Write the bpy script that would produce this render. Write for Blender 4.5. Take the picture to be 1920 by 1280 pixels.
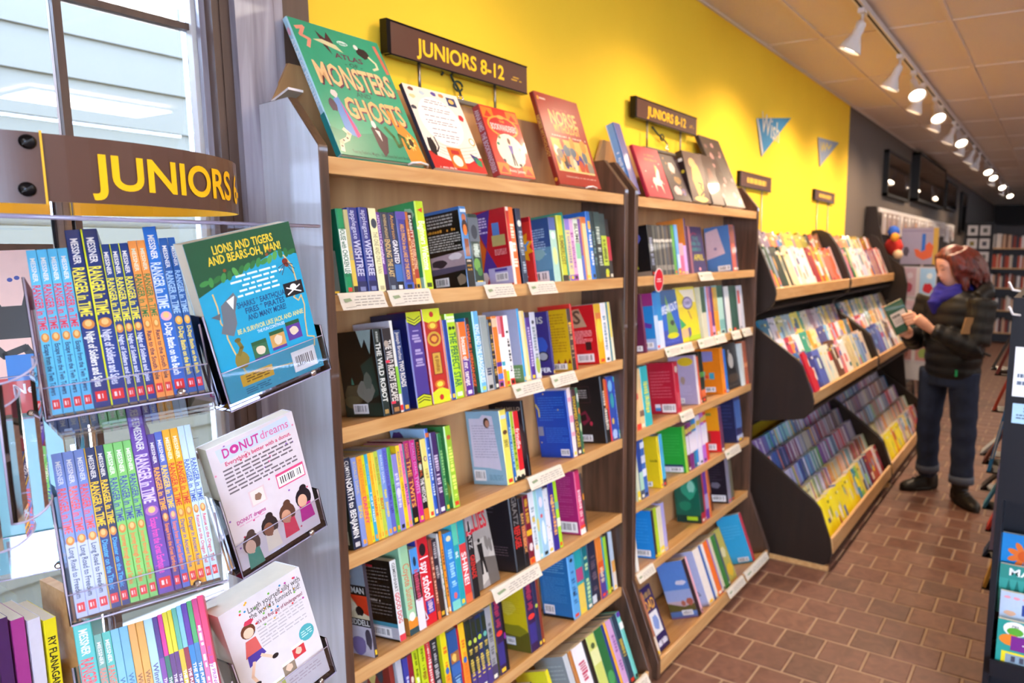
import bpy, math, random
from mathutils import Vector, Matrix

for o in list(bpy.data.objects):
    bpy.data.objects.remove(o, do_unlink=True)
scene = bpy.context.scene
COL = scene.collection
rnd = random.Random(7)

# ------------------------------------------------------------------ camera
FPX, PCX, PCY = 1345.0, 1202.0, 657.0
YAW, PITCH, ROLL = math.radians(30.03), math.radians(8.17), math.radians(0.52)
CAM = Vector((0.0, 0.0, 1.65))
_f = Vector((-math.sin(YAW) * math.cos(PITCH), math.cos(YAW) * math.cos(PITCH), -math.sin(PITCH)))
_r0 = _f.cross(Vector((0, 0, 1))).normalized()
_u0 = _r0.cross(_f)
_r = math.cos(ROLL) * _r0 + math.sin(ROLL) * _u0
_u = _r.cross(_f)
cam_data = bpy.data.cameras.new('camera')
cam = bpy.data.objects.new('camera', cam_data)
COL.objects.link(cam)
cam.matrix_world = Matrix(((_r.x, _u.x, -_f.x, CAM.x), (_r.y, _u.y, -_f.y, CAM.y), (_r.z, _u.z, -_f.z, CAM.z), (0, 0, 0, 1)))
cam_data.sensor_fit = 'HORIZONTAL'
cam_data.sensor_width = 36.0
cam_data.lens = FPX * 36.0 / 1920.0
cam_data.shift_x = (960.0 - PCX) / 1920.0
cam_data.shift_y = (PCY - 640.0) / 1920.0
cam_data.clip_start = 0.05
cam_data.clip_end = 200
cam_data.dof.use_dof = True
cam_data.dof.focus_distance = 1.12
cam_data.dof.aperture_fstop = 4.6
scene.camera = cam

# ------------------------------------------------------------------ view, sky
scene.view_settings.view_transform = 'Standard'
scene.view_settings.look = 'None'
scene.view_settings.exposure = -0.12
scene.view_settings.gamma = 1.0
scene.view_settings.use_curve_mapping = False
world = bpy.data.worlds.new('overcast_sky')
scene.world = world
world.use_nodes = True
bg = world.node_tree.nodes['Background']
bg.inputs['Color'].default_value = (0.55, 0.71, 1.0, 1)
bg.inputs['Strength'].default_value = 42.0

WARM = (1.0, 0.74, 0.50)
NEUTRAL = (1.0, 0.90, 0.78)

# ------------------------------------------------------------------ projection helpers (a photo pixel on a known real plane)
def ray(u, v):
    return _r * ((u - PCX) / FPX) - _u * ((v - PCY) / FPX) + _f
def at(u, v, ax, val):
    d = ray(u, v); i = 'xyz'.index(ax)
    return CAM + d * ((val - CAM[i]) / d[i])
def proj(p):
    q = Vector(p) - CAM; z = q.dot(_f)
    return PCX + FPX * q.dot(_r) / z, PCY - FPX * q.dot(_u) / z
def bisect(fn, lo, hi, target, n=44):
    for _ in range(n):
        m = (lo + hi) / 2
        if fn(m) < target: lo = m
        else: hi = m
    return (lo + hi) / 2

# ------------------------------------------------------------------ colours and materials
def lin(c):
    return c / 12.92 if c <= 0.04045 else ((c + 0.055) / 1.055) ** 2.4
_hx = {}
def H(h, k=1.0):
    if isinstance(h, tuple): return h
    if (h, k) not in _hx:
        _hx[(h, k)] = tuple(lin(int(h[i:i + 2], 16) / 255.0) * k for i in (0, 2, 4))
    return _hx[(h, k)]
def nodes_of(name):
    m = bpy.data.materials.new(name); m.use_nodes = True
    nt = m.node_tree
    return m, nt, nt.nodes['Principled BSDF']
def plain(name, hexc, rough=0.5, metal=0.0, noise=0.06, scale=40.0, spec=0.5, coat=0.0, bump=0.0):
    m, nt, b = nodes_of(name)
    c = H(hexc)
    tc = nt.nodes.new('ShaderNodeTexCoord'); nz = nt.nodes.new('ShaderNodeTexNoise')
    nz.inputs['Scale'].default_value = scale; nz.inputs['Detail'].default_value = 4
    nt.links.new(tc.outputs['Object'], nz.inputs['Vector'])
    mx = nt.nodes.new('ShaderNodeMix'); mx.data_type = 'RGBA'
    mx.inputs['A'].default_value = (*[x * (1 - noise) for x in c], 1)
    mx.inputs['B'].default_value = (*[min(1, x * (1 + noise)) for x in c], 1)
    nt.links.new(nz.outputs['Fac'], mx.inputs['Factor'])
    nt.links.new(mx.outputs['Result'], b.inputs['Base Color'])
    b.inputs['Roughness'].default_value = rough; b.inputs['Metallic'].default_value = metal
    b.inputs['Specular IOR Level'].default_value = spec; b.inputs['Coat Weight'].default_value = coat
    if bump:
        bp = nt.nodes.new('ShaderNodeBump'); bp.inputs['Strength'].default_value = bump; bp.inputs['Distance'].default_value = 0.004
        nt.links.new(nz.outputs['Fac'], bp.inputs['Height']); nt.links.new(bp.outputs['Normal'], b.inputs['Normal'])
    return m
def wood(name, a, b_, rough=0.4, axis=(14.0, 1.2, 14.0), scale=3.0, coat=0.0, bump=0.05):
    m, nt, b = nodes_of(name)
    tc = nt.nodes.new('ShaderNodeTexCoord'); mp = nt.nodes.new('ShaderNodeMapping')
    mp.inputs['Scale'].default_value = axis
    nz = nt.nodes.new('ShaderNodeTexNoise'); nz.inputs['Scale'].default_value = scale
    nz.inputs['Detail'].default_value = 6; nz.inputs['Distortion'].default_value = 0.6
    cr = nt.nodes.new('ShaderNodeValToRGB')
    cr.color_ramp.elements[0].position = 0.3; cr.color_ramp.elements[0].color = (*H(a), 1)
    cr.color_ramp.elements[1].position = 0.72; cr.color_ramp.elements[1].color = (*H(b_), 1)
    nt.links.new(tc.outputs['Object'], mp.inputs['Vector']); nt.links.new(mp.outputs['Vector'], nz.inputs['Vector'])
    nt.links.new(nz.outputs['Fac'], cr.inputs['Fac']); nt.links.new(cr.outputs['Color'], b.inputs['Base Color'])
    b.inputs['Roughness'].default_value = rough; b.inputs['Coat Weight'].default_value = coat
    bp = nt.nodes.new('ShaderNodeBump'); bp.inputs['Strength'].default_value = bump; bp.inputs['Distance'].default_value = 0.002
    nt.links.new(nz.outputs['Fac'], bp.inputs['Height']); nt.links.new(bp.outputs['Normal'], b.inputs['Normal'])
    return m
def printed(name, rough=0.4, coat=0.0, spec=0.5):
    """ink on paper: the flat colour of each face comes from its colour attribute, with a little paper grain"""
    m, nt, b = nodes_of(name)
    at_ = nt.nodes.new('ShaderNodeAttribute'); at_.attribute_name = 'Col'
    tc = nt.nodes.new('ShaderNodeTexCoord'); nz = nt.nodes.new('ShaderNodeTexNoise'); nz.inputs['Scale'].default_value = 60
    mr = nt.nodes.new('ShaderNodeMapRange'); mr.inputs['To Min'].default_value = 0.93; mr.inputs['To Max'].default_value = 1.05
    vm = nt.nodes.new('ShaderNodeVectorMath'); vm.operation = 'SCALE'
    nt.links.new(tc.outputs['Object'], nz.inputs['Vector']); nt.links.new(nz.outputs['Fac'], mr.inputs['Value'])
    nt.links.new(at_.outputs['Color'], vm.inputs[0]); nt.links.new(mr.outputs['Result'], vm.inputs['Scale'])
    nt.links.new(vm.outputs['Vector'], b.inputs['Base Color'])
    b.inputs['Roughness'].default_value = rough; b.inputs['Coat Weight'].default_value = coat
    b.inputs['Specular IOR Level'].default_value = spec
    return m
def clear(name, tint=(1, 1, 1), amount=0.12, rough=0.03, ior=1.45):
    """thin clear sheet: light passes straight through, with a Fresnel reflection"""
    m = bpy.data.materials.new(name); m.use_nodes = True; nt = m.node_tree; nt.nodes.clear()
    out = nt.nodes.new('ShaderNodeOutputMaterial'); tr = nt.nodes.new('ShaderNodeBsdfTransparent'); gl = nt.nodes.new('ShaderNodeBsdfGlossy')
    fr = nt.nodes.new('ShaderNodeFresnel'); fr.inputs['IOR'].default_value = ior
    mt = nt.nodes.new('ShaderNodeMath'); mt.operation = 'ADD'; mt.inputs[1].default_value = amount; mt.use_clamp = True
    mx = nt.nodes.new('ShaderNodeMixShader')
    tr.inputs['Color'].default_value = (*tint, 1); gl.inputs['Roughness'].default_value = rough
    gl.inputs['Color'].default_value = (0.95, 0.95, 1.0, 1)
    nt.links.new(fr.outputs['Fac'], mt.inputs[0]); nt.links.new(mt.outputs[0], mx.inputs['Fac'])
    nt.links.new(tr.outputs[0], mx.inputs[1]); nt.links.new(gl.outputs[0], mx.inputs[2]); nt.links.new(mx.outputs[0], out.inputs['Surface'])
    return m
def glow(name, col, strength):
    m, nt, b = nodes_of(name)
    b.inputs['Base Color'].default_value = (*col, 1); b.inputs['Emission Color'].default_value = (*col, 1)
    b.inputs['Emission Strength'].default_value = strength
    return m

M = {}
M['yellow'] = plain('yellow_wall_paint', 'f6cc38', 0.75, noise=0.03, scale=6, spec=0.2, bump=0.02)
M['grey_wall'] = plain('grey_brown_wall_paint', '655c54', 0.6, noise=0.05, scale=5, spec=0.3)
M['cream_wall'] = plain('cream_wall_paint', 'b8a890', 0.8, noise=0.03, spec=0.2)
M['tile'] = plain('ceiling_tile', 'd8cabb', 0.9, noise=0.12, scale=160, spec=0.1, bump=0.25)
M['tbar'] = plain('ceiling_grid', 'd8c8b6', 0.6, noise=0.02, spec=0.3)
M['grout'] = plain('pale_grout', 'a98f78', 0.9, noise=0.12, scale=50)
M['casing'] = wood('brown_trim_painted_daylit', '7a727c', 'a8a2ac', 0.35, (22, 22, 1.3), 2.2, coat=0.25)  # brown-stained trim; daylight from the window is mixed into this lilac grey
M['brownboard'] = wood('brown_stained_board', '4e3a30', '5f483b', 0.5, (20, 20, 1.0), 2.0)
M['maple'] = wood('maple_shelf', 'c08c52', 'd8ab72', 0.38, (16, 1.6, 16), 3.0, coat=0.12)
M['mapleback'] = wood('maple_back_panel', 'b08355', 'c79a68', 0.5, (10, 10, 0.9), 2.4)
M['espresso'] = wood('espresso_wood', '3c2a20', '634636', 0.38, (14, 14, 1.1), 3.4, coat=0.6, bump=0.08)
M['daylit_side'] = wood('side_painted_daylit', 'b6b5ba', 'cccbd2', 0.33, (14, 14, 1.1), 3.4, coat=1.0, bump=0.1)  # dark brown side panel with the window's daylight put into its pale colour
M['black_lam'] = wood('dark_brown_laminate', '190f08', '25170e', 0.5, (10, 10, 1.0), 2.0, coat=0.05)
M['cover'] = printed('book_cover_gloss', 0.32, 0.15)
M['matte'] = printed('paper_print', 0.6, 0.0, 0.3)
M['card'] = printed('shelf_card_paper', 0.7, 0.0, 0.2)
M['sign'] = plain('brown_sign_board', '573629', 0.35, noise=0.03, scale=20)
M['signyel'] = plain('yellow_sign_vinyl', 'f7b90a', 0.4, noise=0.02)
M['steel'] = plain('grey_metal', '8e8880', 0.35, 0.9, noise=0.03)
M['chrome'] = plain('chrome', 'd8d8dc', 0.12, 1.0, noise=0.01)
M['screw'] = plain('black_screw', '16161a', 0.25, 0.6, noise=0.03)
M['white_paint'] = plain('white_enamel', 'd9d4cf', 0.4, noise=0.02)
M['navy_metal'] = plain('dark_navy_metal', '13151c', 0.45, 0.2, noise=0.05)
M['black'] = plain('flat_black', '0d0c0c', 0.6, noise=0.1)
M['acrylic'] = clear('clear_acrylic', (0.985, 0.985, 0.995), 0.012, 0.02, 1.38)
M['acrylic_edge'] = plain('acrylic_cut_edge', 'b4adc6', 0.12, noise=0.02, spec=0.8)
M['glass'] = clear('window_glass', (0.98, 0.99, 1.0), 0.03, 0.0, 1.5)
M['siding'] = plain('pale_blue_siding', '35352e', 0.7, noise=0.05, scale=8)
M['cord'] = plain('green_cord', '0f2a22', 0.6, noise=0.1)

# ------------------------------------------------------------------ mesh builder
class MB:
    def __init__(s):
        s.v = []; s.f = []; s.c = []; s.m = []; s.sm = []
    def face(s, pts, col=(0.5, 0.5, 0.5), mi=0, smooth=False):
        n = len(s.v); s.v.extend([tuple(p) for p in pts]); s.f.append(tuple(range(n, n + len(pts)))); s.c.append(col); s.m.append(mi); s.sm.append(smooth)
    def box(s, a, b, col=(0.5, 0.5, 0.5), mi=0, cols=None):
        x0, y0, z0 = a; x1, y1, z1 = b; n = len(s.v)
        s.v += [(x0, y0, z0), (x1, y0, z0), (x1, y1, z0), (x0, y1, z0), (x0, y0, z1), (x1, y0, z1), (x1, y1, z1), (x0, y1, z1)]
        # order: -z +z -y +x +y -x
        for k, q in enumerate(((0, 3, 2, 1), (4, 5, 6, 7), (0, 1, 5, 4), (1, 2, 6, 5), (2, 3, 7, 6), (3, 0, 4, 7))):
            s.f.append(tuple(n + i for i in q)); s.c.append(cols[k] if cols else col); s.m.append(mi); s.sm.append(False)
    def prism(s, prof, lo, hi, col=(0.5, 0.5, 0.5), mi=0, axis='y', smooth=False):
        """extrude a closed 2D profile: axis y -> profile is (x,z); axis z -> (x,y); axis x -> (y,z)"""
        P = {'y': lambda a, b, t: (a, t, b), 'z': lambda a, b, t: (a, b, t), 'x': lambda a, b, t: (t, a, b)}[axis]
        n = len(s.v); k = len(prof)
        s.v += [P(a, b, lo) for a, b in prof] + [P(a, b, hi) for a, b in prof]
        s.f.append(tuple(range(n, n + k))); s.c.append(col); s.m.append(mi); s.sm.append(False)
        s.f.append(tuple(range(n + 2 * k - 1, n + k - 1, -1))); s.c.append(col); s.m.append(mi); s.sm.append(False)
        for i in range(k):
            j = (i + 1) % k
            s.f.append((n + j, n + i, n + k + i, n + k + j)); s.c.append(col); s.m.append(mi); s.sm.append(smooth)
    def tube(s, path, rad, seg=10, col=(0.5, 0.5, 0.5), mi=0, caps=True, smooth=True):
        pts = [Vector(p) for p in path]; rings = []
        up = Vector((0.31, 0.17, 0.93))
        for i, p in enumerate(pts):
            t = (pts[min(i + 1, len(pts) - 1)] - pts[max(i - 1, 0)]).normalized()
            a = t.cross(up)
            if a.length < 1e-4: a = t.cross(Vector((1, 0, 0)))
            a.normalize(); b = t.cross(a); r = rad[i] if isinstance(rad, (list, tuple)) else rad
            rings.append([p + (a * math.cos(2 * math.pi * k / seg) + b * math.sin(2 * math.pi * k / seg)) * r for k in range(seg)])
        s.loft(rings, col, mi, caps, smooth)
    def loft(s, rings, col=(0.5, 0.5, 0.5), mi=0, caps=True, smooth=True):
        n = len(s.v); k = len(rings[0])
        for r in rings: s.v += [tuple(p) for p in r]
        for i in range(len(rings) - 1):
            for j in range(k):
                a = n + i * k + j; b = n + i * k + (j + 1) % k
                s.f.append((a, b, b + k, a + k)); s.c.append(col); s.m.append(mi); s.sm.append(smooth)
        if caps:
            s.f.append(tuple(range(n + k - 1, n - 1, -1))); s.c.append(col); s.m.append(mi); s.sm.append(False)
            e = n + (len(rings) - 1) * k
            s.f.append(tuple(range(e, e + k))); s.c.append(col); s.m.append(mi); s.sm.append(False)
    def lathe(s, prof, seg=16, origin=(0, 0, 0), axis=None, col=(0.5, 0.5, 0.5), mi=0, caps=True):
        """prof: (radius, height along axis)"""
        ax = Vector(axis or (0, 0, 1)).normalized(); a = ax.cross(Vector((0.2, 0.9, 0.31))).normalized(); b = ax.cross(a); o = Vector(origin)
        s.loft([[o + ax * h + (a * math.cos(2 * math.pi * k / seg) + b * math.sin(2 * math.pi * k / seg)) * r for k in range(seg)] for r, h in prof], col, mi, caps)
    def tf(s, mat):
        s.v = [tuple(mat @ Vector(p)) for p in s.v]; return s
    def obj(s, name, mats, parent=None, mat=None):
        me = bpy.data.meshes.new(name); me.from_pydata(s.v, [], s.f)
        if not isinstance(mats, (list, tuple)): mats = [mats]
        for m in mats: me.materials.append(M[m] if isinstance(m, str) else m)
        if len(mats) > 1: me.polygons.foreach_set('material_index', s.m)
        if any(s.sm): me.polygons.foreach_set('use_smooth', s.sm)
        ca = me.color_attributes.new('Col', 'FLOAT_COLOR', 'CORNER')
        buf = []
        for f, c in zip(s.f, s.c): buf += [c[0], c[1], c[2], 1.0] * len(f)
        ca.data.foreach_set('color', buf)
        o = bpy.data.objects.new(name, me); COL.objects.link(o)
        if parent: o.parent = parent
        if mat is not None: o.matrix_world = mat
        return o
def tag(o, label, cat, group=None):
    o['label'] = label; o['category'] = cat
    if group: o['group'] = group
    return o
def struct(o, label=None):
    o['kind'] = 'structure'
    if label: o['label'] = label
    return o
def thing(name, label, cat, mat=None, group=None):
    o = bpy.data.objects.new(name, None); COL.objects.link(o); o.empty_display_size = 0.05
    if mat is not None: o.matrix_world = mat if isinstance(mat, Matrix) else Matrix.Translation(mat)
    return tag(o, label, cat, group)
def boxobj(name, a, b, m, parent=None, bevel=0.0):
    mb = MB(); mb.box(a, b); o = mb.obj(name, m, parent)
    if bevel:
        bv = o.modifiers.new('bevel', 'BEVEL'); bv.width = bevel; bv.segments = 2
    return o
ORD = ['first', 'second', 'third', 'fourth', 'fifth', 'sixth', 'seventh', 'eighth', 'ninth', 'tenth', 'eleventh', 'twelfth', 'thirteenth', 'fourteenth', 'fifteenth', 'sixteenth', 'seventeenth', 'eighteenth', 'nineteenth', 'twentieth']
for _t in ('twenty', 'thirty', 'forty'):
    ORD += [_t + '-' + w for w in ORD[:9]] + [{'twenty': 'thirtieth', 'thirty': 'fortieth', 'forty': 'fiftieth'}[_t]]

# ------------------------------------------------------------------ lettering: glyph outlines as flat triangles
_gl = {}
def _textmesh(body, bold):
    cu = bpy.data.curves.new('glyph', 'FONT'); cu.body = body; cu.resolution_u = 6 if bold == 2 else 2; cu.offset = 0.022 if bold else 0.004
    ob = bpy.data.objects.new('glyph', cu); COL.objects.link(ob)
    me = ob.to_mesh(); vs = [(v.co.x, v.co.y) for v in me.vertices]; fs = [tuple(p.vertices) for p in me.polygons]
    ob.to_mesh_clear(); bpy.data.objects.remove(ob); bpy.data.curves.remove(cu)
    return vs, fs
def glyph(ch, bold):
    k = (ch, bold)
    if k not in _gl:
        if ch == ' ': _gl[k] = ([], [], 0.28)
        else:
            vs, fs = _textmesh(ch, bold)
            if ('HH', bold) not in _gl: _gl[('HH', bold)] = max(p[0] for p in _textmesh('HH', bold)[0])
            w = max(p[0] for p in _textmesh('H' + ch + 'H', bold)[0]) - _gl[('HH', bold)]
            _gl[k] = (vs, fs, w)
    return _gl[k]
CAP = 0.70
def text2d(s, bold=True):
    x = 0; V = []; Fc = []
    for ch in s:
        vs, fs, w = glyph(ch, bold); n = len(V)
        V += [(x + a, b) for a, b in vs]; Fc += [tuple(n + i for i in f) for f in fs]; x += w
    return V, Fc, max(x, 0.01)
LEGIBLE = set('''HOUSE with CHICKEN LEGS|PAX|WISHTREE|applegate|THE ONE AND ONLY IVAN|Crenshaw|APPLEGATE|ENDLING THE LAST|KATHERINE APPLEGATE|GRANTED|Anderson|ARLO FINCH in the LAKE OF THE MOON|TUCK EVERLASTING|BABBITT|Beginners Welcome|SUMMERLOST|BLUME|THE WILD ROBOT|PETER BROWN|THE WILD ROBOT ESCAPES|TWO ROADS|Joseph Bruchac|THE PERFECT STAR|because of mr. terupt|CHARLIE HERNANDEZ|KING AND THE DRAGONFLIES|NORTH to BENJAMIN|CUMYN|ROALD DAHL|BFG|DANNY|CHARLIE|BOY|MATILDA|THE TWITS|TWITS|THE WITCHES|frindle|SWAPPED CUPCAKES|GOOD DOG|GEMEINHART|Coyote Sunrise|I spy school|SHINE!|at|GRENADE|GRATZ|REFUGEE|ALLIES|BAN THIS BOOK|DICAMILLO|GAIMAN|RIDDELL|BREAKOUT|KATE MESSNER|CHIRP|APRIL|DAD|MESSNER|RANGER in TIME|Escape from the Twin Towers|Night of Soldiers and Spies|Race to the South Pole|D-Day: Battle on the Beach|Long Road to Freedom|Disaster on the Titanic|Journey through Ash and Smoke|Escape from the Great Earthquake|Danger in Ancient Rome|Rescue on the Oregon Trail|Winnie + Flora  mary|THE PUPPY PLACE|Itty Bitty PRINCESS Kitty|JUNIORS|6-|JUNIORS 8-12|ATLAS|- OF -|MONSTERS|AND|GHOSTS|Text by Federica Magrin - Illustrations by Laura Brenlla|ATLAS OF MONSTERS|THE|BOOKWANDERERS|Anna James|ANNA JAMES  THE BOOKWANDERERS|TREASURY OF|NORSE|MYTHOLOGY|NORSE MYTHOLOGY|DONNA JO NAPOLI|LIONS AND TIGERS|AND BEARS-OH, MAN!|SHARKS * EARTHQUAKES|FIRES * PIRATES|AND MANY MORE!|BE A SURVIVOR LIKE JACK AND ANNIE|THE FUN CONTINUES|D|NUT|dreams|Everything's better with a donut.|DONUT dreams|Laugh yourself silly with|the world's funniest kid!|It's the first day of kindergarten!|New|RY FLANAGAN|GY|S|EMIS|WL|OLFER|The Little Prince|MADE|Little|PBS|ALL|Wish|Sci|SWEET'''.split('|'))
class Print:
    """flat print on a planar face: (s,t) coordinates in metres; P maps (s,t,lift) to a 3D point"""
    def __init__(s, mb, P, w, h):
        s.mb = mb; s.P = P; s.w = w; s.h = h; s.lift = 0.00025
    def poly(s, pts, col, frac=True):
        k = (s.w, s.h) if frac else (1, 1)
        s.mb.face([s.P(a * k[0], b * k[1], s.lift) for a, b in pts], H(col)); s.lift += 0.000004
    def rect(s, a, b, c, d, col): s.poly([(a, b), (c, b), (c, d), (a, d)], col)
    def ell(s, cx, cy, rx, ry, col, n=14, rot=0.0, squash=1.0):
        a = s.h / s.w
        s.poly([(cx + (rx * math.cos(2 * math.pi * i / n) * math.cos(rot) - ry * a * math.sin(2 * math.pi * i / n) * math.sin(rot)),
                 cy + (rx / a * math.cos(2 * math.pi * i / n) * math.sin(rot) + ry * math.sin(2 * math.pi * i / n) * math.cos(rot))) for i in range(n)], col)
    def blob(s, cx, cy, rx, ry, col, seed=1, n=12, jag=0.3):
        r = random.Random(seed)
        s.poly([(cx + rx * (1 - jag * r.random()) * math.cos(2 * math.pi * i / n), cy + ry * (1 - jag * r.random()) * math.sin(2 * math.pi * i / n)) for i in range(n)], col)
    def line(s, pts, wid, col):
        for (a, b), (c, d) in zip(pts, pts[1:]):
            A = Vector((a * s.w, b * s.h)); B = Vector((c * s.w, d * s.h)); t = (B - A)
            if t.length < 1e-6: continue
            n = Vector((-t.y, t.x)).normalized() * wid * s.w / 2; e = t.normalized() * wid * s.w * 0.3
            s.mb.face([s.P(*(q), s.lift) for q in (A - n - e, B - n + e, B + n + e, A + n - e)], H(col))
        s.lift += 0.000004
    def text(s, txt, a, b, c, d, col, bold=True, vert=False, rot=0.0, maxst=1.35, align='c'):
        """fit txt into the fractional box (a,b)-(c,d); vert: reads from top to bottom. Words the photo does not let one read become plain strokes"""
        if not txt: return
        if txt not in LEGIBLE:
            r = random.Random(txt); L = (d - b) if vert else (c - a); k = 0.0
            while k < L:
                w = L * r.uniform(0.02, 0.07)
                if r.random() < 0.85:
                    if vert: s.rect(a + (c - a) * r.uniform(0.05, 0.25), d - min(k + w, L), c - (c - a) * r.uniform(0.0, 0.25), d - k, col)
                    else: s.rect(a + k, b + (d - b) * 0.1, a + min(k + w, L), d - (d - b) * r.uniform(0.0, 0.3), col)
                k += w + L * 0.02
            return
        V, Fc, W = text2d(txt, bold)
        if not V: return
        bw, bh = (c - a) * s.w, (d - b) * s.h
        L, T = (bh, bw) if vert else (bw, bh)
        ky = T / CAP; kx = min(L / W, ky * maxst)
        if kx < ky * 0.45: ky = kx / 0.45
        used = kx * W; off = (L - used) / 2 if align == 'c' else (0 if align == 'l' else L - used); oy = (T - ky * CAP) / 2
        x0, y0 = a * s.w, b * s.h; cr, sr = math.cos(rot), math.sin(rot); n = len(s.mb.v)
        for px, py in V:
            q, r = off + px * kx, oy + py * ky
            if vert: X, Y = x0 + r, y0 + L - q
            else:
                X, Y = x0 + q, y0 + r
                if rot:
                    dx, dy = X - (x0 + L / 2), Y - (y0 + T / 2); X, Y = x0 + L / 2 + dx * cr - dy * sr, y0 + T / 2 + dx * sr + dy * cr
            s.mb.v.append(tuple(s.P(X, Y, s.lift)))
        cc = H(col)
        for f in Fc: s.mb.f.append(tuple(n + i for i in f)); s.mb.c.append(cc); s.mb.m.append(0); s.mb.sm.append(False)
        s.lift += 0.000004
    def blurb(s, a, b, c, d, n, col, seed=3, fill=0.55, rot=0.0):
        r = random.Random(seed); hh = (d - b) / n
        for i in range(n):
            y = d - (i + 1) * hh + hh * (1 - fill) / 2; x = a; end = c if i % 5 != 4 else a + (c - a) * (0.4 + 0.4 * r.random())
            while x < end - 0.02:
                w = min(0.03 + 0.09 * r.random(), end - x); s.rect(x, y, x + w, y + hh * fill, col); x += w + 0.018
    def barcode(s, a, b, c, d, seed=5):
        s.rect(a, b, c, d, 'f2f0ee'); r = random.Random(seed); x = a + (c - a) * 0.1; e = c - (c - a) * 0.1
        t0, t1 = b + (d - b) * 0.22, d - (d - b) * 0.14
        while x < e:
            w = (c - a) * (0.015 + 0.03 * r.random()); s.rect(x, t0, min(x + w, e), t1, '1c1a1c'); x += w + (c - a) * (0.02 + 0.03 * r.random())
            if abs(x - (a + (c - a) * 0.7)) < (c - a) * 0.03: x += (c - a) * 0.06

# ------------------------------------------------------------------ large lights: fluorescent troffers in the ceiling (lamps of the shop, plus some added to brighten it)
WALL = -1.54
CEIL = 2.79
FAR = 20.5
EAST = 5.2
FRONT = -2.6
LAMP_W = 1.0
def troffer(x, y, power, label):
    t = thing('ceiling_light', label, 'ceiling light', Vector((x, y, CEIL)), 'fluorescent ceiling lights')
    mb = MB()
    for a, b in (((-0.32, -0.52, -0.022), (-0.29, 0.52, -0.004)), ((0.29, -0.52, -0.022), (0.32, 0.52, -0.004)), ((-0.29, -0.52, -0.022), (0.29, -0.49, -0.004)), ((-0.29, 0.49, -0.022), (0.29, 0.52, -0.004))):
        mb.box(a, b)
    mb.obj('frame', 'white_paint', t)
    boxobj('diffuser', (-0.29, -0.49, -0.014), (0.29, 0.49, -0.006), glow_panel, t)
    ld = bpy.data.lights.new('troffer_light', 'AREA'); ld.shape = 'RECTANGLE'; ld.size = 0.58; ld.size_y = 0.98
    ld.energy = power; ld.color = NEUTRAL
    lo = bpy.data.objects.new('troffer_light', ld); COL.objects.link(lo); lo.parent = t; lo.location = (0, 0, -0.03)
glow_panel = glow('lit_diffuser', (1.0, 0.93, 0.84), 7.0)
TROFF = [(0.62, 1.75, 30, 'lit fluorescent ceiling panel nearest above the camera'), (3.75, 3.0, 40, 'lit fluorescent ceiling panel far across the shop'),
         (0.62, -1.6, 24, 'lit fluorescent ceiling panel behind the camera'), (2.6, 0.2, 40, 'lit fluorescent ceiling panel right of the camera'),
         (2.6, 6.2, 40, 'unseen ceiling panel added to brighten the middle of the shop'), (2.6, 9.5, 40, 'unseen ceiling panel added to brighten the shop two thirds along'), (2.6, 13.2, 40, 'unseen ceiling panel added to brighten the far end')]  # this row of panels is added out of view to brighten the shop

# ------------------------------------------------------------------ the room
def sobj(name, a, b, m, label=None): return struct(boxobj(name, a, b, m), label)
sobj('floor', (WALL - 0.1, FRONT, -0.1), (EAST, FAR, -0.004), 'grout', 'reddish brown square brick floor with pale joints')
FLOOR = bpy.data.objects['floor']
brickmats = []
for i, (a, b) in enumerate((('664236', '80584a'), ('6e4a3c', '88604f'), ('5d3f33', '765244'), ('69483b', '7e5648'))):
    m, nt, b_ = nodes_of('brick_paver_%d' % i)
    tc = nt.nodes.new('ShaderNodeTexCoord'); nz = nt.nodes.new('ShaderNodeTexNoise'); nz.inputs['Scale'].default_value = 14; nz.inputs['Detail'].default_value = 8; nz.inputs['Distortion'].default_value = 1.4
    gm = nt.nodes.new('ShaderNodeObjectInfo')
    ad = nt.nodes.new('ShaderNodeVectorMath'); ad.operation = 'ADD'
    nt.links.new(tc.outputs['Object'], ad.inputs[0]); nt.links.new(gm.outputs['Location'], ad.inputs[1]); nt.links.new(ad.outputs[0], nz.inputs['Vector'])
    cr = nt.nodes.new('ShaderNodeValToRGB'); cr.color_ramp.elements[0].color = (*H(a), 1); cr.color_ramp.elements[1].color = (*H(b), 1)
    cr.color_ramp.elements[0].position = 0.3; cr.color_ramp.elements[1].position = 0.75
    nt.links.new(nz.outputs['Fac'], cr.inputs['Fac']); nt.links.new(cr.outputs['Color'], b_.inputs['Base Color'])
    b_.inputs['Roughness'].default_value = 0.52
    bp = nt.nodes.new('ShaderNodeBump'); bp.inputs['Strength'].default_value = 0.12; bp.inputs['Distance'].default_value = 0.004
    nt.links.new(nz.outputs['Fac'], bp.inputs['Height']); nt.links.new(bp.outputs['Normal'], b_.inputs['Normal'])
    brickmats.append(m)
BX, BY = 0.178, 0.163
def brickmesh(i):
    mb = MB(); w, d, c = BX / 2 - 0.005, BY / 2 - 0.005, 0.004
    lo = [(-w, -d), (w, -d), (w, d), (-w, d)]; hi = [(-w + c, -d + c), (w - c, -d + c), (w - c, d - c), (-w + c, d - c)]
    mb.loft([[(x, y, -0.006) for x, y in lo], [(x, y, -0.003) for x, y in lo], [(x, y, 0.0) for x, y in hi]], caps=True, smooth=False)
    o = mb.obj('brick', brickmats[i]); me = o.data; bpy.data.objects.remove(o); return me
bm4 = [brickmesh(i) for i in range(4)]
cand = []; far_mb = MB()
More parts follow.
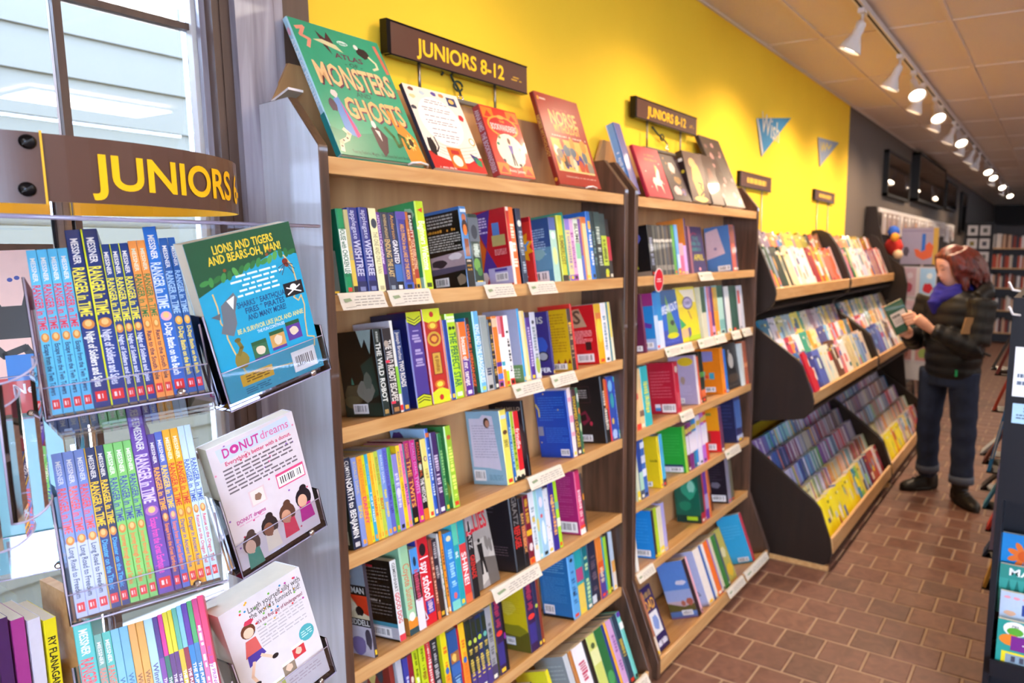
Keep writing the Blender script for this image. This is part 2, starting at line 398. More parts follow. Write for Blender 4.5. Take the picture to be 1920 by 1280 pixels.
for r in range(-30, 110):
    y = 2.635 + r * BY
    if not FRONT + 0.1 < y < FAR - 0.1: continue
    for c in range(-4, 40):
        x = -1.002 + BX / 2 + (c + (0.5 if r % 2 else 0.0)) * BX - 0.178
        if not WALL + 0.09 < x < 5.1: continue
        u, v = proj((x, y, 0)) if y > 0.3 else (-1, -1)
        vis = 0 < u < 1940 and 0 < v < 1330 and x < -0.1 and x > -1.35 and y > 2.15
        cand.append((y if vis else 1e6, x, y))
cand.sort()
for i, (k, x, y) in enumerate(cand):
    if i < 300 and k < 1e5:
        o = bpy.data.objects.new('brick', bm4[rnd.randrange(4)]); COL.objects.link(o); o.parent = FLOOR
        o.location = (x + rnd.uniform(-.001, .001), y + rnd.uniform(-.001, .001), rnd.uniform(-0.0012, 0.0004))
    else:
        w, d = BX / 2 - 0.006, BY / 2 - 0.006
        far_mb.face([(x - w, y - d, -0.0006), (x + w, y - d, -0.0006), (x + w, y + d, -0.0006), (x - w, y + d, -0.0006)])
fb = far_mb.obj('brick_paving', brickmats[1], FLOOR); fb['kind'] = 'stuff'

sobj('ceiling', (WALL - 0.1, FRONT, CEIL + 0.02), (EAST, FAR, CEIL + 0.1), 'tile', 'suspended ceiling of wide grey tiles')
CE = bpy.data.objects['ceiling']
TX, TY = 0.645, 1.05
tmb = MB(); tmb.box((-TX / 2 + 0.009, -TY / 2 + 0.009, 0), (TX / 2 - 0.009, TY / 2 - 0.009, 0.012)); _t = tmb.obj('ceiling_tile', 'tile'); tile_me = _t.data; bpy.data.objects.remove(_t)
for i in range(0, 4):
    for j in range(-2, 17):
        x = -1.215 - TX / 2 + i * TX; y = 4.05 - TY / 2 + j * TY
        if not FRONT < y < FAR: continue
        if i == 0:
            mb = MB(); mb.box((WALL + 0.012, y - TY / 2 + 0.009, CEIL), (-1.224, y + TY / 2 - 0.009, CEIL + 0.012)); mb.obj('ceiling_tile', 'tile', CE)
        else:
            o = bpy.data.objects.new('ceiling_tile', tile_me); COL.objects.link(o); o.parent = CE; o.location = (x, y, CEIL)
for i in range(4): boxobj('grid_bar', (-1.215 + i * TX - 0.012, FRONT, CEIL - 0.008), (-1.215 + i * TX + 0.012, FAR, CEIL + 0.02), 'tbar', CE)
for j in range(-6, 17): boxobj('grid_bar', (WALL, 4.05 + j * TY - 0.011, CEIL - 0.006), (1.5, 4.05 + j * TY + 0.011, CEIL + 0.02), 'tbar', CE)
boxobj('grid_bar', (WALL, FRONT, CEIL - 0.012), (WALL + 0.012, FAR, CEIL + 0.02), 'tbar', CE)
for a in TROFF: troffer(*a)

# left wall: window opening, yellow part, grey part
W0, W1, WZ0, WZ1 = -1.95, 0.93, 0.82, 2.60
sobj('wall_left', (WALL - 0.1, 1.116, 0), (WALL, 5.96, CEIL), 'yellow', 'yellow painted wall above the bookcases')
WL = bpy.data.objects['wall_left']
sobj('wall_left_grey', (WALL - 0.1, 5.96, 0), (WALL, FAR, CEIL), 'grey_wall', 'grey brown wall beyond the yellow wall')
for nm, a, b in (('wall_left_below_window', (WALL - 0.1, W0, 0), (WALL, W1, WZ0)), ('wall_left_above_window', (WALL - 0.1, W0, WZ1), (WALL, W1, CEIL)),
                 ('wall_left_front', (WALL - 0.1, FRONT, 0), (WALL, W0, CEIL)), ('wall_left_pier', (WALL - 0.1, W1, 0), (WALL, 1.116, CEIL))):
    sobj(nm, a, b, 'brownboard' if 'pier' in nm else 'cream_wall')
sobj('wall_far', (WALL - 0.1, FAR, 0), (EAST, FAR + 0.1, CEIL), plain('dark_back_wall', '1d1814', 0.7), 'dark wall at the far end of the shop')
sobj('wall_right', (EAST, FRONT, 0), (EAST + 0.1, FAR, CEIL), 'cream_wall')
# front wall of the shop (behind the camera) with its shop windows
for nm, a, b in (('wall_front_base', (WALL, FRONT - 0.1, 0), (EAST, FRONT, 0.5)), ('wall_front_head', (WALL, FRONT - 0.1, 2.45), (EAST, FRONT, CEIL)),
                 ('wall_front_pier_1', (WALL, FRONT - 0.1, 0.5), (1.7, FRONT, 2.45)), ('wall_front_pier_2', (1.6, FRONT - 0.1, 0.5), (2.1, FRONT, 2.45)), ('wall_front_pier_3', (EAST - 0.5, FRONT - 0.1, 0.5), (EAST, FRONT, 2.45))):
    sobj(nm, a, b, 'cream_wall')

# window with its sash bars, panes and casing
def window():
    w = bpy.data.objects.new('window_1', None); COL.objects.link(w); struct(w, 'sash window with dark bars facing pale blue siding'); w.location = (WALL, 0, 0)
    G = -1.605
    def part(nm, a, b, m): return boxobj(nm, (a[0] - WALL, a[1], a[2]), (b[0] - WALL, b[1], b[2]), m, w)
    ys = [0.886 - 0.236 * i for i in range(13)]
    zs = [2.545, 2.092, 1.64, 1.19, 0.855]
    for y in ys[1:-1]: part('glazing_bar', (G - 0.012, y - 0.0065, zs[-1]), (G + 0.012, y + 0.0065, zs[0]), 'brownboard')
    for z in zs[1:-1]: part('glazing_bar', (G - 0.012, ys[-1], z - 0.0065), (G + 0.012, ys[0], z + 0.0065), 'brownboard')
    for i in range(12):
        for j in range(4):
            part('pane', (G - 0.0015, ys[i + 1] + 0.0065, zs[j + 1] + 0.0065), (G + 0.0015, ys[i] - 0.0065, zs[j] - 0.0065), 'glass')
    part('sash_stile', (G - 0.02, 0.880, 0.83), (G + 0.02, 0.898, 2.58), 'white_paint')
    part('sash_stile', (G - 0.02, W0, 0.83), (G + 0.02, ys[-1], 2.58), 'brownboard')
    part('sash_rail', (G - 0.02, W0, 2.545), (G + 0.02, 0.89, 2.59), 'brownboard')
    part('sash_rail', (G - 0.02, W0, 0.83), (G + 0.02, 0.89, 0.855), 'brownboard')
    part('jamb', (G - 0.035, 0.898, 0.83), (WALL, 0.913, 2.60), 'brownboard')
    part('stop_bead', (G + 0.026, 0.886, 0.83), (G + 0.04, 0.9, 2.60), 'casing')
    part('stop_bead', (G + 0.046, 0.9, 0.83), (G + 0.062, 0.916, 2.60), 'casing')
    part('jamb', (G - 0.035, 0.913, 0.83), (WALL + 0.003, 0.93, 2.60), 'brownboard')
    part('casing_board', (WALL, 0.935, 0), (WALL + 0.02, 1.022, CEIL - 0.012), 'casing')
    part('casing_bead', (WALL, 1.025, 0), (WALL + 0.016, 1.046, CEIL - 0.012), 'casing')
    part('casing_board', (WALL, 1.05, 0), (WALL + 0.01, 1.115, CEIL - 0.012), 'brownboard')
    part('sill', (G - 0.06, W0, 0.80), (WALL + 0.083, 0.93, 0.83), 'brownboard')
window()
# neighbour's clapboard wall outside, a yard between, and ground
sid = thing('neighbouring_house', 'pale blue clapboard house wall seen through the window', 'building', Vector((-4.05, 0, -0.3)))
boxobj('wall', (-0.3, -7, 0), (-0.02, 9, 3.16), 'siding', sid)
for k in range(16):
    mb = MB(); z = k * 0.195 - 0.02
    mb.prism([(-0.02, z + 0.197), (-0.03, z), (0.004, z), (-0.012, z + 0.197)], -7, 9)
    mb.obj('clapboard', 'siding', sid)
struct(boxobj('ground_outside', (-14, -14, -0.45), (WALL - 0.1, 24, -0.3), plain('yard_gravel', '77756f', 0.9)), 'grey gravel yard outside the window')
struct(boxobj('pavement_outside', (-14, -24, -0.45), (12, FRONT - 0.1, -0.3), plain('street_paving', '77756f', 0.9)))

# ------------------------------------------------------------------ bookcases
SH_Z = [1.833, 1.544, 1.252, 0.958, 0.672, 0.381, 0.064]
XF = -1.335
TILT = math.radians(8.0)
TILT_B = math.radians(21.0)
SIDE = [(-1.528, 0.0), (-1.528, 1.948), (-1.42, 1.955), (-1.33, 1.852), (-1.33, 0.375), (-1.213, 0.075), (-1.213, 0.0)]
def bookcase(y0, y1, ya, yb, label, daylit_left=False):
    """y0..y1 inside width, ya/yb outer faces of the side panels"""
    t = thing('bookcase', label, 'bookcase', Vector((0, 0, 0)), 'tall brown bookcases along the yellow wall')
    for k_, (a, b) in enumerate(((ya, y0), (y1, yb))):
        mb = MB(); mb.prism(SIDE, a, b)
        if daylit_left and k_ == 0: mb.m[0] = 1        # outer face towards the window, coloured pale as if daylit
        o = mb.obj('side_panel', ['espresso', 'daylit_side'], t)
        bv = o.modifiers.new('b', 'BEVEL'); bv.width = 0.0015; bv.segments = 1
    mb = MB(); mb.prism([(y0, 0.02), (y1, 0.02), (y1, 1.95), (y1 - 0.05, 2.048), (y0 + 0.05, 2.048), (y0, 1.95)], -1.5285, -1.5165, axis='x'); mb.obj('back_panel', 'mapleback', t)
    for i, z in enumerate(SH_Z):
        tl = 0.0 if i == 0 else (TILT_B if i == 6 else TILT); xf = XF if i < 6 else -1.213
        dep = (xf + 1.5165) / math.cos(tl) - 0.001
        mb = MB(); c, s_ = math.cos(tl), math.sin(tl); e = 0.036
        P = [(xf, z), (xf - dep * c, z - dep * s_), (xf - dep * c - 0.022 * -s_ * 0, z - dep * s_ - 0.022), (xf - 0.03, z - 0.022 - 0.03 * s_), (xf - 0.022, z - e), (xf, z - e)]
        if i == 6: P = [(xf, z + 0.012), (xf - 0.012, z + 0.012), (xf - 0.012, z), (xf - 0.158, z - 0.056), (-1.5165, z - 0.056), (-1.5165, 0.002), (xf - 0.03, 0.002), (xf, z - 0.05)]
        mb.prism(P, y0, y1); o = mb.obj('shelf', 'maple', t)
        bv = o.modifiers.new('b', 'BEVEL'); bv.width = 0.002; bv.segments = 2
    return t
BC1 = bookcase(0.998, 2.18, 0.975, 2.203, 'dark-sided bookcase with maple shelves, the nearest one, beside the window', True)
BC2 = bookcase(2.273, 3.455, 2.25, 3.478, 'dark-sided bookcase with maple shelves, second from the window')

# ------------------------------------------------------------------ books
NAMES = [('black', '151515'), ('charcoal', '3a3a3c'), ('grey', '8a8a8a'), ('pale grey', 'c0c0c4'), ('white', 'eeeeee'), ('cream', 'efe6bd'), ('tan', 'b5956b'), ('brown', '6b4630'),
         ('red', 'c8202a'), ('dark red', '7c1a26'), ('maroon', '5a1f30'), ('orange', 'ee7d22'), ('amber', 'f0a820'), ('yellow', 'f0d628'), ('lime green', 'b8d82a'), ('green', '2f9a4c'), ('dark green', '174a33'),
         ('mint green', '9fcfae'), ('teal', '1d8a92'), ('turquoise', '3fc1c4'), ('light blue', '86bfe6'), ('blue', '1f5fc0'), ('navy', '1b2750'), ('lavender', 'a9a4d8'), ('purple', '5b2f8c'), ('violet blue', '3a3aa0'),
         ('magenta', 'b41f72'), ('pink', 'ea86ac'), ('salmon', 'ee8a76'), ('olive', '8c8626')]
_nm = {}
def cname(h):
    if h not in _nm:
        c = [int(h[i:i + 2], 16) for i in (0, 2, 4)]
        _nm[h] = min(NAMES, key=lambda n: sum(k * (a - int(n[1][i:i + 2], 16)) ** 2 for a, i, k in zip(c, (0, 2, 4), (2, 4, 3))))[0]
    return _nm[h]
PAGE = 'd6ccb6'
def book(mat, w, d, h, spine, left=None, right=None, hard=False, deco=None, label='', cat='book', group=None, name='book', single=False, page=PAGE):
    """local frame: x thickness (left to right seen from the spine), y depth from the spine, z up"""
    left = left or spine; right = right or spine
    cs, cl, cr_ = H(spine), H(left), H(right)
    t = min(0.0024 if hard else 0.0008, w * 0.2); ov = 0.003 if hard else 0.0
    mb = MB()
    r = min(w * 0.16, 0.003) if hard else min(w * 0.06, 0.001)
    pf = [(0, d), (0, r), (r, 0), (w - r, 0), (w, r), (w, d), (w - t, d), (w - t, t + r), (t, t + r), (t, d)]
    n = len(mb.v); k = len(pf)
    mb.v += [(x, y, 0) for x, y in pf] + [(x, y, h) for x, y in pf]
    ecol = tuple(0.5 * (a + 0.75) * 0.9 for a in cl) if not hard else cl
    colr = [cl, cs, cs, cs, cr_, ecol, ecol, ecol, ecol, ecol]
    for i in range(k):
        j = (i + 1) % k
        mb.f.append((n + i, n + j, n + k + j, n + k + i)); mb.c.append(colr[i]); mb.m.append(0); mb.sm.append(False)
    for q in ((0, 1, 8, 9), (1, 2, 3, 4), (1, 4, 7, 8), (4, 5, 6, 7)):
        for o in (0, k):
            mb.f.append(tuple(n + o + i for i in q)); mb.c.append(cs if q[0] == 1 else cl); mb.m.append(0); mb.sm.append(False)
    pg = MB(); pc = H(page)
    pg.box((t, t + r * 0.5, ov), (w - t, d - ov - 0.0006, h - ov - 0.0004), pc)
    ink = MB()
    S = Print(ink, lambda s, q, l: (s, -l, q), w, h)
    Lf = Print(ink, lambda s, q, l: (-l, d - s, q), d, h)
    Rt = Print(ink, lambda s, q, l: (w + l, s, q), d, h)
    if deco: deco(S, Lf, Rt)
    if single:
        n = len(mb.v); mb.v += pg.v; mb.f += [tuple(n + i for i in f) for f in pg.f]; mb.c += pg.c; mb.m += [0] * len(pg.f); mb.sm += pg.sm
        n = len(mb.v); mb.v += ink.v; mb.f += [tuple(n + i for i in f) for f in ink.f]; mb.c += ink.c; mb.m += ink.m; mb.sm += ink.sm
        o = mb.obj(name, 'cover', None, mat); return tag(o, label, cat, group)
    e = thing(name, label, cat, mat, group)
    n = len(mb.v); mb.v += ink.v; mb.f += [tuple(n + i for i in f) for f in ink.f]; mb.c += ink.c; mb.m += ink.m; mb.sm += ink.sm
    mb.obj('cover', 'cover', e); pg.obj('page_block', 'matte', e)
    return e
def spine_deco(title, tc, author='', ac=None, bands=(), logo=None, seed=0, t0=0.2, t1=0.8, bold=True):
    def fn(S, L, R):
        for b in bands: S.rect(0.0, b[0], 1.0, b[1], b[2])
        if title: S.text(title, 0.16, t0, 0.84, t1, tc, bold, True)
        if author: S.text(author, 0.25, t1 + 0.01, 0.75, 0.97, ac or tc, False, True)
        if logo: S.rect(0.22, 0.025, 0.78, 0.075, logo)
    return fn
def back_deco(tc, bar=True, seed=1, extra=None, lines=12):
    def fn(L):
        if extra: extra(L)
        elif lines:
            L.blurb(0.1, 0.3, 0.9, 0.9, lines, tc, seed)
        if bar: L.barcode(0.55, 0.05, 0.92, 0.17, seed)
    return fn
def row_frame(z, xf, tilt, inset=0.010):
    e = Vector((-math.cos(tilt), 0, -math.sin(tilt))); up = Vector((-math.sin(tilt), 0, math.cos(tilt)))
    O = Vector((xf, 0, z)) + e * inset + up * 0.0008
    return O, e, up
def fmat(O, ex, ey, ez):
    return Matrix(((ex.x, ey.x, ez.x, O.x), (ex.y, ey.y, ez.y, O.y), (ex.z, ey.z, ez.z, O.z), (0, 0, 0, 1)))
def solve_y(O, u): return bisect(lambda y: proj((O.x, y, O.z))[0], 0.5, 9.0, u)
def solve_h(O, y, up, v):
    lo, hi = 0.03, 0.45
    for _ in range(40):
        m = (lo + hi) / 2; p = Vector((O.x, y, O.z)) + up * m
        if proj(p)[1] > v: lo = m
        else: hi = m
    return lo
def fill_row(rows, z, xf, tilt, where, ymin, ymax, gap_h=0.285, dep0=0.130):
    O, e, up = row_frame(z, xf, tilt); ey = Vector((0, 1, 0)); last = ymin + 0.0005
    for i, b in enumerate(rows):
        u0, u1, vt, spine = b[:4]; o = b[4] if len(b) > 4 else {}
        y0, y1 = solve_y(O, u0), solve_y(O, u1)
        y0 = max(y0, last + 0.0004); y1 = min(max(y1, y0 + 0.0035), ymax - 0.0004)
        if y1 - y0 < 0.003: continue
        last = y1
        h = min(solve_h(O, y0, up, vt), gap_h - 0.03)
        left = o.get('l', spine); dmax = (0.1785 - h * math.sin(tilt)) / math.cos(tilt) - 0.0165 if tilt < 0.2 else 0.138
        dep = o.get('d', dep0 + rnd.uniform(-0.004, 0.006)); cn = o.get('n', cname(spine)); dep = min(dep, dmax)
        lab = '%s %s, %s from left on the %s' % (cn, 'hardcover' if o.get('hard') else 'book', ORD[i], where)
        if o.get('F'):   # cover facing out: front cover turned to the aisle
            w = o.get('w', 0.016); wid = y1 - y0
            lab = '%s book facing out, %s from left on the %s' % (cn, ORD[i], where)
            dp = min(o.get('back', 0.012), 0.170 - h * math.sin(tilt + math.radians(o.get('lean', 3))) - w - 0.004)
            tl = tilt + math.radians(o.get('lean', 3)); e2 = Vector((-math.cos(tl), 0, -math.sin(tl))); up2 = Vector((-math.sin(tl), 0, math.cos(tl)))
            base = Vector((O.x, y0, O.z)) + e * (dp + w) + up * 0.0008
            m = fmat(base, -e2, ey, up2)
            fd = o['F']; book(m, w, wid, h, o.get('l', spine), spine, spine, False, lambda S, L, R, fd=fd: fd(R), lab, 'book', 'books on the ' + where)
            continue
        bd = o.get('b'); sd = spine_deco(o.get('t', ''), o.get('tc', 'f4f0e4'), o.get('a', ''), o.get('ac'), o.get('bands', ()), o.get('logo', rnd.choice([None, 'e8e2d0', '222222', 'e04028', 'f2c830'])), 0, o.get('t0', 0.2), o.get('t1', 0.78), o.get('bold', True))
        sx = o.get('sx')
        def deco(S, L, R, sd=sd, bd=bd, sx=sx):
            sd(S, L, R)
            if sx: sx(S)
            if bd: bd(L)
        ins = o.get('in', rnd.uniform(-0.002, 0.003))
        m = fmat(Vector((O.x, y0, O.z)) + e * ins, ey, -(-e), up)
        book(m, y1 - y0, dep, h, spine, left, o.get('r', left), o.get('hard', False), deco, lab, 'book', 'books on the ' + where)

# ------------------------------------------------------------------ what stands on the shelves, row by row (pixel of spine foot left/right, pixel of head, colours, print)
def bk(tc, bar=True, seed=1, extra=None, lines=12): return back_deco(tc, bar, seed, extra, lines)
def art_cave(L):
    L.rect(0, 0, 1, 0.16, '14302a'); L.poly([(0.55, 1), (0.95, 1), (0.85, 0.72), (0.75, 0.9), (0.66, 0.8)], '9fb3ac'); L.poly([(0.55, 0.6), (0.75, 0.2), (0.95, 0.25), (0.9, 0.7)], '1b3b33')
    L.blob(0.3, 0.27, 0.35, 0.13, '4d4733', 3); L.blob(0.62, 0.3, 0.26, 0.15, '77776b', 4); L.blob(0.7, 0.42, 0.13, 0.12, '5e665a', 5); L.blob(0.22, 0.18, 0.26, 0.09, '5a5238', 6); L.poly([(0.25, 0.38), (0.33, 0.38), (0.28, 0.47)], '2f6f5c')
    L.barcode(0.22, 0.035, 0.62, 0.15, 8)
def art_dino(L):
    L.rect(0.0, 0.96, 1, 1, '3b6fb0'); L.blurb(0.08, 0.78, 0.8, 0.94, 4, 'a9a49c', 4); L.text('THE WATER SEES IT ALL', 0.08, 0.715, 0.9, 0.755, 'c98a2c'); L.blurb(0.08, 0.48, 0.95, 0.7, 7, 'b9b4ac', 5)
    L.poly([(0.06, 0.19), (1, 0.22), (1, 0.46), (0.06, 0.42)], 'b39aa0'); L.poly([(0.06, 0.19), (1, 0.22), (1, 0.28), (0.06, 0.27)], '574f66'); L.blob(0.3, 0.33, 0.24, 0.06, '2f2630', 7); L.blob(0.75, 0.4, 0.2, 0.05, 'e8dde0', 8)
    L.barcode(0.12, 0.04, 0.5, 0.15, 9); L.blob(0.85, 0.1, 0.14, 0.08, '8a7a66', 9)
def art_x(L):
    L.poly([(0, 0.95), (0.55, 1), (0.34, 0.5)], '4b2f8a'); L.poly([(0.34, 0.5), (0.12, 0.1), (0.62, 0.2)], '4b2f8a'); L.poly([(0.0, 0.85), (0.32, 0.5), (0.14, 0.15), (0, 0.2)], 'd8641c')
    L.blurb(0.08, 0.7, 0.42, 0.92, 6, 'd8c8e8', 6); L.rect(0.56, 0.66, 0.76, 0.82, '5a86c8'); L.rect(0.52, 0.52, 0.9, 0.66, 'b8a868'); L.blurb(0.56, 0.4, 0.9, 0.48, 4, 'e8a8a8', 7)
    L.rect(0.32, 0.02, 1.0, 0.24, 'b9b4d8'); L.rect(0.5, 0.19, 0.85, 0.225, '4b3f9a'); L.barcode(0.5, 0.06, 0.86, 0.17, 3); L.blob(0.2, 0.12, 0.12, 0.1, 'e8d8d0', 4)
def art_burst(L):
    L.rect(0, 0.93, 1, 1, 'a81420'); n = 22
    L.poly([(0.62 + (0.42 if i % 2 else 0.3) * math.cos(6.283 * i / n), 0.55 + (0.28 if i % 2 else 0.19) * math.sin(6.283 * i / n)) for i in range(n)], 'f2a21c')
    L.text('GY', 0.42, 0.5, 0.95, 0.63, '5f9ad8'); L.text('-', 0.5, 0.09, 0.8, 0.12, 'f0e0d0'); L.blob(0.55, 0.15, 0.12, 0.05, 'f4e4dc', 3)
def art_fish(L):
    L.rect(0, 0.55, 1, 1, '2c4f86'); L.rect(0, 0.2, 1, 0.55, '5f96b4'); L.blurb(0.08, 0.42, 0.85, 0.85, 11, '9fc0dc', 9); L.text('A SEA TALE', 0.1, 0.9, 0.5, 0.935, 'e6c24a'); L.blob(0.6, 0.45, 0.25, 0.1, '86b8b8', 4); L.barcode(0.06, 0.02, 0.86, 0.18, 11)
A1 = [
 (626, 641, 470, '38423f', {'l': '38423f', 'logo': 'd8b020'}),
 (653, 666, 390, '129058', {'l': '0d6b4e', 't': 'HOUSE with CHICKEN LEGS', 'tc': '1c6a48', 'bands': ((0.24, 0.76, 'e6ece6'),), 'logo': 'd23a2a', 'hard': 1, 'd': 0.14}),
 (666.4, 674, 392, 'b8ae78', {'t': 'PAX', 'tc': 'd8b040', 'bands': ((0, 0.09, '2a2a28'), (0.09, 0.4, 'dcc04e'),), 'logo': None}),
 (674.8, 692.5, 388, '34357e', {'l': '1f3f9c', 't': 'WISHTREE', 'tc': 'c9cbe4', 'a': 'applegate', 'bands': ((0, 0.14, '262a58'),), 't0': 0.2, 't1': 0.62, 'logo': '7880b0', 'hard': 1}),
 (693.5, 709.5, 388, '34357e', {'l': '1f3f9c', 't': 'WISHTREE', 'tc': 'c9cbe4', 'a': 'applegate', 'bands': ((0, 0.14, '262a58'),), 't0': 0.2, 't1': 0.62, 'logo': '7880b0', 'hard': 1}),
 (710.5, 724, 390, 'e9e2ae', {'l': '1e2026', 't': 'THE ONE AND ONLY IVAN', 'tc': '8a8660', 't0': 0.22, 't1': 0.72, 'bold': False, 'sx': lambda S: S.ell(0.5, 0.82, 0.38, 0.06, '3c4654'), 'logo': 'b8b088'}),
 (725, 732.4, 397, '6a3c8e', {'t': 'Crenshaw', 'tc': 'e8d8f0', 't0': 0.35, 't1': 0.66, 'a': 'APPLEGATE', 'bands': ((0, 0.22, '2e1c34'),)}),
 (732.8, 746, 397, '373c4e', {'t': 'ENDLING THE LAST', 'tc': 'd8b878', 't0': 0.18, 't1': 0.66, 'a': 'KATHERINE APPLEGATE', 'logo': '8898a8'}),
 (746.4, 758.7, 398, '2e3358', {'t': 'GRANTED', 'tc': 'eef0f4', 't0': 0.35, 't1': 0.65, 'a': 'Anderson', 'ac': 'd8a040', 'bands': ((0.0, 0.12, '1c1c22'), (0.12, 0.34, '3a6ab0')), 'logo': 'e0e0e0'}),
 (760.4, 776.8, 396, '3d3c8c', {'l': '1d5a78', 't': 'ARLO FINCH in the LAKE OF THE MOON', 'tc': 'e6a83c', 't0': 0.14, 't1': 0.84, 'bands': ((0, 0.1, '3a58b0'), (0.9, 1.0, '5a4aa0')), 'hard': 1}),
 (777, 782, 397, 'b4642c', {'t': 'TUCK', 'tc': 'e8b878'}),
 (782.4, 791.5, 398, 'a03a2a', {'t': 'TUCK EVERLASTING', 'tc': 'e8c8a0', 't0': 0.27, 't1': 0.66, 'a': 'BABBITT', 'ac': 'f0f0e8', 'bands': ((0, 0.15, 'e6b818'), (0.78, 1.0, '1a1816'))}),
 (800, 816, 376, 'c0dc26', {'l': '3aa45e', 't': 'Beginners Welcome', 'tc': 'f2f6dc', 't0': 0.22, 't1': 0.78, 'hard': 1, 'd': 0.15, 'b': lambda L: [L.blob(0.8, 0.85, 0.16, 0.1, 'a8d4b0', 1), L.blob(0.6, 0.5, 0.14, 0.1, '5fb868', 2), L.blob(0.8, 0.3, 0.14, 0.1, '7cc070', 3), L.rect(0.7, 0.0, 0.98, 0.14, 'a8d8c0')], 'sx': lambda S: S.poly([(0.2, 0.9), (0.75, 0.93), (0.7, 0.87)], 'd83a30'), 'logo': '3a4418'}),
 (880, 893, 386, '4d86c0', {'l': '141214', 'b': art_dino, 'hard': 1, 'd': 0.148, 'sx': lambda S: [S.rect(0, 0, 1, 0.35, '1c1a18'), S.ell(0.5, 0.86, 0.3, 0.05, 'b86a48'), S.ell(0.5, 0.74, 0.42, 0.1, '3c2620'), S.ell(0.5, 0.71, 0.26, 0.07, 'e07828'), S.rect(0.2, 0.38, 0.8, 0.6, '8a4a2c'), S.text('TIMBER', 0.2, 0.31, 0.8, 0.34, 'f0e8d8'), S.text('DEEP', 0.2, 0.25, 0.8, 0.28, 'd8a040'), S.text('NIGHT', 0.2, 0.2, 0.8, 0.23, 'd8a040'), S.rect(0.1, 0.93, 0.9, 0.97, 'd8e4ec')], 'logo': None}),
 (893.4, 912, 400, '1f3630', {'t': 'EDDIE', 'tc': 'b8ccc0', 't0': 0.4, 't1': 0.6, 'sx': lambda S: [S.rect(0, 0.62, 1, 0.95, '5a6470'), S.ell(0.5, 0.75, 0.3, 0.1, '2c3440'), S.ell(0.4, 0.3, 0.32, 0.09, '6aa04a'), S.ell(0.6, 0.2, 0.25, 0.06, '3f7a3c'), S.rect(0, 0, 1, 0.06, '94a4b4')], 'hard': 1}),
 (965, 979, 387, 'ee6a24', {'l': 'c01c28', 'b': art_x, 'd': 0.16, 'hard': 1, 't': 'A Home Run', 'tc': 'f6e4d0', 'sx': lambda S: [S.rect(0, 0, 0.34, 1, 'f0e4d8'), S.rect(0, 0.55, 0.34, 0.95, 'd03028')]}),
 (983, 992, 390, '26304a', {'l': '1c2438', 't': 'Lights over the Cedar Trees', 'tc': '9fb0c4', 't0': 0.14, 't1': 0.7, 'sx': lambda S: S.ell(0.5, 0.8, 0.38, 0.045, 'd8d8d0')}),
 (1005, 1008, 406, 'c01c28', {'l': 'd83028', 'b': art_burst, 'd': 0.142}),
 (1040, 1052, 407, 'a8d0c0', {'l': '4a86a8', 'b': art_fish, 'd': 0.14, 'sx': lambda S: [S.rect(0, 0.8, 1, 1, '4a60a0'), S.ell(0.5, 0.72, 0.3, 0.06, 'dce8e4'), S.ell(0.5, 0.4, 0.35, 0.14, 'd4dc90')], 'logo': None}),
 (1057.6, 1068, 403, 'c6cc30', {'l': '8c9040', 't': 'SUMMERLOST', 'tc': '7a6a28', 't0': 0.25, 't1': 0.7, 'bands': ((0, 0.09, '3a3026'),), 'hard': 1, 'logo': None}),
 (1068.2, 1070, 397.5, '3aa088'),
 (1070.3, 1078.8, 410, 'dcd090', {'bands': ((0.82, 1, '8a78c8'), (0, 0.09, '6f50b8')), 't': 'blubber', 'tc': '9a80a8'}),
 (1079, 1087, 410, 'd8a8d0', {'bands': ((0, 0.1, 'a84aa8'),), 't': 'starring me', 'tc': 'a05a98'}),
 (1087.2, 1095.4, 410, 'dfe8d4', {'t': 'BLUME', 'tc': '1c1c1c', 't0': 0.6, 't1': 0.93, 'bands': ((0.35, 0.6, '8ccaa0'),)}),
 (1095.6, 1100.4, 410, '7a4a9c', {'bands': ((0, 0.4, '5a70c8'),)}),
 (1100.6, 1111, 406, 'f0d098', {'bands': ((0.9, 1, 'e07838'),), 'sx': lambda S: S.rect(0, 0, 0.3, 1, 'e08a48')}),
 (1111.4, 1118.6, 396, '1f70c8', {'l': '1c68c0', 't': 'beast friends', 'tc': 'dfe8f4', 'sx': lambda S: S.rect(0.2, 0.74, 0.8, 0.86, 'e0b048'), 'hard': 1, 'd': 0.15}),
 (1119.2, 1125, 396, '21383a', {'t': 'dark', 'tc': '6a8a88'}),
 (1125.4, 1135.6, 397, '1e2826', {'t': 'GOBLIN', 'tc': 'b8c4b8', 'bands': ((0.55, 1, '38504e'),)}),
 (1136, 1145.6, 400, '1e2420', {'bands': ((0.2, 0.66, 'b4c832'), (0.66, 1.0, '3a4c4c')), 't': 'scream', 'tc': '2a3010', 't0': 0.25, 't1': 0.6, 'sx': lambda S: S.blob(0.5, 0.1, 0.4, 0.06, 'c4d020', 3)}),
 (1146, 1153, 410, '2a2222', {'bands': ((0.3, 0.7, 'b83040'),)}),
]
def art_foil(col, c2):
    def f(S):
        S.poly([(0, 1), (1, 1), (1, 0.9), (0.5, 0.86), (0, 0.9)], col); S.poly([(0, 0), (1, 0), (1, 0.1), (0.5, 0.14), (0, 0.1)], col)
        for k in (0.02, 0.05, 0.08): S.line([(0.08, 1 - k - 0.03), (0.5, 0.96 - k - 0.03), (0.92, 1 - k - 0.03)], 0.05, c2); S.line([(0.08, k + 0.03), (0.5, k + 0.055), (0.92, k + 0.03)], 0.05, c2)
    return f
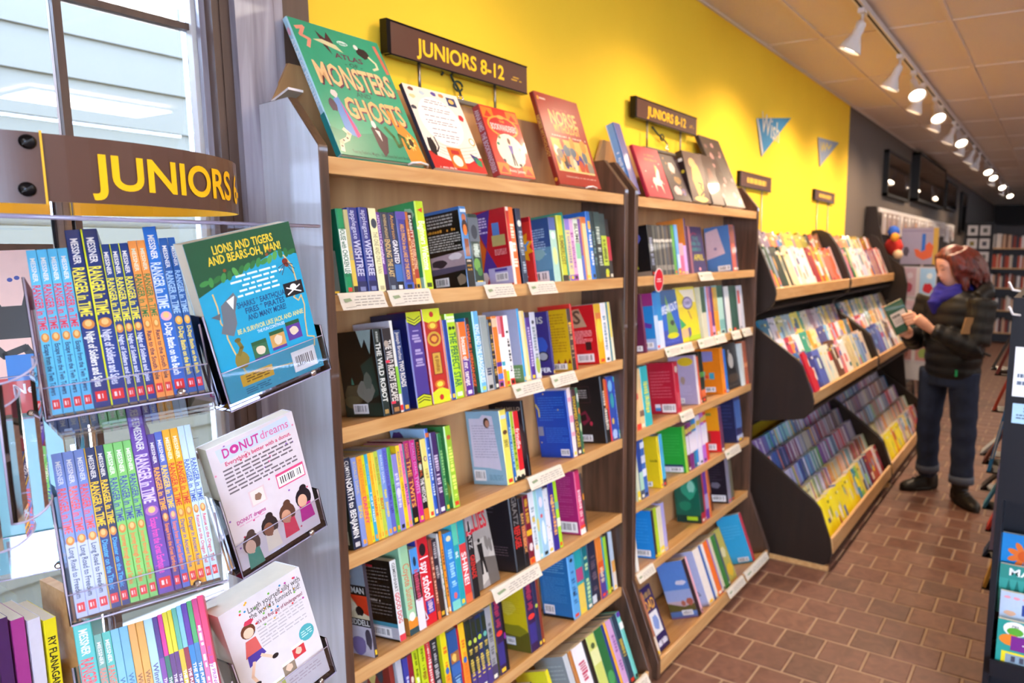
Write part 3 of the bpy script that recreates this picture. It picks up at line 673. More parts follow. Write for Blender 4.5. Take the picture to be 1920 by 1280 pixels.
def orn(S):
    S.poly([(0, 1), (1, 1), (1, 0.88), (0.6, 0.84), (0.4, 0.84), (0, 0.88)], 'd4dc28'); S.poly([(0, 0), (1, 0), (1, 0.12), (0.6, 0.16), (0.4, 0.16), (0, 0.12)], 'd4dc28')
    for y in (0.82, 0.2): S.ell(0.5, y, 0.3, 0.045, 'd07a2a'); S.ell(0.5, y, 0.18, 0.028, 'ead24a')
    S.ell(0.5, 0.68, 0.4, 0.08, 'cba638'); S.ell(0.5, 0.68, 0.28, 0.055, '9a3c22'); S.blob(0.5, 0.68, 0.2, 0.04, 'dca038', 4)
    S.rect(0.22, 0.3, 0.78, 0.54, '8c2a20'); S.rect(0.28, 0.31, 0.72, 0.53, 'c8a040'); S.text('SEVEN', 0.36, 0.33, 0.64, 0.51, '8a5a20', True, True)
    for y in (0.94, 0.06): S.ell(0.5, y, 0.12, 0.03, 'c02828')
def art_wolf(L):
    L.rect(0, 0, 1, 1, '3a2f78'); L.poly([(0.1, 0.9), (0.45, 0.5), (0.2, 0.3), (0.05, 0.5)], 'd0c030'); L.blob(0.3, 0.25, 0.3, 0.25, '1c1c2c', 3); L.blob(0.65, 0.45, 0.3, 0.2, '3858b8', 4); L.poly([(0.25, 0.6), (0.5, 0.75), (0.45, 0.5)], '2fa09a'); L.text('EMIS', 0.2, 0.82, 0.95, 0.92, 'd8d8c8'); L.text('WL', 0.2, 0.7, 0.65, 0.8, 'd8d8c8'); L.ell(0.75, 0.3, 0.17, 0.08, '222230'); L.ell(0.75, 0.3, 0.13, 0.06, 'a8a8b0'); L.text('OLFER', 0.3, 0.05, 0.98, 0.12, 'eef0f4')
def art_gold(L): L.rect(0, 0.12, 1, 1, 'e0b418'); L.blurb(0.1, 0.3, 0.9, 0.94, 14, 'c08a18', 5); L.barcode(0.12, 0.02, 0.85, 0.12, 5); [L.poly([(x, 0.12), (x + 0.06, 0.2), (x + 0.1, 0.12)], '8c2a18') for x in (0.0, 0.2, 0.35, 0.55, 0.75, 0.88)]
def art_s(L): L.poly([(0.02, 0.62), (0.02, 0.92), (0.52, 0.95), (0.72, 0.64)], 'b89878'); L.text('S', 0.3, 0.7, 0.55, 0.92, '5a4434'); L.blurb(0.08, 0.36, 0.85, 0.58, 8, 'f0a8a8', 4); L.rect(0.62, 0.24, 0.8, 0.38, '3a2020'); L.barcode(0.32, 0.04, 0.85, 0.18, 6)
B1 = [
 (721.5, 734, 617, '1f2b27', {'l': '0c110f', 't': 'THE WILD ROBOT', 'tc': 'e4e8e0', 't0': 0.16, 't1': 0.84, 'a': 'PETER BROWN', 'b': art_cave, 'd': 0.14, 'logo': 'a88a50', 'r': '101412'}),
 (737, 753, 616, '2c2628', {'t': 'THE WILD ROBOT ESCAPES', 'tc': 'e8e4dc', 't0': 0.14, 't1': 0.86, 'sx': lambda S: [S.rect(0, 0.6, 0.45, 0.63, 'e03048'), S.rect(0, 0.12, 0.5, 0.15, 'e03048'), S.ell(0.3, 0.82, 0.25, 0.04, 'b0a090')], 'logo': 'a87848'}),
 (753.4, 758.8, 601, 'e4e4dc', {'l': 'c4c2cc', 'bands': ((0.2, 0.5, '8cc83c'), (0.02, 0.08, 'd83030')), 'd': 0.15, 'logo': None}),
 (759.4, 771.4, 619, '22386e', {'t': 'TWO ROADS', 'tc': 'eae4dc', 't0': 0.3, 't1': 0.62, 'a': 'Joseph Bruchac', 'logo': 'e0a838'}),
 (785, 811.4, 585.6, '4a3788', {'l': '161a54', 'sx': art_foil('c8d022', '20301c'), 'hard': 1, 'd': 0.165, 't': 'THE LAND OF STORIES', 'tc': 'a89ac8', 't0': 0.42, 't1': 0.84, 'b': lambda L: L.rect(0.0, 0.93, 1, 1, '10123c'), 'logo': None}),
 (813.4, 844.6, 580, 'b82c22', {'l': 'a01828', 'sx': orn, 'hard': 1, 'd': 0.165, 'logo': None}),
 (845, 847.8, 592, 'd8906a', {'t': '', 'l': 'c06aa0'}),
 (848, 855.6, 600, '1c3f90', {'l': '17367e', 'b': lambda L: L.barcode(0.4, 0.05, 0.95, 0.16, 2)}),
 (856, 873, 588.5, 'b4dc1e', {'t': 'THE PERFECT STAR', 'tc': '1f6a4c', 't0': 0.14, 't1': 0.78, 'l': '8cb818', 'sx': lambda S: [S.rect(0.1, 0.9, 0.9, 0.93, 'e8f0c8'), S.rect(0.1, 0.94, 0.9, 0.97, 'e8f0c8'), S.ell(0.33, 0.83, 0.16, 0.02, '1c2818'), S.ell(0.68, 0.83, 0.16, 0.02, '1c2818')], 'hard': 1, 'd': 0.15}),
 (873.4, 875.8, 604, 'd0a07a'),
 (876, 888.5, 604, 'ee7426', {'t': 'because of mr. terupt', 'tc': 'f6ece4', 't0': 0.14, 't1': 0.8, 'bands': ((0, 0.5, '58308c'),), 'l': 'c89468', 'logo': 'e8d8f0'}),
 (889, 896, 596, '281f20', {'l': '1f7ac0', 't': 'CHARLIE HERNANDEZ', 'tc': 'e8642c', 't0': 0.1, 't1': 0.92}),
 (904, 915, 583.7, '68b4e0', {'l': '3c7c58', 't': 'KING AND THE DRAGONFLIES', 'tc': 'f0f6f8', 't0': 0.12, 't1': 0.84, 'hard': 1, 'd': 0.15, 'b': lambda L: [L.blob(0.75, 0.35, 0.18, 0.3, 'a8b040', 3), L.blob(0.4, 0.75, 0.4, 0.2, '4a9470', 4)], 'logo': 'c8d860'}),
 (917, 929, 591.5, 'b8b8b4', {'t': 'The Adventures of a Girl', 'tc': '24345a', 'sx': lambda S: [S.rect(0, 0.3, 1, 0.98, '9aa4a0')]}),
 (929.2, 936.6, 599, '2e2a2c', {'t': 'Amy Binks', 'tc': 'c8a050', 'sx': lambda S: S.ell(0.5, 0.93, 0.3, 0.025, 'c89a38')}),
 (936.8, 946, 593, 'ee8226', {'bands': ((0.85, 0.97, 'e8c8a0'), (0.12, 0.2, '5878c8'), (0.3, 0.36, '58308c'), (0.02, 0.1, 'a04890'))}),
 (946.2, 952, 593, 'ece4e0', {'bands': ((0.75, 1, 'e08a98'), (0.0, 0.25, 'e89030'), (0.3, 0.36, '40a8c0'))}),
 (952.2, 959, 593, 'f0ece8', {'bands': ((0.7, 1, 'c83a48'), (0, 0.22, 'b8d428'))}),
 (959.2, 967, 591.5, 'f4f0ec', {'bands': ((0, 0.1, 'd8322c'),), 't': 'AT YOUR SERVICE', 'tc': '2a2a2a'}),
 (985, 989, 578.7, '3aa0d8', {'l': 'b4b6d0', 'b': lambda L: [L.rect(0, 0, 1, 0.24, '6f9a5c'), L.blurb(0.1, 0.05, 0.9, 0.2, 4, 'd4dcc4', 3)], 'd': 0.16}),
 (989.4, 998.4, 583, 'ecd484', {'sx': lambda S: S.rect(0, 0, 0.5, 1, 'f0e0b0')}),
 (998.7, 1007, 585.5, '53308a', {'t': 'the year', 'tc': 'c8b8e0', 'bands': ((0.92, 1, '3a2a30'),)}),
 (1008, 1017.4, 585.5, 'c9cad4', {'t': 'small spaces', 'tc': '7a8890', 'sx': lambda S: [S.ell(0.5, 0.2, 0.4, 0.12, 'a8b850'), S.ell(0.45, 0.85, 0.25, 0.03, '3a3f48')]}),
 (1040, 1043, 583, '3a2f78', {'l': '3a2f78', 'b': art_wolf, 'd': 0.145}),
 (1075, 1082, 578.7, '45342c', {'l': 'e0b418', 'b': art_gold, 't': 'gold rush', 'tc': 'c8a878', 'sx': lambda S: S.ell(0.5, 0.76, 0.4, 0.02, 'e0b030'), 'd': 0.14}),
 (1083, 1086, 569.2, 'd83028', {'l': 'd83028', 'd': 0.16}),
 (1126, 1138, 570, 'd8a81c', {'l': 'c81c24', 'b': art_s, 'd': 0.145, 'sx': lambda S: [S.ell(0.5, 0.55, 0.4, 0.2, 'e8cc40'), S.rect(0.1, 0.75, 0.9, 0.85, 'd87838')]}),
 (1138.3, 1146.6, 568, 'e8e6ea', {'t': 'quest', 'tc': '6a8aa0'}),
 (1147, 1155, 566.6, 'e8e0c0', {'sx': lambda S: [S.rect(0.05, 0, 0.4, 1, '1f7a90'), S.rect(0.5, 0.4, 0.85, 1, 'e8d040')]}),
]
def art_letter(L): L.rect(0, 0, 1, 1, '8fb8cc'); L.poly([(0.06, 0.24), (0.08, 0.9), (0.4, 0.9), (0.5, 0.95), (0.78, 0.93), (0.88, 0.2), (0.5, 0.23)], 'd9d2e2'); L.blurb(0.14, 0.36, 0.82, 0.82, 13, 'a8a0b8', 8, 0.3); L.ell(0.6, 0.84, 0.09, 0.07, '3a2420'); L.ell(0.62, 0.83, 0.06, 0.05, 'c08a70'); L.barcode(0.05, 0.05, 0.4, 0.2, 12); L.blurb(0.5, 0.06, 0.9, 0.14, 4, '6a94ac', 5)
def art_port(L): L.rect(0, 0.9, 1, 1, '201c20'); L.ell(0.5, 0.45, 0.55, 0.38, '4a3c3a', 20); L.ell(0.62, 0.45, 0.33, 0.3, '6a5048', 20); L.text('DICAMILLO', 0.2, 0.87, 0.95, 0.92, 'c8b8a0')
def art_bluepage(L): L.blurb(0.1, 0.55, 0.9, 0.92, 10, '3f80d8', 8, 0.3); L.blurb(0.25, 0.22, 0.95, 0.46, 8, '3f80d8', 9, 0.3); L.line([(0.02, 0.8), (0.1, 0.72), (0.1, 0.62)], 0.05, 'e0c850'); L.rect(0.02, 0.33, 0.18, 0.47, '8a8a96'); L.barcode(0.66, 0.03, 0.93, 0.13, 7); [L.ell(x, y, 0.02, 0.012, 'e8c860') for x, y in ((0.3, 0.96), (0.72, 0.72), (0.08, 0.23))]
def art_phone(L): L.line([(0.04, 0.62), (0.6, 0.62), (0.6, 0.86), (0.04, 0.86)], 0.01, '5a3a40'); L.blurb(0.08, 0.68, 0.5, 0.82, 4, 'a89a90', 5); L.poly([(0.1, 0.42), (0.4, 0.5), (0.55, 0.36), (0.3, 0.27)], '7c2038'); L.poly([(0.2, 0.42), (0.4, 0.45), (0.42, 0.36), (0.25, 0.33)], '1c1418'); L.blob(0.55, 0.3, 0.06, 0.04, 'c03048', 3); L.barcode(0.05, 0.03, 0.55, 0.13, 4)
DAHL = '8fa8d8'
def dahl(t, tc, ac='6a5aa8', **k): return dict({'t': t, 'tc': tc, 't0': 0.22, 't1': 0.56, 'a': 'ROALD DAHL', 'ac': ac, 'logo': 'f0a030'}, **k)
C1 = [
 (666, 681, 861, '1c2440', {'l': '1e281c', 't': 'NORTH to BENJAMIN', 'tc': 'f0f0ec', 't0': 0.12, 't1': 0.78, 'a': 'CUMYN', 'b': lambda L: L.rect(0.1, 0.05, 0.9, 0.2, 'b8ac88'), 'logo': 'c8c8c8'}),
 (681.3, 690, 859, '8496d0', dahl('BFG', 'e8c840', 'd8c070')),
 (690.2, 699.4, 856.6, 'f2a422', dahl('DANNY', 'e0407a', 'd8783c')),
 (699.6, 705.4, 854, 'd8dc20', dahl('FANTASTIC', 'a8b820', 'b88a30')),
 (705.6, 711, 852, '38a8c8', dahl('THE GLASS', 'd8e8f0', 'a8d8e8')),
 (711.2, 717.4, 850, 'f6b81c', dahl('CHARLIE', 'd84828', 'e86a28')),
 (717.6, 722, 849, 'f4d040', dahl('GIANT', 'c8a020', 'c89028')),
 (722.2, 729.4, 847, 'b8cc48', dahl('BOY', 'd84828', '986a38')),
 (729.6, 737, 843.5, '7a9cd4', dahl('GOING SOLO', 'e8d048', 'd8dcf0')),
 (737.2, 746, 841, '5f66c0', dahl('THE BIG', '3a3a90', '4a4a98')),
 (746.2, 752.4, 839, '5cb040', dahl('THE MAGIC', '2c7a28', '3a8a30')),
 (752.6, 762.2, 853, '8a86cc', {'t': 'BRAVE  MOUSE', 'tc': 'd8d4f0', 't0': 0.3, 't1': 0.75, 'sx': lambda S: S.ell(0.5, 0.5, 0.38, 0.06, 'dcd8ec')}),
 (762.5, 769, 836, 'f4c81c', dahl('ESIO', 'b89820')),
 (769.2, 775, 832.5, 'e878a8', dahl('MATILDA', '6a2a9c', '9a3a80')),
 (775.2, 777.6, 833, '1f8088'),
 (778, 788.4, 828, '7a1f4a', {'t': 'THE TWITS', 'tc': 'e8a048', 'bands': ((0, 0.2, '201418'), (0.8, 1.0, 'a82068')), 'a': 'ROALD DAHL', 'logo': 'e8c030'}),
 (788.6, 797, 826, 'c8187e', {'t': 'TWITS', 'tc': 'c8a0d0', 't0': 0.35, 't1': 0.56, 'a': 'ROALD DAHL', 'logo': 'e8c030'}),
 (798, 807, 825, '1a1618', {'t': 'THE WITCHES', 'tc': 'f0ece4', 't0': 0.22, 't1': 0.52, 'a': 'ROALD DAHL', 'ac': 'd86030', 'bands': ((0, 0.14, 'd87820'),), 'sx': lambda S: S.blob(0.5, 0.66, 0.35, 0.05, 'c8d0b8', 2)}),
 (808, 817, 824, 'ecdc78', {'t': 'Ella', 'tc': '9a8840', 't0': 0.5, 't1': 0.62, 'sx': lambda S: [S.ell(0.5, 0.75, 0.32, 0.035, '6a4a30'), S.ell(0.55, 0.75, 0.2, 0.025, 'e8c8a0')]}),
 (817.3, 823.4, 804, '2a58b8', {'l': '9ac0e0', 't': 'KEEPER OF THE LOST', 'tc': 'c8d8f0', 'd': 0.15, 'hard': 1, 'b': lambda L: [L.blob(0.2, 0.9, 0.2, 0.08, '4a3078', 3), L.blob(0.6, 0.86, 0.1, 0.05, 'c86a48', 5)], 'bands': ((0.9, 0.95, 'd87038'),)}),
 (826, 838, 812, '42285e', {'t': 'WALKS IN THE DARK SHADOW', 'tc': 'd0c0d8', 't0': 0.25, 't1': 0.72, 'logo': 'e8e0f0', 'hard': 1}),
 (839, 845.6, 813, '2c7a40', {'t': 'LEAFY', 'tc': '8ac07a', 'd': 0.14}),
 (852, 864, 799.7, '9cc832', {'l': '3f8a48', 't': 'CON a Forest Tale', 'tc': 'e0ee70', 't0': 0.12, 't1': 0.78, 'hard': 1, 'd': 0.15, 'sx': lambda S: S.ell(0.5, 0.86, 0.3, 0.03, 'c86038'), 'b': lambda L: [L.blurb(0.5, 0.6, 0.9, 0.9, 6, '7ab468', 3), L.blob(0.8, 0.2, 0.2, 0.16, 'a8b848', 4)]}),
 (868, 893, 786, 'b0875c', {'F': lambda R: [R.text('The Little Prince', 0.08, 0.78, 0.95, 0.9, 'e8dcc8', False), R.blob(0.5, 0.42, 0.3, 0.12, 'c8544a', 3), R.blob(0.35, 0.5, 0.1, 0.18, '8a6a8a', 4), R.blurb(0.2, 0.08, 0.9, 0.16, 2, '9a744c', 3), R.ell(0.7, 0.7, 0.02, 0.012, 'e8dcc0'), R.ell(0.2, 0.3, 0.02, 0.012, 'e8dcc0')], 'back': 0.13, 'lean': 4, 'w': 0.012}),
 (953, 966, 770, 'f0de62', {'l': '8fb8cc', 'b': art_letter, 'd': 0.145, 'hard': 1, 't': 'wish', 'tc': '8a7a30', 't0': 0.5, 't1': 0.6, 'sx': lambda S: [S.ell(0.5, 0.7, 0.3, 0.03, '6a4630'), S.rect(0.15, 0.88, 0.85, 0.93, 'c8dcec')]}),
 (966.3, 970.4, 772, '2a6ab0', {'t': 'SCHOOL', 'tc': 'a8d8f0', 'bands': ((0, 0.06, '1a1a1a'),)}),
 (970.6, 976.6, 772, 'a8c030', {'bands': ((0, 0.06, '1a1a1a'), (0.06, 0.16, 'e8d8b0')), 't': 'lunch', 'tc': '5a7018'}),
 (976.8, 986, 772, 'd8262c', {'bands': ((0, 0.05, '1a1a1a'), (0.05, 0.14, 'ecdcb8')), 't': 'frindle', 'tc': 'f4dcd4', 't0': 0.45, 't1': 0.75}),
 (994, 998, 751, '1e1c1e', {'l': '262024', 'b': art_port, 'd': 0.15}),
 (1075, 1078, 732, '1444a8', {'l': '1444a8', 'b': art_bluepage, 'd': 0.168, 'hard': 1}),
 (1078.3, 1084.6, 727.7, 'f0dcd8', {'bands': ((0.3, 0.36, 'e8a0b0'), (0.5, 0.6, 'e890a8'), (0.8, 0.86, 'e8a0b0')), 'd': 0.14}),
 (1085, 1092.3, 731, '4a2a34', {'t': 'SWAPPED CUPCAKES', 'tc': 'd8b838', 't0': 0.12, 't1': 0.9}),
 (1092.5, 1096, 727, '3a6a48', {'sx': lambda S: [S.blob(0.5, 0.85, 0.5, 0.08, 'e0e0d8', 2), S.blob(0.5, 0.65, 0.5, 0.06, 'd87838', 3), S.blob(0.5, 0.4, 0.5, 0.08, 'b8cca0', 4)]}),
 (1139, 1147.6, 706, '221e1e', {'l': '221e1e', 'b': art_phone, 'd': 0.148, 'hard': 1, 't': 'the hidden club', 'tc': 'e8dccc', 'sx': lambda S: [S.rect(0.55, 0.5, 1.0, 0.95, 'd8682c')]}),
 (1148, 1150.4, 712, 'c82c30'),
 (1150.6, 1161, 707, '2c4aa0', {'sx': lambda S: [S.ell(0.5, 0.85, 0.35, 0.09, '7ab8e0'), S.ell(0.6, 0.62, 0.3, 0.12, '3aa0a0'), S.ell(0.4, 0.3, 0.2, 0.05, 'e0b840'), S.ell(0.5, 0.1, 0.4, 0.07, 'a8c0e8')]}),
 (1161.3, 1168, 706, '2a52b8', {'bands': ((0.92, 1, '3fb0b0'), (0, 0.14, '48b0a0')), 't': 'tide', 'tc': 'a8c8f0'}),
]
def art_panels(L): L.rect(0, 0.72, 1, 1, '8a929a'); L.blob(0.45, 0.8, 0.2, 0.08, 'c0a890', 3); L.rect(0, 0.62, 1, 0.72, '16130f'); L.text('GAIMAN', 0.3, 0.64, 0.95, 0.7, 'd8d4cc'); L.rect(0, 0.38, 1, 0.62, 'd8c8a0'); L.poly([(0.5, 0.62), (1, 0.62), (1, 0.42), (0.8, 0.45)], 'd83c1c'); L.blob(0.4, 0.5, 0.3, 0.08, 'e8dcc0', 4); L.blob(0.75, 0.46, 0.14, 0.06, '2a2020', 5); L.rect(0, 0.3, 1, 0.38, '16130f'); L.text('RIDDELL', 0.4, 0.315, 0.98, 0.37, 'd8d4cc'); L.rect(0, 0, 1, 0.3, 'c8c0c8'); L.blob(0.6, 0.1, 0.25, 0.12, '7a6a9a', 6); L.blob(0.9, 0.18, 0.1, 0.12, '4a4450', 7)
def art_dark(L): L.blurb(0.1, 0.3, 0.9, 0.92, 14, '6a6460', 8, 0.3); L.text('EXPERIMENT', 0.15, 0.47, 0.6, 0.5, 'b8b0a8'); L.rect(0, 0.02, 1, 0.22, 'b4b6c0'); L.rect(0, 0.17, 1, 0.22, '3a8aa0'); L.barcode(0.25, 0.03, 0.8, 0.15, 6); L.text('GOOD', 0.1, 0.9, 0.5, 0.94, 'c82838')
def art_allies(R): R.rect(0, 0, 1, 1, '9a9490'); R.poly([(0, 0.5), (1, 0.5), (0.95, 0.15), (0.1, 0)], 'c2bcb4'); R.blob(0.5, 0.45, 0.5, 0.15, 'b0aaa4', 3); R.poly([(0, 0), (0.3, 0), (0.45, 0.35), (0, 0.3)], '5a5450'); R.poly([(0.6, 0), (1, 0), (1, 0.3), (0.55, 0.35)], '6a625c'); R.ell(0.48, 0.56, 0.05, 0.025, '1a1616'); R.poly([(0.38, 0.52), (0.58, 0.52), (0.56, 0.36), (0.6, 0.16), (0.53, 0.16), (0.48, 0.32), (0.43, 0.16), (0.36, 0.16), (0.4, 0.36)], '1e1a1a'); R.text('ALLIES', 0.04, 0.68, 0.92, 0.9, 'c81c30', True, maxst=1.0); [R.blob(x, y, 0.09, 0.1, '7a746e', k) for k, (x, y) in enumerate(((0.2, 0.5), (0.75, 0.5), (0.88, 0.46)))]
def art_dots(L): L.blurb(0.08, 0.75, 0.5, 0.96, 4, '6a6870', 8, 0.2); L.blurb(0.1, 0.2, 0.8, 0.34, 4, '7a6468', 6, 0.25)
D1 = [
 (703, 709, 1047, '38323a', {'l': 'b0a89c', 'b': art_panels, 'd': 0.15}),
 (752.7, 763.6, 1053, 'd8dad8', {'l': '14100f', 'b': art_dark, 't': 'GOOD DOG', 'tc': 'd03a48', 't0': 0.22, 't1': 0.6, 'a': 'GEMEINHART', 'ac': '3a3a3a', 'bands': ((0, 0.08, 'd8404a'),), 'd': 0.145, 'logo': None}),
 (771, 787.7, 1026.6, '9fcca0', {'l': '86b894', 't': 'Coyote Sunrise', 'tc': 'd86a4a', 't0': 0.28, 't1': 0.8, 'bold': False, 'bands': ((0, 0.07, '2e4a50'), (0.07, 0.17, 'e08a2c')), 'hard': 1, 'd': 0.15, 'sx': lambda S: S.ell(0.45, 0.2, 0.32, 0.05, 'f0ece0'), 'b': lambda L: L.rect(0.0, 0, 1, 0.2, 'c07830'), 'logo': None}),
 (788, 801, 1031, 'e2dce8', {'l': '3a2c38', 'bands': ((0.38, 0.7, '3a2622'), (0.7, 1, '4a94d8')), 't': 'Love Ghost', 'tc': 'c84a68', 't0': 0.36, 't1': 0.74, 'logo': None, 'sx': lambda S: S.ell(0.5, 0.84, 0.2, 0.06, '1f3048')}),
 (802, 822.7, 1008, 'd0202c', {'l': '2a3a98', 't': 'I spy school', 'tc': 'f8ecec', 't0': 0.28, 't1': 0.76, 'sx': lambda S: [S.rect(0.15, 0.12, 0.85, 0.27, '2c3a98'), S.text('SECRET', 0.25, 0.13, 0.75, 0.26, 'e8c8d0', True, True), S.ell(0.45, 0.84, 0.28, 0.07, '2a1a20')], 'hard': 1, 'd': 0.15, 'b': lambda L: [L.line([(0, 1), (1, 0.1)], 0.16, 'e8e4ec'), L.line([(0, 1), (1, 0.1)], 0.08, 'c02838'), L.rect(0.7, 0.45, 1, 0.6, 'e8e4ec'), L.rect(0.6, 0.1, 1, 0.2, 'd09030')], 'logo': None}),
 (823, 828.4, 1012, '8c3a26', {'t': 'SECRETS OF THE MANOR', 'tc': 'e0a888', 'bands': ((0, 0.1, 'e8642c'),)}),
 (828.6, 837.6, 1013, '2c2530', {'t': 'EXTRAORDINARY', 'tc': 'b8b0b0', 't0': 0.5, 't1': 0.96, 'bands': ((0, 0.35, '3a2a22'),), 'logo': 'e0b030'}),
 (837.8, 840.2, 1001, 'd8d4cc', {'t': 'GUTS', 'tc': '6a9a4a'}),
 (840.4, 843, 997, '1c1a1a'),
 (843.2, 847.6, 997, 'ec9420', {'t': 'gold', 'tc': '7a4a10'}),
 (850, 864.6, 1001.4, '2e86d0', {'t': 'the swim team', 'tc': 'a0d4f0', 't0': 0.3, 't1': 0.78, 'bands': ((0, 0.12, '7accc0'),), 'sx': lambda S: [S.ell(0.5, 0.92, 0.3, 0.035, 'e8e0b0'), S.blob(0.5, 0.18, 0.25, 0.05, 'd86068', 3)]}),
 (866, 875, 983, '22a0a8', {'l': '3ac0c8', 't': 'at', 'tc': 'e4f0f0', 't0': 0.58, 't1': 0.66, 'bands': ((0.74, 1, '5ac8a8'),), 'd': 0.15}),
 (875.3, 887, 974, 'd83a3c', {'t': 'SHINE!', 'tc': 'f6ecec', 't0': 0.2, 't1': 0.6, 'bands': ((0.7, 1, '22a0a8'), (0, 0.1, 'ec6a40')), 'l': '22a0a8', 'logo': None}),
 (889.5, 900.4, 968.6, '1e1a1c', {'t': 'GRENADE', 'tc': 'd83430', 't0': 0.24, 't1': 0.52, 'a': 'GRATZ', 'ac': 'd0ccc8', 'bands': ((0.8, 1.0, 'a89a9c'), (0.76, 0.82, 'c83040')), 'l': '8a8488', 'sx': lambda S: S.poly([(0.3, 0.8), (0.7, 0.8), (0.6, 0.93), (0.4, 0.93)], '181418'), 'logo': None}),
 (902, 947, 958, '9a9490', {'F': art_allies, 'back': 0.018, 'lean': 6, 'w': 0.02, 'n': 'grey'}),
 (971, 987.8, 930, '1c1a1c', {'l': '201e22', 'b': art_dots, 't': 'REFUGEE', 'tc': 'd83430', 't0': 0.3, 't1': 0.58, 'a': 'GRATZ', 'ac': '8a8684', 'd': 0.15, 'hard': 1, 'logo': None}),
 (988.2, 995, 935, '221c1e', {'t': 'BAN THIS BOOK', 'tc': 'e0a060', 'bands': ((0.3, 0.6, 'b85838'),)}),
 (995.4, 1005, 931, '7a1c30', {'t': 'BOOKED', 'tc': 'e8b838', 't0': 0.6, 't1': 0.95, 'sx': lambda S: S.blob(0.5, 0.25, 0.4, 0.07, 'e8d8d8', 3), 'bands': ((0.42, 0.5, 'e8b828'), (0, 0.1, 'e07a28'))}),
 (1005.4, 1014, 924, 'e0e2e4', {'t': 'The Gold Season', 'tc': '98a8b0', 'sx': lambda S: [S.ell(0.5, 0.6, 0.3, 0.04, 'd8b850'), S.ell(0.5, 0.2, 0.3, 0.04, 'e0d0a0')]}),
 (1014.2, 1020, 922, 'a0d0cc', {'sx': lambda S: S.ell(0.5, 0.5, 0.4, 0.1, 'd8c870')}),
 (1020.2, 1031, 918, '9cc4dc', {'sx': lambda S: [S.ell(0.5, 0.8, 0.3, 0.08, 'e8e0ec'), S.ell(0.5, 0.35, 0.3, 0.18, 'e0ecf4'), S.ell(0.4, 0.6, 0.2, 0.03, 'd05868')]}),
 (1031.2, 1040.8, 918, 'e0e0e6', {'sx': lambda S: [S.ell(rnd.random(), rnd.random(), 0.08, 0.012, rnd.choice(['b8a850', '6a80a8', 'c8c0b0'])) for _ in range(14)]}),
 (1041.2, 1050.4, 900, '3a2c8c', {'l': '2f2470', 't': 'pumpkin', 'tc': 'e8a858', 'sx': lambda S: S.ell(0.4, 0.68, 0.25, 0.04, 'e8b870'), 'd': 0.15}),
 (1050.6, 1057, 896.6, 'a8d828', {'bands': ((0.3, 0.42, 'e8ecd0'), (0.55, 0.65, '7ac0a0')), 'd': 0.15}),
 (1091, 1100, 884, 'd03868', {'l': 'a8206c', 't': 'THE BOYS IN THE BACK', 'tc': 'f0c8d0', 't0': 0.2, 't1': 0.72, 'bands': ((0, 0.09, 'f0e4e0'), (0.09, 0.14, 'e0502c')), 'd': 0.145, 'hard': 1, 'b': lambda L: [L.blurb(0.1, 0.5, 0.85, 0.92, 12, 'c86a98', 8, 0.3), L.blurb(0.3, 0.26, 0.85, 0.46, 5, 'c05888', 9, 0.3), L.barcode(0.3, 0.03, 0.92, 0.2, 9)], 'logo': None}),
 (1101, 1104, 888, '4a4038', {'sx': lambda S: S.ell(0.5, 0.6, 0.5, 0.06, 'd88a30')}),
]
def art_people(L): L.rect(0, 0, 1, 1, '8a3028'); [L.blob(x, y, 0.14, 0.12, c, k) for k, (x, y, c) in enumerate(((0.2, 0.7, '9a8a80'), (0.45, 0.75, 'd8c070'), (0.7, 0.8, '3a4650'), (0.3, 0.5, '6a3a28'), (0.85, 0.6, 'a84838')))]; L.poly([(0.3, 1), (0.6, 1), (0.5, 0.8)], '6a7a88')
def art_swamp(L): L.rect(0, 0, 1, 0.3, '5a561c'); L.blob(0.5, 0.3, 0.5, 0.1, '8a8420', 3); L.blob(0.4, 0.62, 0.3, 0.12, 'dcc84a', 4); L.blurb(0.2, 0.55, 0.8, 0.8, 8, 'c8a820', 5, 0.3); L.rect(0.1, 0.08, 0.55, 0.2, 'a8b4c4'); L.barcode(0.28, 0.09, 0.54, 0.18, 4)
def art_wave(L): L.blurb(0.15, 0.72, 0.85, 0.95, 6, '7ab8e0', 4, 0.3); L.blurb(0.1, 0.25, 0.85, 0.66, 14, '4a94cc', 5, 0.3); L.rect(0, 0, 1, 0.04, '14181c'); L.barcode(0.06, 0.05, 0.4, 0.2, 6)
SPK = lambda c: {'sx': lambda S: [S.ell(0.5, 0.7, 0.34, 0.035, c), S.rect(0.15, 0.76, 0.85, 0.95, '2a3420')], 't': 'star chase', 'tc': 'd8c058', 't0': 0.2, 't1': 0.64, 'bands': ((0, 0.3, '4a3a80'),)}
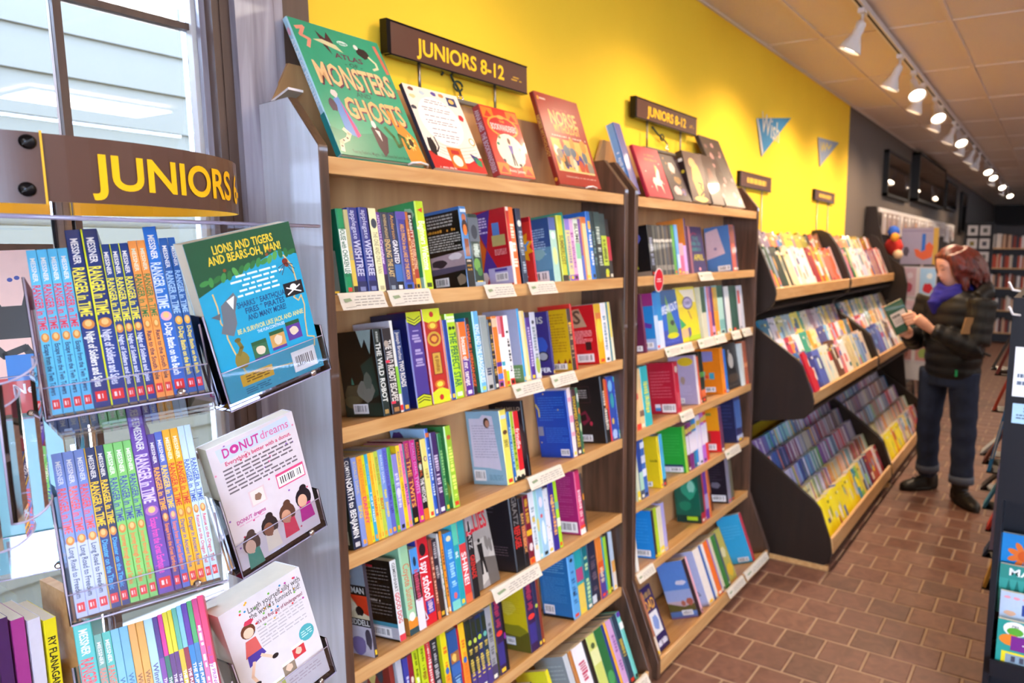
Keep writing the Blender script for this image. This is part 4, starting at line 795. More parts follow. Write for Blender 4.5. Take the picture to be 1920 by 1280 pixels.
E1 = [
 (752, 760, 1226, '8a3028', {'l': '8a3028', 'b': art_people, 'd': 0.15}),
 (764, 774, 1241, 'b8bac0'), (776, 784, 1236, '3c3f98', {'t': 'THE CASE', 'tc': 'd0d4f0'}),
 (784.4, 793, 1230, '8a1c2c', {'sx': lambda S: S.blob(0.5, 0.7, 0.35, 0.05, 'e8d8c8', 3)}),
 (794, 803, 1222, 'c4d41e', {'t': 'HIDE', 'tc': 'f4f6e0', 't0': 0.5, 't1': 0.68, 'a': 'GREEN', 'ac': '5a6a10', 'l': 'b8c81a'}),
 (806, 817, 1212, 'c8d820', {'t': 'SCOUT', 'tc': '8a2a20', 't0': 0.4, 't1': 0.68, 'a': 'ALBERTS', 'ac': '6a7a18', 'l': 'b4c41c'}),
 (817.4, 826, 1205, 'c8242c', {'t': 'STRIKE', 'tc': 'f0d8d0', 'a': 'BAXTER'}),
 (826.4, 839, 1201, '26282e', {'t': 'THE VOW', 'tc': 'b8b8b8', 't0': 0.4, 't1': 0.7, 'a': 'STEVENS'}),
 (845, 855, 1181, 'e8d820', {'l': 'd8d81c', 't': 'summer', 'tc': 'e87828', 'bands': ((0, 0.45, 'f0a030'),), 'sx': lambda S: S.ell(0.5, 0.5, 0.32, 0.04, '3a6ac0'), 'd': 0.15}),
 (857, 873, 1186, '2a5490', {'t': 'the lost crew', 'tc': '9ac8e8', 't0': 0.1, 't1': 0.4, 'sx': lambda S: [S.rect(0.05, 0.58, 0.95, 0.72, 'a86a3a'), S.blob(0.4, 0.65, 0.3, 0.06, 'e8c060', 2)], 'bands': ((0.42, 0.56, '3a6ab0'),)}),
 (873.3, 877, 1180, 'c0242c'),
 (878, 888, 1171, 'f0c028', {'l': 'c8281c', 't': 'sunset', 'tc': 'e87828', 'bands': ((0, 0.5, 'f08a2c'),), 'sx': lambda S: S.ell(0.5, 0.52, 0.32, 0.04, '3a6ac0')}),
 (889, 898, 1166, '232a24', SPK('b8cc48')), (898.3, 907, 1161, '2a2c34', SPK('c0d050')), (907.3, 917, 1155, '23305e', SPK('b0d040')), (917.3, 926, 1149, '1f3848', SPK('6ab8a8')),
 (926.3, 937, 1141, 'a0a0a4', {'t': 'THE IRON GATE', 'tc': '6a6c70', 'bands': ((0, 0.2, '4a4260'),), 'sx': lambda S: S.ell(0.5, 0.68, 0.28, 0.03, '4a4c50')}),
 (940, 953.6, 1122, '35204a', {'l': 'd8c41c', 'b': art_swamp, 't': 'INK ROCK', 'tc': 'b83a58', 't0': 0.6, 't1': 0.95, 'sx': lambda S: [S.ell(0.5, 0.52, 0.4, 0.035, 'e83c34'), S.rect(0.1, 0.12, 0.9, 0.4, '3a3480')], 'd': 0.145, 'hard': 1}),
 (954, 958, 1128, '17121a', {'sx': lambda S: S.ell(0.5, 0.5, 0.45, 0.05, '8a2a98'), 'd': 0.14}),
 (996, 1011, 1095, '35204a', {'l': 'd0b81c', 'b': art_swamp, 't': 'INK ROCK', 'tc': 'b83a58', 't0': 0.6, 't1': 0.95, 'sx': lambda S: [S.ell(0.5, 0.5, 0.4, 0.04, 'e83c34'), S.rect(0.1, 0.12, 0.9, 0.4, '3a3480')], 'd': 0.15, 'hard': 1}),
 (1011.4, 1017.4, 1086, '2a2c50', {'sx': lambda S: S.ell(0.5, 0.6, 0.4, 0.03, 'c0cc50')}),
 (1018, 1022, 1080, '8a3a28', {'l': '9a4a34', 'd': 0.145}),
 (1077.5, 1090, 1045, '5aa4dc', {'l': '1a6aa8', 'b': art_wave, 't': 'the deep', 'tc': '2a6aa8', 'sx': lambda S: [S.ell(0.4, 0.4, 0.14, 0.03, '1c3048'), S.ell(0.5, 0.92, 0.2, 0.03, '182838')], 'd': 0.15, 'hard': 1}),
 (1090.4, 1102, 1032, '28a0a4', {'l': '1f9a98', 'bands': ((0.0, 0.45, 'e0c458'), (0.5, 0.7, 'b8487a')), 'd': 0.145}),
 (1102.5, 1112.4, 1027.5, '17707c', {'t': 'GIRL ON A WIRE', 'tc': 'b8d8a0', 't0': 0.1, 't1': 0.9, 'hard': 1}),
 (1114, 1129, 1015, '252c44', {'l': '1f263c', 't': 'midnight', 'tc': '6a5a68', 'sx': lambda S: S.rect(0.0, 0.02, 0.5, 0.14, 'c8d0d8'), 'hard': 1}),
 (1129.3, 1139, 1009, 'e88434', {'bands': ((0.0, 0.42, '4a3a8a'), (0.42, 0.6, 'e05a28')), 't': 'Finch', 'tc': 'f0d8b0', 't0': 0.25, 't1': 0.5}),
 (1139.2, 1142.4, 1008, '1f96b0'), (1142.6, 1147, 1007, '9cc830'), (1147.3, 1152, 1000, '1a1a22'), (1152.3, 1158, 997.5, 'b8c8d8', {'bands': ((0, 0.3, 'e8d8c8'), (0.3, 0.5, 'e0a048'))}),
]
F1 = [
 (1000, 1012, 1258, '2030a8', {'l': '1c2c9c'}),
 (1030, 1042, 1242, '202030', {'l': 'a89ac8', 'b': lambda L: [L.blob(0.5, 0.6, 0.4, 0.3, '8a82b0', 3), L.blob(0.7, 0.4, 0.2, 0.2, '26243a', 4)]}),
 (1066, 1071, 1214, 'd8d020', {'l': 'e4dc28', 'd': 0.16}),
 (1098, 1106, 1202, 'b8bec4', {'l': '8a949a', 'b': lambda L: L.blurb(0.1, 0.4, 0.9, 0.9, 9, 'a8b2b8', 4, 0.3), 'd': 0.15}),
 (1107, 1112, 1198, 'b8783a'),
 (1113, 1131, 1190, 'e4e0e4', {'t': 'a long way home', 'tc': 'b83a58', 'bands': ((0, 0.3, 'd8dce0'),)}),
 (1132, 1138, 1192, '2c2420'),
 (1139, 1152, 1183, 'c4cc6c', {'bands': ((0, 0.25, 'b8cc40'), (0.6, 0.8, 'd8dca0')), 'sx': lambda S: S.ell(0.5, 0.85, 0.25, 0.04, '4a5a38')}),
 (1153, 1166, 1176, '2c6a3c', {'l': '5a6a58', 'sx': lambda S: S.ell(0.5, 0.3, 0.4, 0.1, '4a9a58')}),
 (1166.4, 1170, 1164, '26347c'), (1170.4, 1174, 1162, 'e8a828'),
 (1174.4, 1182, 1160, 'c49ac8', {'t': 'wonder', 'tc': '8a5a98'}),
 (1184, 1193, 1140, '2c3c50', {'l': '1f4a60', 't': 'LOST PARK', 'tc': 'c8b048', 't0': 0.4, 't1': 0.65, 'd': 0.15, 'hard': 1}),
 (1193.4, 1199, 1131, '6ac0b4', {'bands': ((0.75, 0.85, 'e8ece8'), (0.93, 1, '5a3a98')), 'd': 0.15, 'hard': 1}),
]
WH = ['top row', 'second row', 'third row', 'fourth row', 'fifth row', 'bottom row']
for i, R_ in enumerate((A1, B1, C1, D1, E1, F1)):
    fill_row(R_, SH_Z[i + 1], XF if i < 5 else -1.228, TILT if i < 5 else TILT_B, WH[i] + ' of the nearest bookcase', 0.998, 2.18)

# second bookcase (softer in the photo)
def lines_on(c, n=8, bar=True, s=4): return lambda L: [L.blurb(0.1, 0.3, 0.88, 0.9, n, c, s, 0.3), bar and L.barcode(0.5, 0.05, 0.92, 0.17, s)]
_st = []
for k in range(8): _st.append((1233 + k * 4.2, 1237 + k * 4.2, 421.5 + (k % 3) * 0.6, ['57564c', '3c3c3a', '6a6458', '2e2f33', '78705c', '4a4a50', '5c5040', '3a3c40'][k], {'bands': ((0.66, 0.72, 'c8c4b8'), (0.1, 0.2, '8a8478')), 'logo': None}))
A2 = [(1223, 1232, 421, '17181a', {'l': '141416', 'b': lambda L: [L.blob(0.25, 0.55, 0.22, 0.14, 'c8ccc8', 3), L.line([(0.1, 0.8), (0.3, 0.7), (0.35, 0.6)], 0.1, 'c8d828'), L.text('LIVES', 0.15, 0.24, 0.55, 0.32, 'c0cc28'), L.text('READY', 0.15, 0.15, 0.6, 0.22, 'c0cc28'), L.blob(0.6, 0.75, 0.18, 0.12, '5a60b0', 4), L.rect(0, 0, 1, 0.1, '8a7a68')], 't': 'NIGHT', 'tc': '8a90a8', 'd': 0.15})] + _st + [
 (1267, 1272.4, 421, '5fa83c'), (1272.6, 1277.8, 421, '6aa8e0', {'bands': ((0, 0.12, 'e8683c'), (0.12, 0.4, 'b8d4f0'))}),
 (1278, 1285, 456, 'e8648c', {'bands': ((0.6, 1, 'f0a0a8'),)}), (1285.2, 1292, 460, 'c8a0dc'),
 (1293, 1296, 409, '5a2a58', {'l': 'e88a34', 'd': 0.16, 'hard': 1}),
 (1299, 1303, 423, '9a5a68', {'l': '7a5468', 'b': lambda L: [L.blob(0.4, 0.5, 0.3, 0.3, '5a4450', 4), L.blob(0.7, 0.2, 0.2, 0.15, 'd87848', 3)]}),
 (1301, 1331, 423, '33235c', {'F': lambda R: [R.rect(0, 0, 1, 1, '33235c'), R.text('THE', 0.3, 0.7, 0.7, 0.78, '2f7a7c'), R.text('DARK', 0.2, 0.58, 0.8, 0.68, '2f7a7c'), R.text('END OF', 0.2, 0.46, 0.8, 0.56, '2f7a7c'), R.text('APRIL', 0.25, 0.27, 0.9, 0.4, 'c8b828'), R.ell(0.55, 0.08, 0.07, 0.035, 'e89090'), R.line([(0.15, 0.78), (0.4, 0.86), (0.6, 0.84)], 0.05, '8a2058')], 'n': 'purple', 'w': 0.02}),
 (1375, 1382.6, 421, 'b85038', {'l': '4a78b0', 'b': lambda L: [L.poly([(0, 0.3), (0.04, 0.9), (0.52, 0.96), (0.75, 0.4)], 'd0b4bc'), L.blob(0.38, 0.52, 0.07, 0.04, '8a7a98', 3), L.barcode(0.42, 0.03, 0.9, 0.14, 3)], 'd': 0.165, 'bands': ((0.6, 0.97, '8a4a38'),), 'hard': 1}),
 (1383, 1386, 423, '3a2458', {'d': 0.15})]
B2 = [(1211, 1214, 551, '6a2848', {'l': '6a2848', 'b': lambda L: [L.blob(0.6, 0.45, 0.25, 0.3, '3a2030', 3), L.blob(0.5, 0.65, 0.16, 0.12, 'd87898', 4), L.blob(0.4, 0.25, 0.14, 0.1, 'e8d8d8', 5), L.barcode(0.3, 0.03, 0.9, 0.12, 5)]}),
 (1233, 1240, 549, 'b8cce4', {'l': '2c8ad0', 'b': lambda L: [L.rect(0, 0.78, 1, 1, 'a83878'), L.line([(0.2, 0.7), (0.4, 0.5), (0.85, 0.42)], 0.14, '6a3a9a'), L.rect(0, 0, 1, 0.2, 'a8bce0'), L.blob(0.3, 0.4, 0.3, 0.1, '8ac8e8', 4), L.barcode(0.3, 0.04, 0.9, 0.14, 5)], 'bands': ((0.6, 1, '2c80c8'),), 'd': 0.15}),
 (1240.4, 1249, 549, 'd0d8e8', {'bands': ((0.5, 1, '2a88c8'),)}),
 (1250, 1286, 545, '1c5cc0', {'F': lambda R: [R.rect(0, 0, 1, 0.28, '3848a8'), R.rect(0, 0.75, 1, 1, '1a5488'), R.poly([(0.42, 0.92), (0.32, 0.18), (0.84, 0.22)], '6a9a48'), R.ell(0.55, 0.17, 0.3, 0.055, 'c8c81c'), R.blob(0.6, 0.4, 0.12, 0.06, '2c3428', 4), R.text('BREAKOUT', 0.1, 0.6, 0.98, 0.74, 'eef2f4', True, rot=0.12), R.text('KATE MESSNER', 0.1, 0.05, 0.9, 0.09, '5a70c8', False)], 'n': 'blue'}),
 (1286.6, 1319.6, 539, 'e8d01c', {'F': lambda R: [R.poly([(0.15, 0.95), (0.5, 0.75), (0.95, 0.7), (0.95, 0.95)], 'e8dcc4'), R.ell(0.52, 0.7, 0.28, 0.12, '4a2f7c'), R.ell(0.52, 0.7, 0.23, 0.095, 'b0a4c8'), R.text('CHIRP', 0.36, 0.67, 0.68, 0.73, '4a2f7c'), R.poly([(0, 0.45), (0.3, 0.3), (0, 0.25)], '2a9a58'), R.rect(0.02, 0.08, 0.35, 0.24, 'd8b080'), R.rect(0.3, 0, 1, 0.1, 'b0cc24'), R.poly([(0.35, 0.25), (0.5, 0.25), (0.5, 0.12), (0.35, 0.05)], '6a6088'), R.line([(0.5, 0.55), (0.62, 0.4)], 0.04, '9a4a48')], 'n': 'yellow'})]
for u0, u1, v, c, k in ((1321, 1329, 538, 'd0ccb0', {'bands': ((0.5, 1, '3a5a40'),)}), (1329.2, 1334, 537, 'a8b8e0', {}), (1334.2, 1338, 538, 'e87a68', {'bands': ((0.5, 1, 'a87898'),)}), (1338.2, 1344, 537, '52287c', {'bands': ((0.0, 0.2, 'd0a8e0'),)}), (1344.2, 1351, 539, 'ee9a30', {'bands': ((0.5, 1, 'c0a048'),)}),
                     (1351.2, 1361, 535, 'a8d0c4', {'bands': ((0.75, 1, '1c5c44'), (0.1, 0.3, '78b0a8'))}), (1361.2, 1365, 534, '23304a', {}), (1366, 1374, 537, 'd8dad8', {}), (1375, 1381.6, 536, '33584a', {}), (1382, 1388, 536, '2f5244', {}), (1389, 1393, 536, 'd4ccd0', {'bands': ((0.6, 0.9, 'c85048'),)}), (1393.2, 1398, 535, 'c4c6d0', {})):
    B2.append((u0, u1, v, c, k))
C2 = [(1195, 1203, 694, 'd8b078', {'bands': ((0, 0.1, 'd84a3a'), (0.5, 0.6, 'c85a48'))}), (1203.3, 1211, 692, 'e0c08a', {'bands': ((0.2, 0.3, '7a5a48'),)}), (1212, 1225, 688, '35b0b4', {'t': 'CAMP STORY', 'tc': 'd8d850', 'hard': 1}),
 (1271, 1279, 679, 'b81c34', {'l': 'b41c34', 'b': lambda L: [L.blurb(0.12, 0.3, 0.85, 0.85, 9, 'd06070', 4, 0.3), L.rect(0.2, 0.06, 0.4, 0.19, 'e0e0e8'), L.rect(0.2, 0.06, 0.4, 0.12, '3a8ac8'), L.barcode(0.45, 0.03, 0.95, 0.19, 4)], 'd': 0.165, 'sx': lambda S: [S.rect(0.2, 0.1, 0.8, 0.4, 'c84a58'), S.blob(0.5, 0.85, 0.35, 0.08, 'c8c0b0', 3)], 'hard': 1}),
 (1311, 1315, 666, 'e0d4d4', {'l': 'a89cb8', 'b': lambda L: [L.ell(0.65, 0.88, 0.3, 0.09, 'd8b828'), L.blob(0.2, 0.62, 0.16, 0.06, 'b83040', 3), L.blob(0.5, 0.5, 0.1, 0.1, 'a08a78', 4), L.blurb(0.1, 0.2, 0.8, 0.4, 6, 'c0b4cc', 3, 0.3), L.barcode(0.1, 0.03, 0.5, 0.14, 4)], 'd': 0.15}),
 (1315.2, 1318, 668, 'e05a2c'), (1318.3, 1326, 660, '1f2c22', {'bands': ((0.1, 0.25, 'd86838'), (0.5, 0.6, '5a9a48')), 'l': '20281f'}),
 (1358, 1363.6, 652, 'ec8c1c', {'l': 'e07c18', 'b': lambda L: [L.rect(0.08, 0.72, 0.7, 0.94, '8a84b8'), L.rect(0.15, 0.33, 0.35, 0.5, '8aa088'), L.rect(0.5, 0.33, 0.7, 0.47, '3a9ab0'), L.rect(0.32, 0.35, 0.46, 0.42, 'd84830'), L.barcode(0.15, 0.05, 0.7, 0.16, 3)], 'd': 0.16}),
 (1363.8, 1367.4, 655, '2c74c8'), (1368, 1394.4, 648, '2a241f', {'F': lambda R: [R.ell(0.52, 0.62, 0.17, 0.17, 'ccc4b8'), R.rect(0.42, 0.75, 0.48, 0.87, 'ccc4b8'), R.ell(0.52, 0.24, 0.4, 0.1, '4a3c2c'), R.text('WATCHER', 0.15, 0.06, 0.85, 0.11, '5a5248')], 'n': 'black'}),
 (1395, 1399, 644, 'd4d8d0'), (1399.3, 1406, 640, 'b86038', {'bands': ((0.4, 0.5, 'e09868'),)})]
D2 = [(1197, 1202.6, 850, 'c8ccb0', {'bands': ((0, 0.2, 'e0c828'),)}), (1203, 1209.8, 824.5, '2a4a98', {'bands': ((0, 0.15, '4a5260'), (0.15, 0.45, 'a8d0b8'))}), (1210, 1217, 819, '3a6ab8', {'bands': ((0.8, 0.9, 'd8dce8'), (0.56, 0.68, 'd8dce8'), (0.34, 0.46, 'd8dce8'))}),
 (1240, 1244, 818, 'ecd41c', {'l': 'e4c41c', 'b': lambda L: [L.rect(0.2, 0.18, 0.5, 0.32, 'd87a30'), L.text('YAY', 0.7, 0.5, 0.95, 0.55, '4a3a10'), L.barcode(0.1, 0.02, 0.7, 0.12, 3), L.ell(0.4, 0.42, 0.12, 0.04, 'd8cca0')], 'd': 0.15}), (1244.2, 1250, 815, '4ab0dc', {'bands': ((0, 0.14, '3a3a3a'),)}),
 (1288, 1292.4, 800, '9ac83c', {'l': '27a038', 'b': lambda L: [L.blurb(0.15, 0.35, 0.85, 0.85, 8, '3fb450', 4, 0.3), L.rect(0, 0.13, 0.9, 0.18, '1f3058'), L.rect(0, 0.01, 0.9, 0.13, 'd4d0dc'), L.barcode(0.4, 0.02, 0.85, 0.12, 5)], 'd': 0.165})]
for u0, u1, v, c in ((1292.6, 1297.4, 797, '6a2a48'), (1297.6, 1303.4, 793, '7a2c74'), (1303.6, 1308, 788, '2a7aa0'), (1308.2, 1313, 786, '2a8ad0'), (1313.2, 1320, 780, 'd8d0e4'), (1320.2, 1326, 774, 'b86ac8'), (1326.2, 1332, 770, 'e03c34')):
    D2.append((u0, u1, v, c, {'bands': ((0.35, 0.75, 'e4dce8'), (0.8, 0.9, 'd8b850'))}))
D2 += [(1354, 1359.6, 764, '6a3a58', {'l': 'e89a1c', 'b': lambda L: [L.rect(0, 0, 1, 0.48, 'd8242c'), L.rect(0.2, 0.22, 0.6, 0.44, '8a4a30'), L.barcode(0.2, 0.04, 0.8, 0.18, 4), L.rect(0.2, 0.82, 0.7, 0.88, '7a8a40')], 'd': 0.15}), (1383, 1394, 744, '2f3468', {'l': '20284a', 'b': lambda L: [L.blurb(0.15, 0.3, 0.85, 0.85, 7, '3a4470', 4, 0.3)], 'bands': ((0.05, 0.15, 'b8c0d8'), (0.3, 0.9, '4a6aa8')), 'd': 0.15, 'hard': 1})]
E2 = [(1195, 1200, 1010, 'e0dcd0'), (1229, 1233.4, 958, '2c2c34', {'l': '1a84d0', 'b': lambda L: [L.blurb(0.15, 0.3, 0.85, 0.85, 8, '3a98dc', 4, 0.3), L.barcode(0.25, 0.04, 0.85, 0.17, 4)], 'd': 0.16}), (1233.6, 1240, 954, 'b4d028'), (1240.2, 1248, 952, 'e4d8b8', {'bands': ((0, 0.15, 'f0d840'),)}), (1248.2, 1254, 944, 'b0a8dc'),
 (1258, 1272, 928, 'b8ac98', {'F': lambda R: [R.blob(0.5, 0.7, 0.4, 0.2, 'd8ccb0', 3), R.blob(0.5, 0.35, 0.3, 0.12, 'b8502c', 4), R.blob(0.4, 0.15, 0.3, 0.1, '8a90a8', 5)], 'back': 0.06, 'n': 'cream'}),
 (1317, 1323.6, 889.5, '24443c', {'l': '0f5a48', 'b': lambda L: [L.blob(0.6, 0.7, 0.35, 0.25, '2a9474', 4), L.blob(0.7, 0.75, 0.18, 0.15, '8accb4', 5), L.rect(0, 0.0, 1, 0.15, '0c3430'), L.rect(0.42, 0.05, 0.85, 0.13, 'a8d028'), L.blob(0.4, 0.35, 0.3, 0.12, '1a7a5c', 6)], 'd': 0.165, 'bands': ((0, 0.2, 'b02838'),)}),
 (1324, 1326, 885, 'b83040'), (1326.2, 1332, 881, '6a3a98', {'bands': ((0.2, 0.5, 'a898c8'),)}), (1332.2, 1335.6, 879, 'e07838'),
 (1337, 1349, 868, 'b8643c', {'F': lambda R: [R.rect(0, 0, 1, 0.35, '6a3018'), R.blob(0.5, 0.7, 0.4, 0.2, 'd89878', 3)], 'back': 0.03, 'n': 'orange brown'}),
 (1366, 1372, 860, '8a8494', {'l': '221c26', 'b': lambda L: [L.blob(0.5, 0.4, 0.25, 0.08, '6a6470', 3), L.barcode(0.3, 0.04, 0.9, 0.18, 4), L.blurb(0.1, 0.5, 0.8, 0.85, 6, '4a424c', 3, 0.3)], 'd': 0.15}), (1372.3, 1377, 864, '6a6248')]
F2 = [(1218, 1224, 1098, 'd0c890', {'bands': ((0.85, 1, 'd83a30'),)}), (1224.3, 1230, 1093, 'c8d4c8', {'bands': ((0.5, 1, '8ab0c8'),)}), (1230.3, 1236, 1089, 'b0a890', {'bands': ((0, 0.5, '7a5a98'),)}), (1236.3, 1241, 1086, 'a86a50', {'bands': ((0, 0.3, 'd8c8b8'),)}),
 (1242, 1262, 1066, '2c2254', {'F': lambda R: [R.text('BAD', 0.15, 0.82, 0.85, 0.94, 'a88a50'), R.text('DAD', 0.1, 0.64, 0.9, 0.8, 'd8a040'), R.rect(0.15, 0.25, 0.85, 0.6, 'd4d4d8'), R.blob(0.5, 0.42, 0.28, 0.14, '7a90c8', 3), R.text('diary', 0.15, 0.06, 0.9, 0.16, 'e8e4f0')], 'n': 'navy'}),
 (1311, 1317, 1028, '2a1c24', {'l': '5a84c8', 'b': lambda L: [L.rect(0, 0.12, 1, 0.4, 'c0a8b0'), L.rect(0, 0.3, 1, 0.5, '9aa8d0'), L.blob(0.7, 0.62, 0.25, 0.05, 'd8d0dc', 3), L.poly([(0, 0.12), (1, 0.12), (1, 0.25), (0.6, 0.2), (0, 0.28)], '5a5428'), L.blob(0.85, 0.28, 0.14, 0.08, 'a85a48', 4), L.blob(0.6, 0.26, 0.1, 0.06, 'a8604c', 5), L.barcode(0.45, 0.05, 0.85, 0.14, 4), L.rect(0, 0, 1, 0.03, '8a7ac0')], 'd': 0.17, 'r': 'e8c0c8'}),
 (1317.3, 1320, 1022, 'e0a8b4'), (1331, 1341, 1017, 'e4dcd4', {'l': 'a8b0d0', 'b': lambda L: L.line([(0.6, 0.2), (0.8, 0.2), (0.7, 0.28)], 0.03, '4a4a58'), 'd': 0.16}), (1341.3, 1344.6, 1010, '2056a0'), (1345, 1347.8, 1012, 'dcd4cc'), (1348, 1355, 1004, 'e87028'), (1355.3, 1357.8, 998, '8a6aa8'), (1358, 1361.6, 994, 'd0c8b0'), (1362, 1368, 989, '3a7a34'), (1368.3, 1371, 985, '4a5468'),
 (1372, 1386, 968, 'b0a850', {'F': lambda R: [R.blob(0.5, 0.55, 0.3, 0.12, 'd8d4a8', 3), R.blob(0.6, 0.2, 0.35, 0.15, 'd8b02c', 4)], 'n': 'olive'}),
 (1413, 1416.6, 944, 'b83848', {'l': '36a4d0', 'b': lambda L: [L.blurb(0.1, 0.5, 0.85, 0.8, 5, '5ab8e0', 3, 0.3), L.barcode(0.4, 0.03, 0.85, 0.12, 3)], 'd': 0.165})]
for i, R_ in enumerate((A2, B2, C2, D2, E2, F2)):
    fill_row(R_, SH_Z[i + 1], XF if i < 5 else -1.228, TILT if i < 5 else TILT_B, WH[i] + ' of the second bookcase', 2.273, 3.455)

# ------------------------------------------------------------------ display row on top of both bookcases: books facing out
def faceout(y0, y1, h, tilt, w, front, spine, deco, label, xb=-1.345, zb=1.8345, hard=True, sdeco=None, group='books displayed on top of the bookcases'):
    t = math.radians(tilt); ex = Vector((math.cos(t), 0, math.sin(t))); up = Vector((-math.sin(t), 0, math.cos(t)))
    base = Vector((xb, y0, zb)) - ex * w
    base.z = zb + 0.0003 + (0 if tilt >= 0 else 0)
    lift = w * math.sin(t); base.z = zb + 0.0003; base.x = xb - w * math.cos(t)
    # rest on the lower back edge
    book(fmat(base, ex, Vector((0, 1, 0)), up), w, y1 - y0, h, spine, front, front, hard, lambda S, L, R: (deco(R), sdeco and sdeco(S)), label, 'book', group)
def d_atlas(R):
    G = '2f9f78'
    R.poly([(0.72, 0.46), (0.98, 0.2), (1.0, 0.0), (0.8, 0.0), (0.78, 0.25)], 'e88a2a'); R.poly([(0.0, 0.0), (0.8, 0.0), (0.78, 0.16), (0.5, 0.2), (0.2, 0.16), (0, 0.2)], '2a8f6c')
    R.line([(0.06, 0.93), (0.14, 0.95), (0.08, 0.88), (0.16, 0.86), (0.12, 0.8)], 0.035, 'ee9a80')
    R.poly([(0.26, 0.95), (0.34, 0.9), (0.38, 0.96), (0.42, 0.88), (0.34, 0.84), (0.36, 0.78), (0.3, 0.84)], '4a2430'); R.poly([(0.2, 0.87), (0.5, 0.82), (0.44, 0.87), (0.3, 0.89)], 'd8d0a0')
    R.ell(0.53, 0.9, 0.06, 0.018, 'e8f0ec'); R.text('lonely', 0.48, 0.885, 0.58, 0.91, G, False)
    R.blob(0.74, 0.86, 0.08, 0.05, '2c2024', 4); R.ell(0.68, 0.9, 0.025, 0.02, 'ece4dc'); R.line([(0.8, 0.84), (0.86, 0.8), (0.86, 0.76), (0.8, 0.74)], 0.025, 'e8e0b8'); R.line([(0.93, 0.95), (0.95, 0.85), (0.97, 0.74)], 0.04, 'd8705c')
    R.text('ATLAS', 0.36, 0.765, 0.72, 0.805, '6a2a4a'); R.text('- OF -', 0.46, 0.715, 0.66, 0.745, '2a5a48')
    for dx, dy, c in ((0.012, -0.012, '6a2a4a'), (0, 0, 'f2c48c')): R.text('MONSTERS', 0.08 + dx, 0.535 + dy, 0.95 + dx, 0.70 + dy, c, True, rot=0.02)
    R.text('AND', 0.45, 0.475, 0.62, 0.51, '2a6a54')
    for dx, dy, c in ((0.012, -0.012, '6a2a4a'), (0, 0, 'f0b878')): R.text('GHOSTS', 0.26 + dx, 0.30 + dy, 0.94 + dx, 0.455 + dy, c, True, rot=0.02)
    R.poly([(0.16, 0.42), (0.22, 0.44), (0.3, 0.22), (0.27, 0.14), (0.16, 0.17)], '5a8ac8'); R.poly([(0.22, 0.42), (0.31, 0.16), (0.26, 0.14)], 'c8287a'); R.blob(0.19, 0.46, 0.04, 0.035, 'e8d4cc', 4); R.blob(0.13, 0.37, 0.05, 0.06, '46304a', 5)
    R.poly([(0.46, 0.24), (0.54, 0.26), (0.62, 0.18), (0.56, 0.06), (0.5, 0.02), (0.47, 0.1)], '44202e'); R.ell(0.51, 0.27, 0.025, 0.03, 'e8dcd8'); R.poly([(0.5, 0.23), (0.55, 0.22), (0.54, 0.14)], 'e4d8d4')
    R.line([(0.64, 0.26), (0.7, 0.2), (0.72, 0.12), (0.77, 0.14), (0.78, 0.22), (0.83, 0.2), (0.84, 0.12), (0.88, 0.15)], 0.035, '3f6a38')
    n = 18; R.poly([(0.9 + (0.06 if i % 2 else 0.03) * math.cos(6.283 * i / n), 0.17 + (0.07 if i % 2 else 0.04) * math.sin(6.283 * i / n)) for i in range(n)], 'f4d878'); R.blob(0.9, 0.17, 0.035, 0.04, '3a2a1c', 3)
    R.line([(0.04, 0.03), (0.06, 0.09), (0.14, 0.12), (0.18, 0.16), (0.14, 0.19)], 0.04, 'e8d8b0'); [R.ell(x, y, 0.012, 0.008, '3a2a2c') for x, y in ((0.05, 0.06), (0.09, 0.105), (0.14, 0.125))]
    R.text('Text by Federica Magrin - Illustrations by Laura Brenlla', 0.14, 0.02, 0.8, 0.045, '1f4a3c', False)
faceout(1.04, 1.284, 0.342, 28.0, 0.016, '2f9f78', 'a8d0e0', d_atlas, 'large green illustrated monster book leaning on top of the nearest bookcase', sdeco=lambda S: [S.rect(0, 0, 1, 0.3, '2a8a88'), S.text('ATLAS OF MONSTERS', 0.2, 0.35, 0.8, 0.85, 'e4ecf4', True, True), S.ell(0.5, 0.9, 0.3, 0.03, 'e0a0b8')])
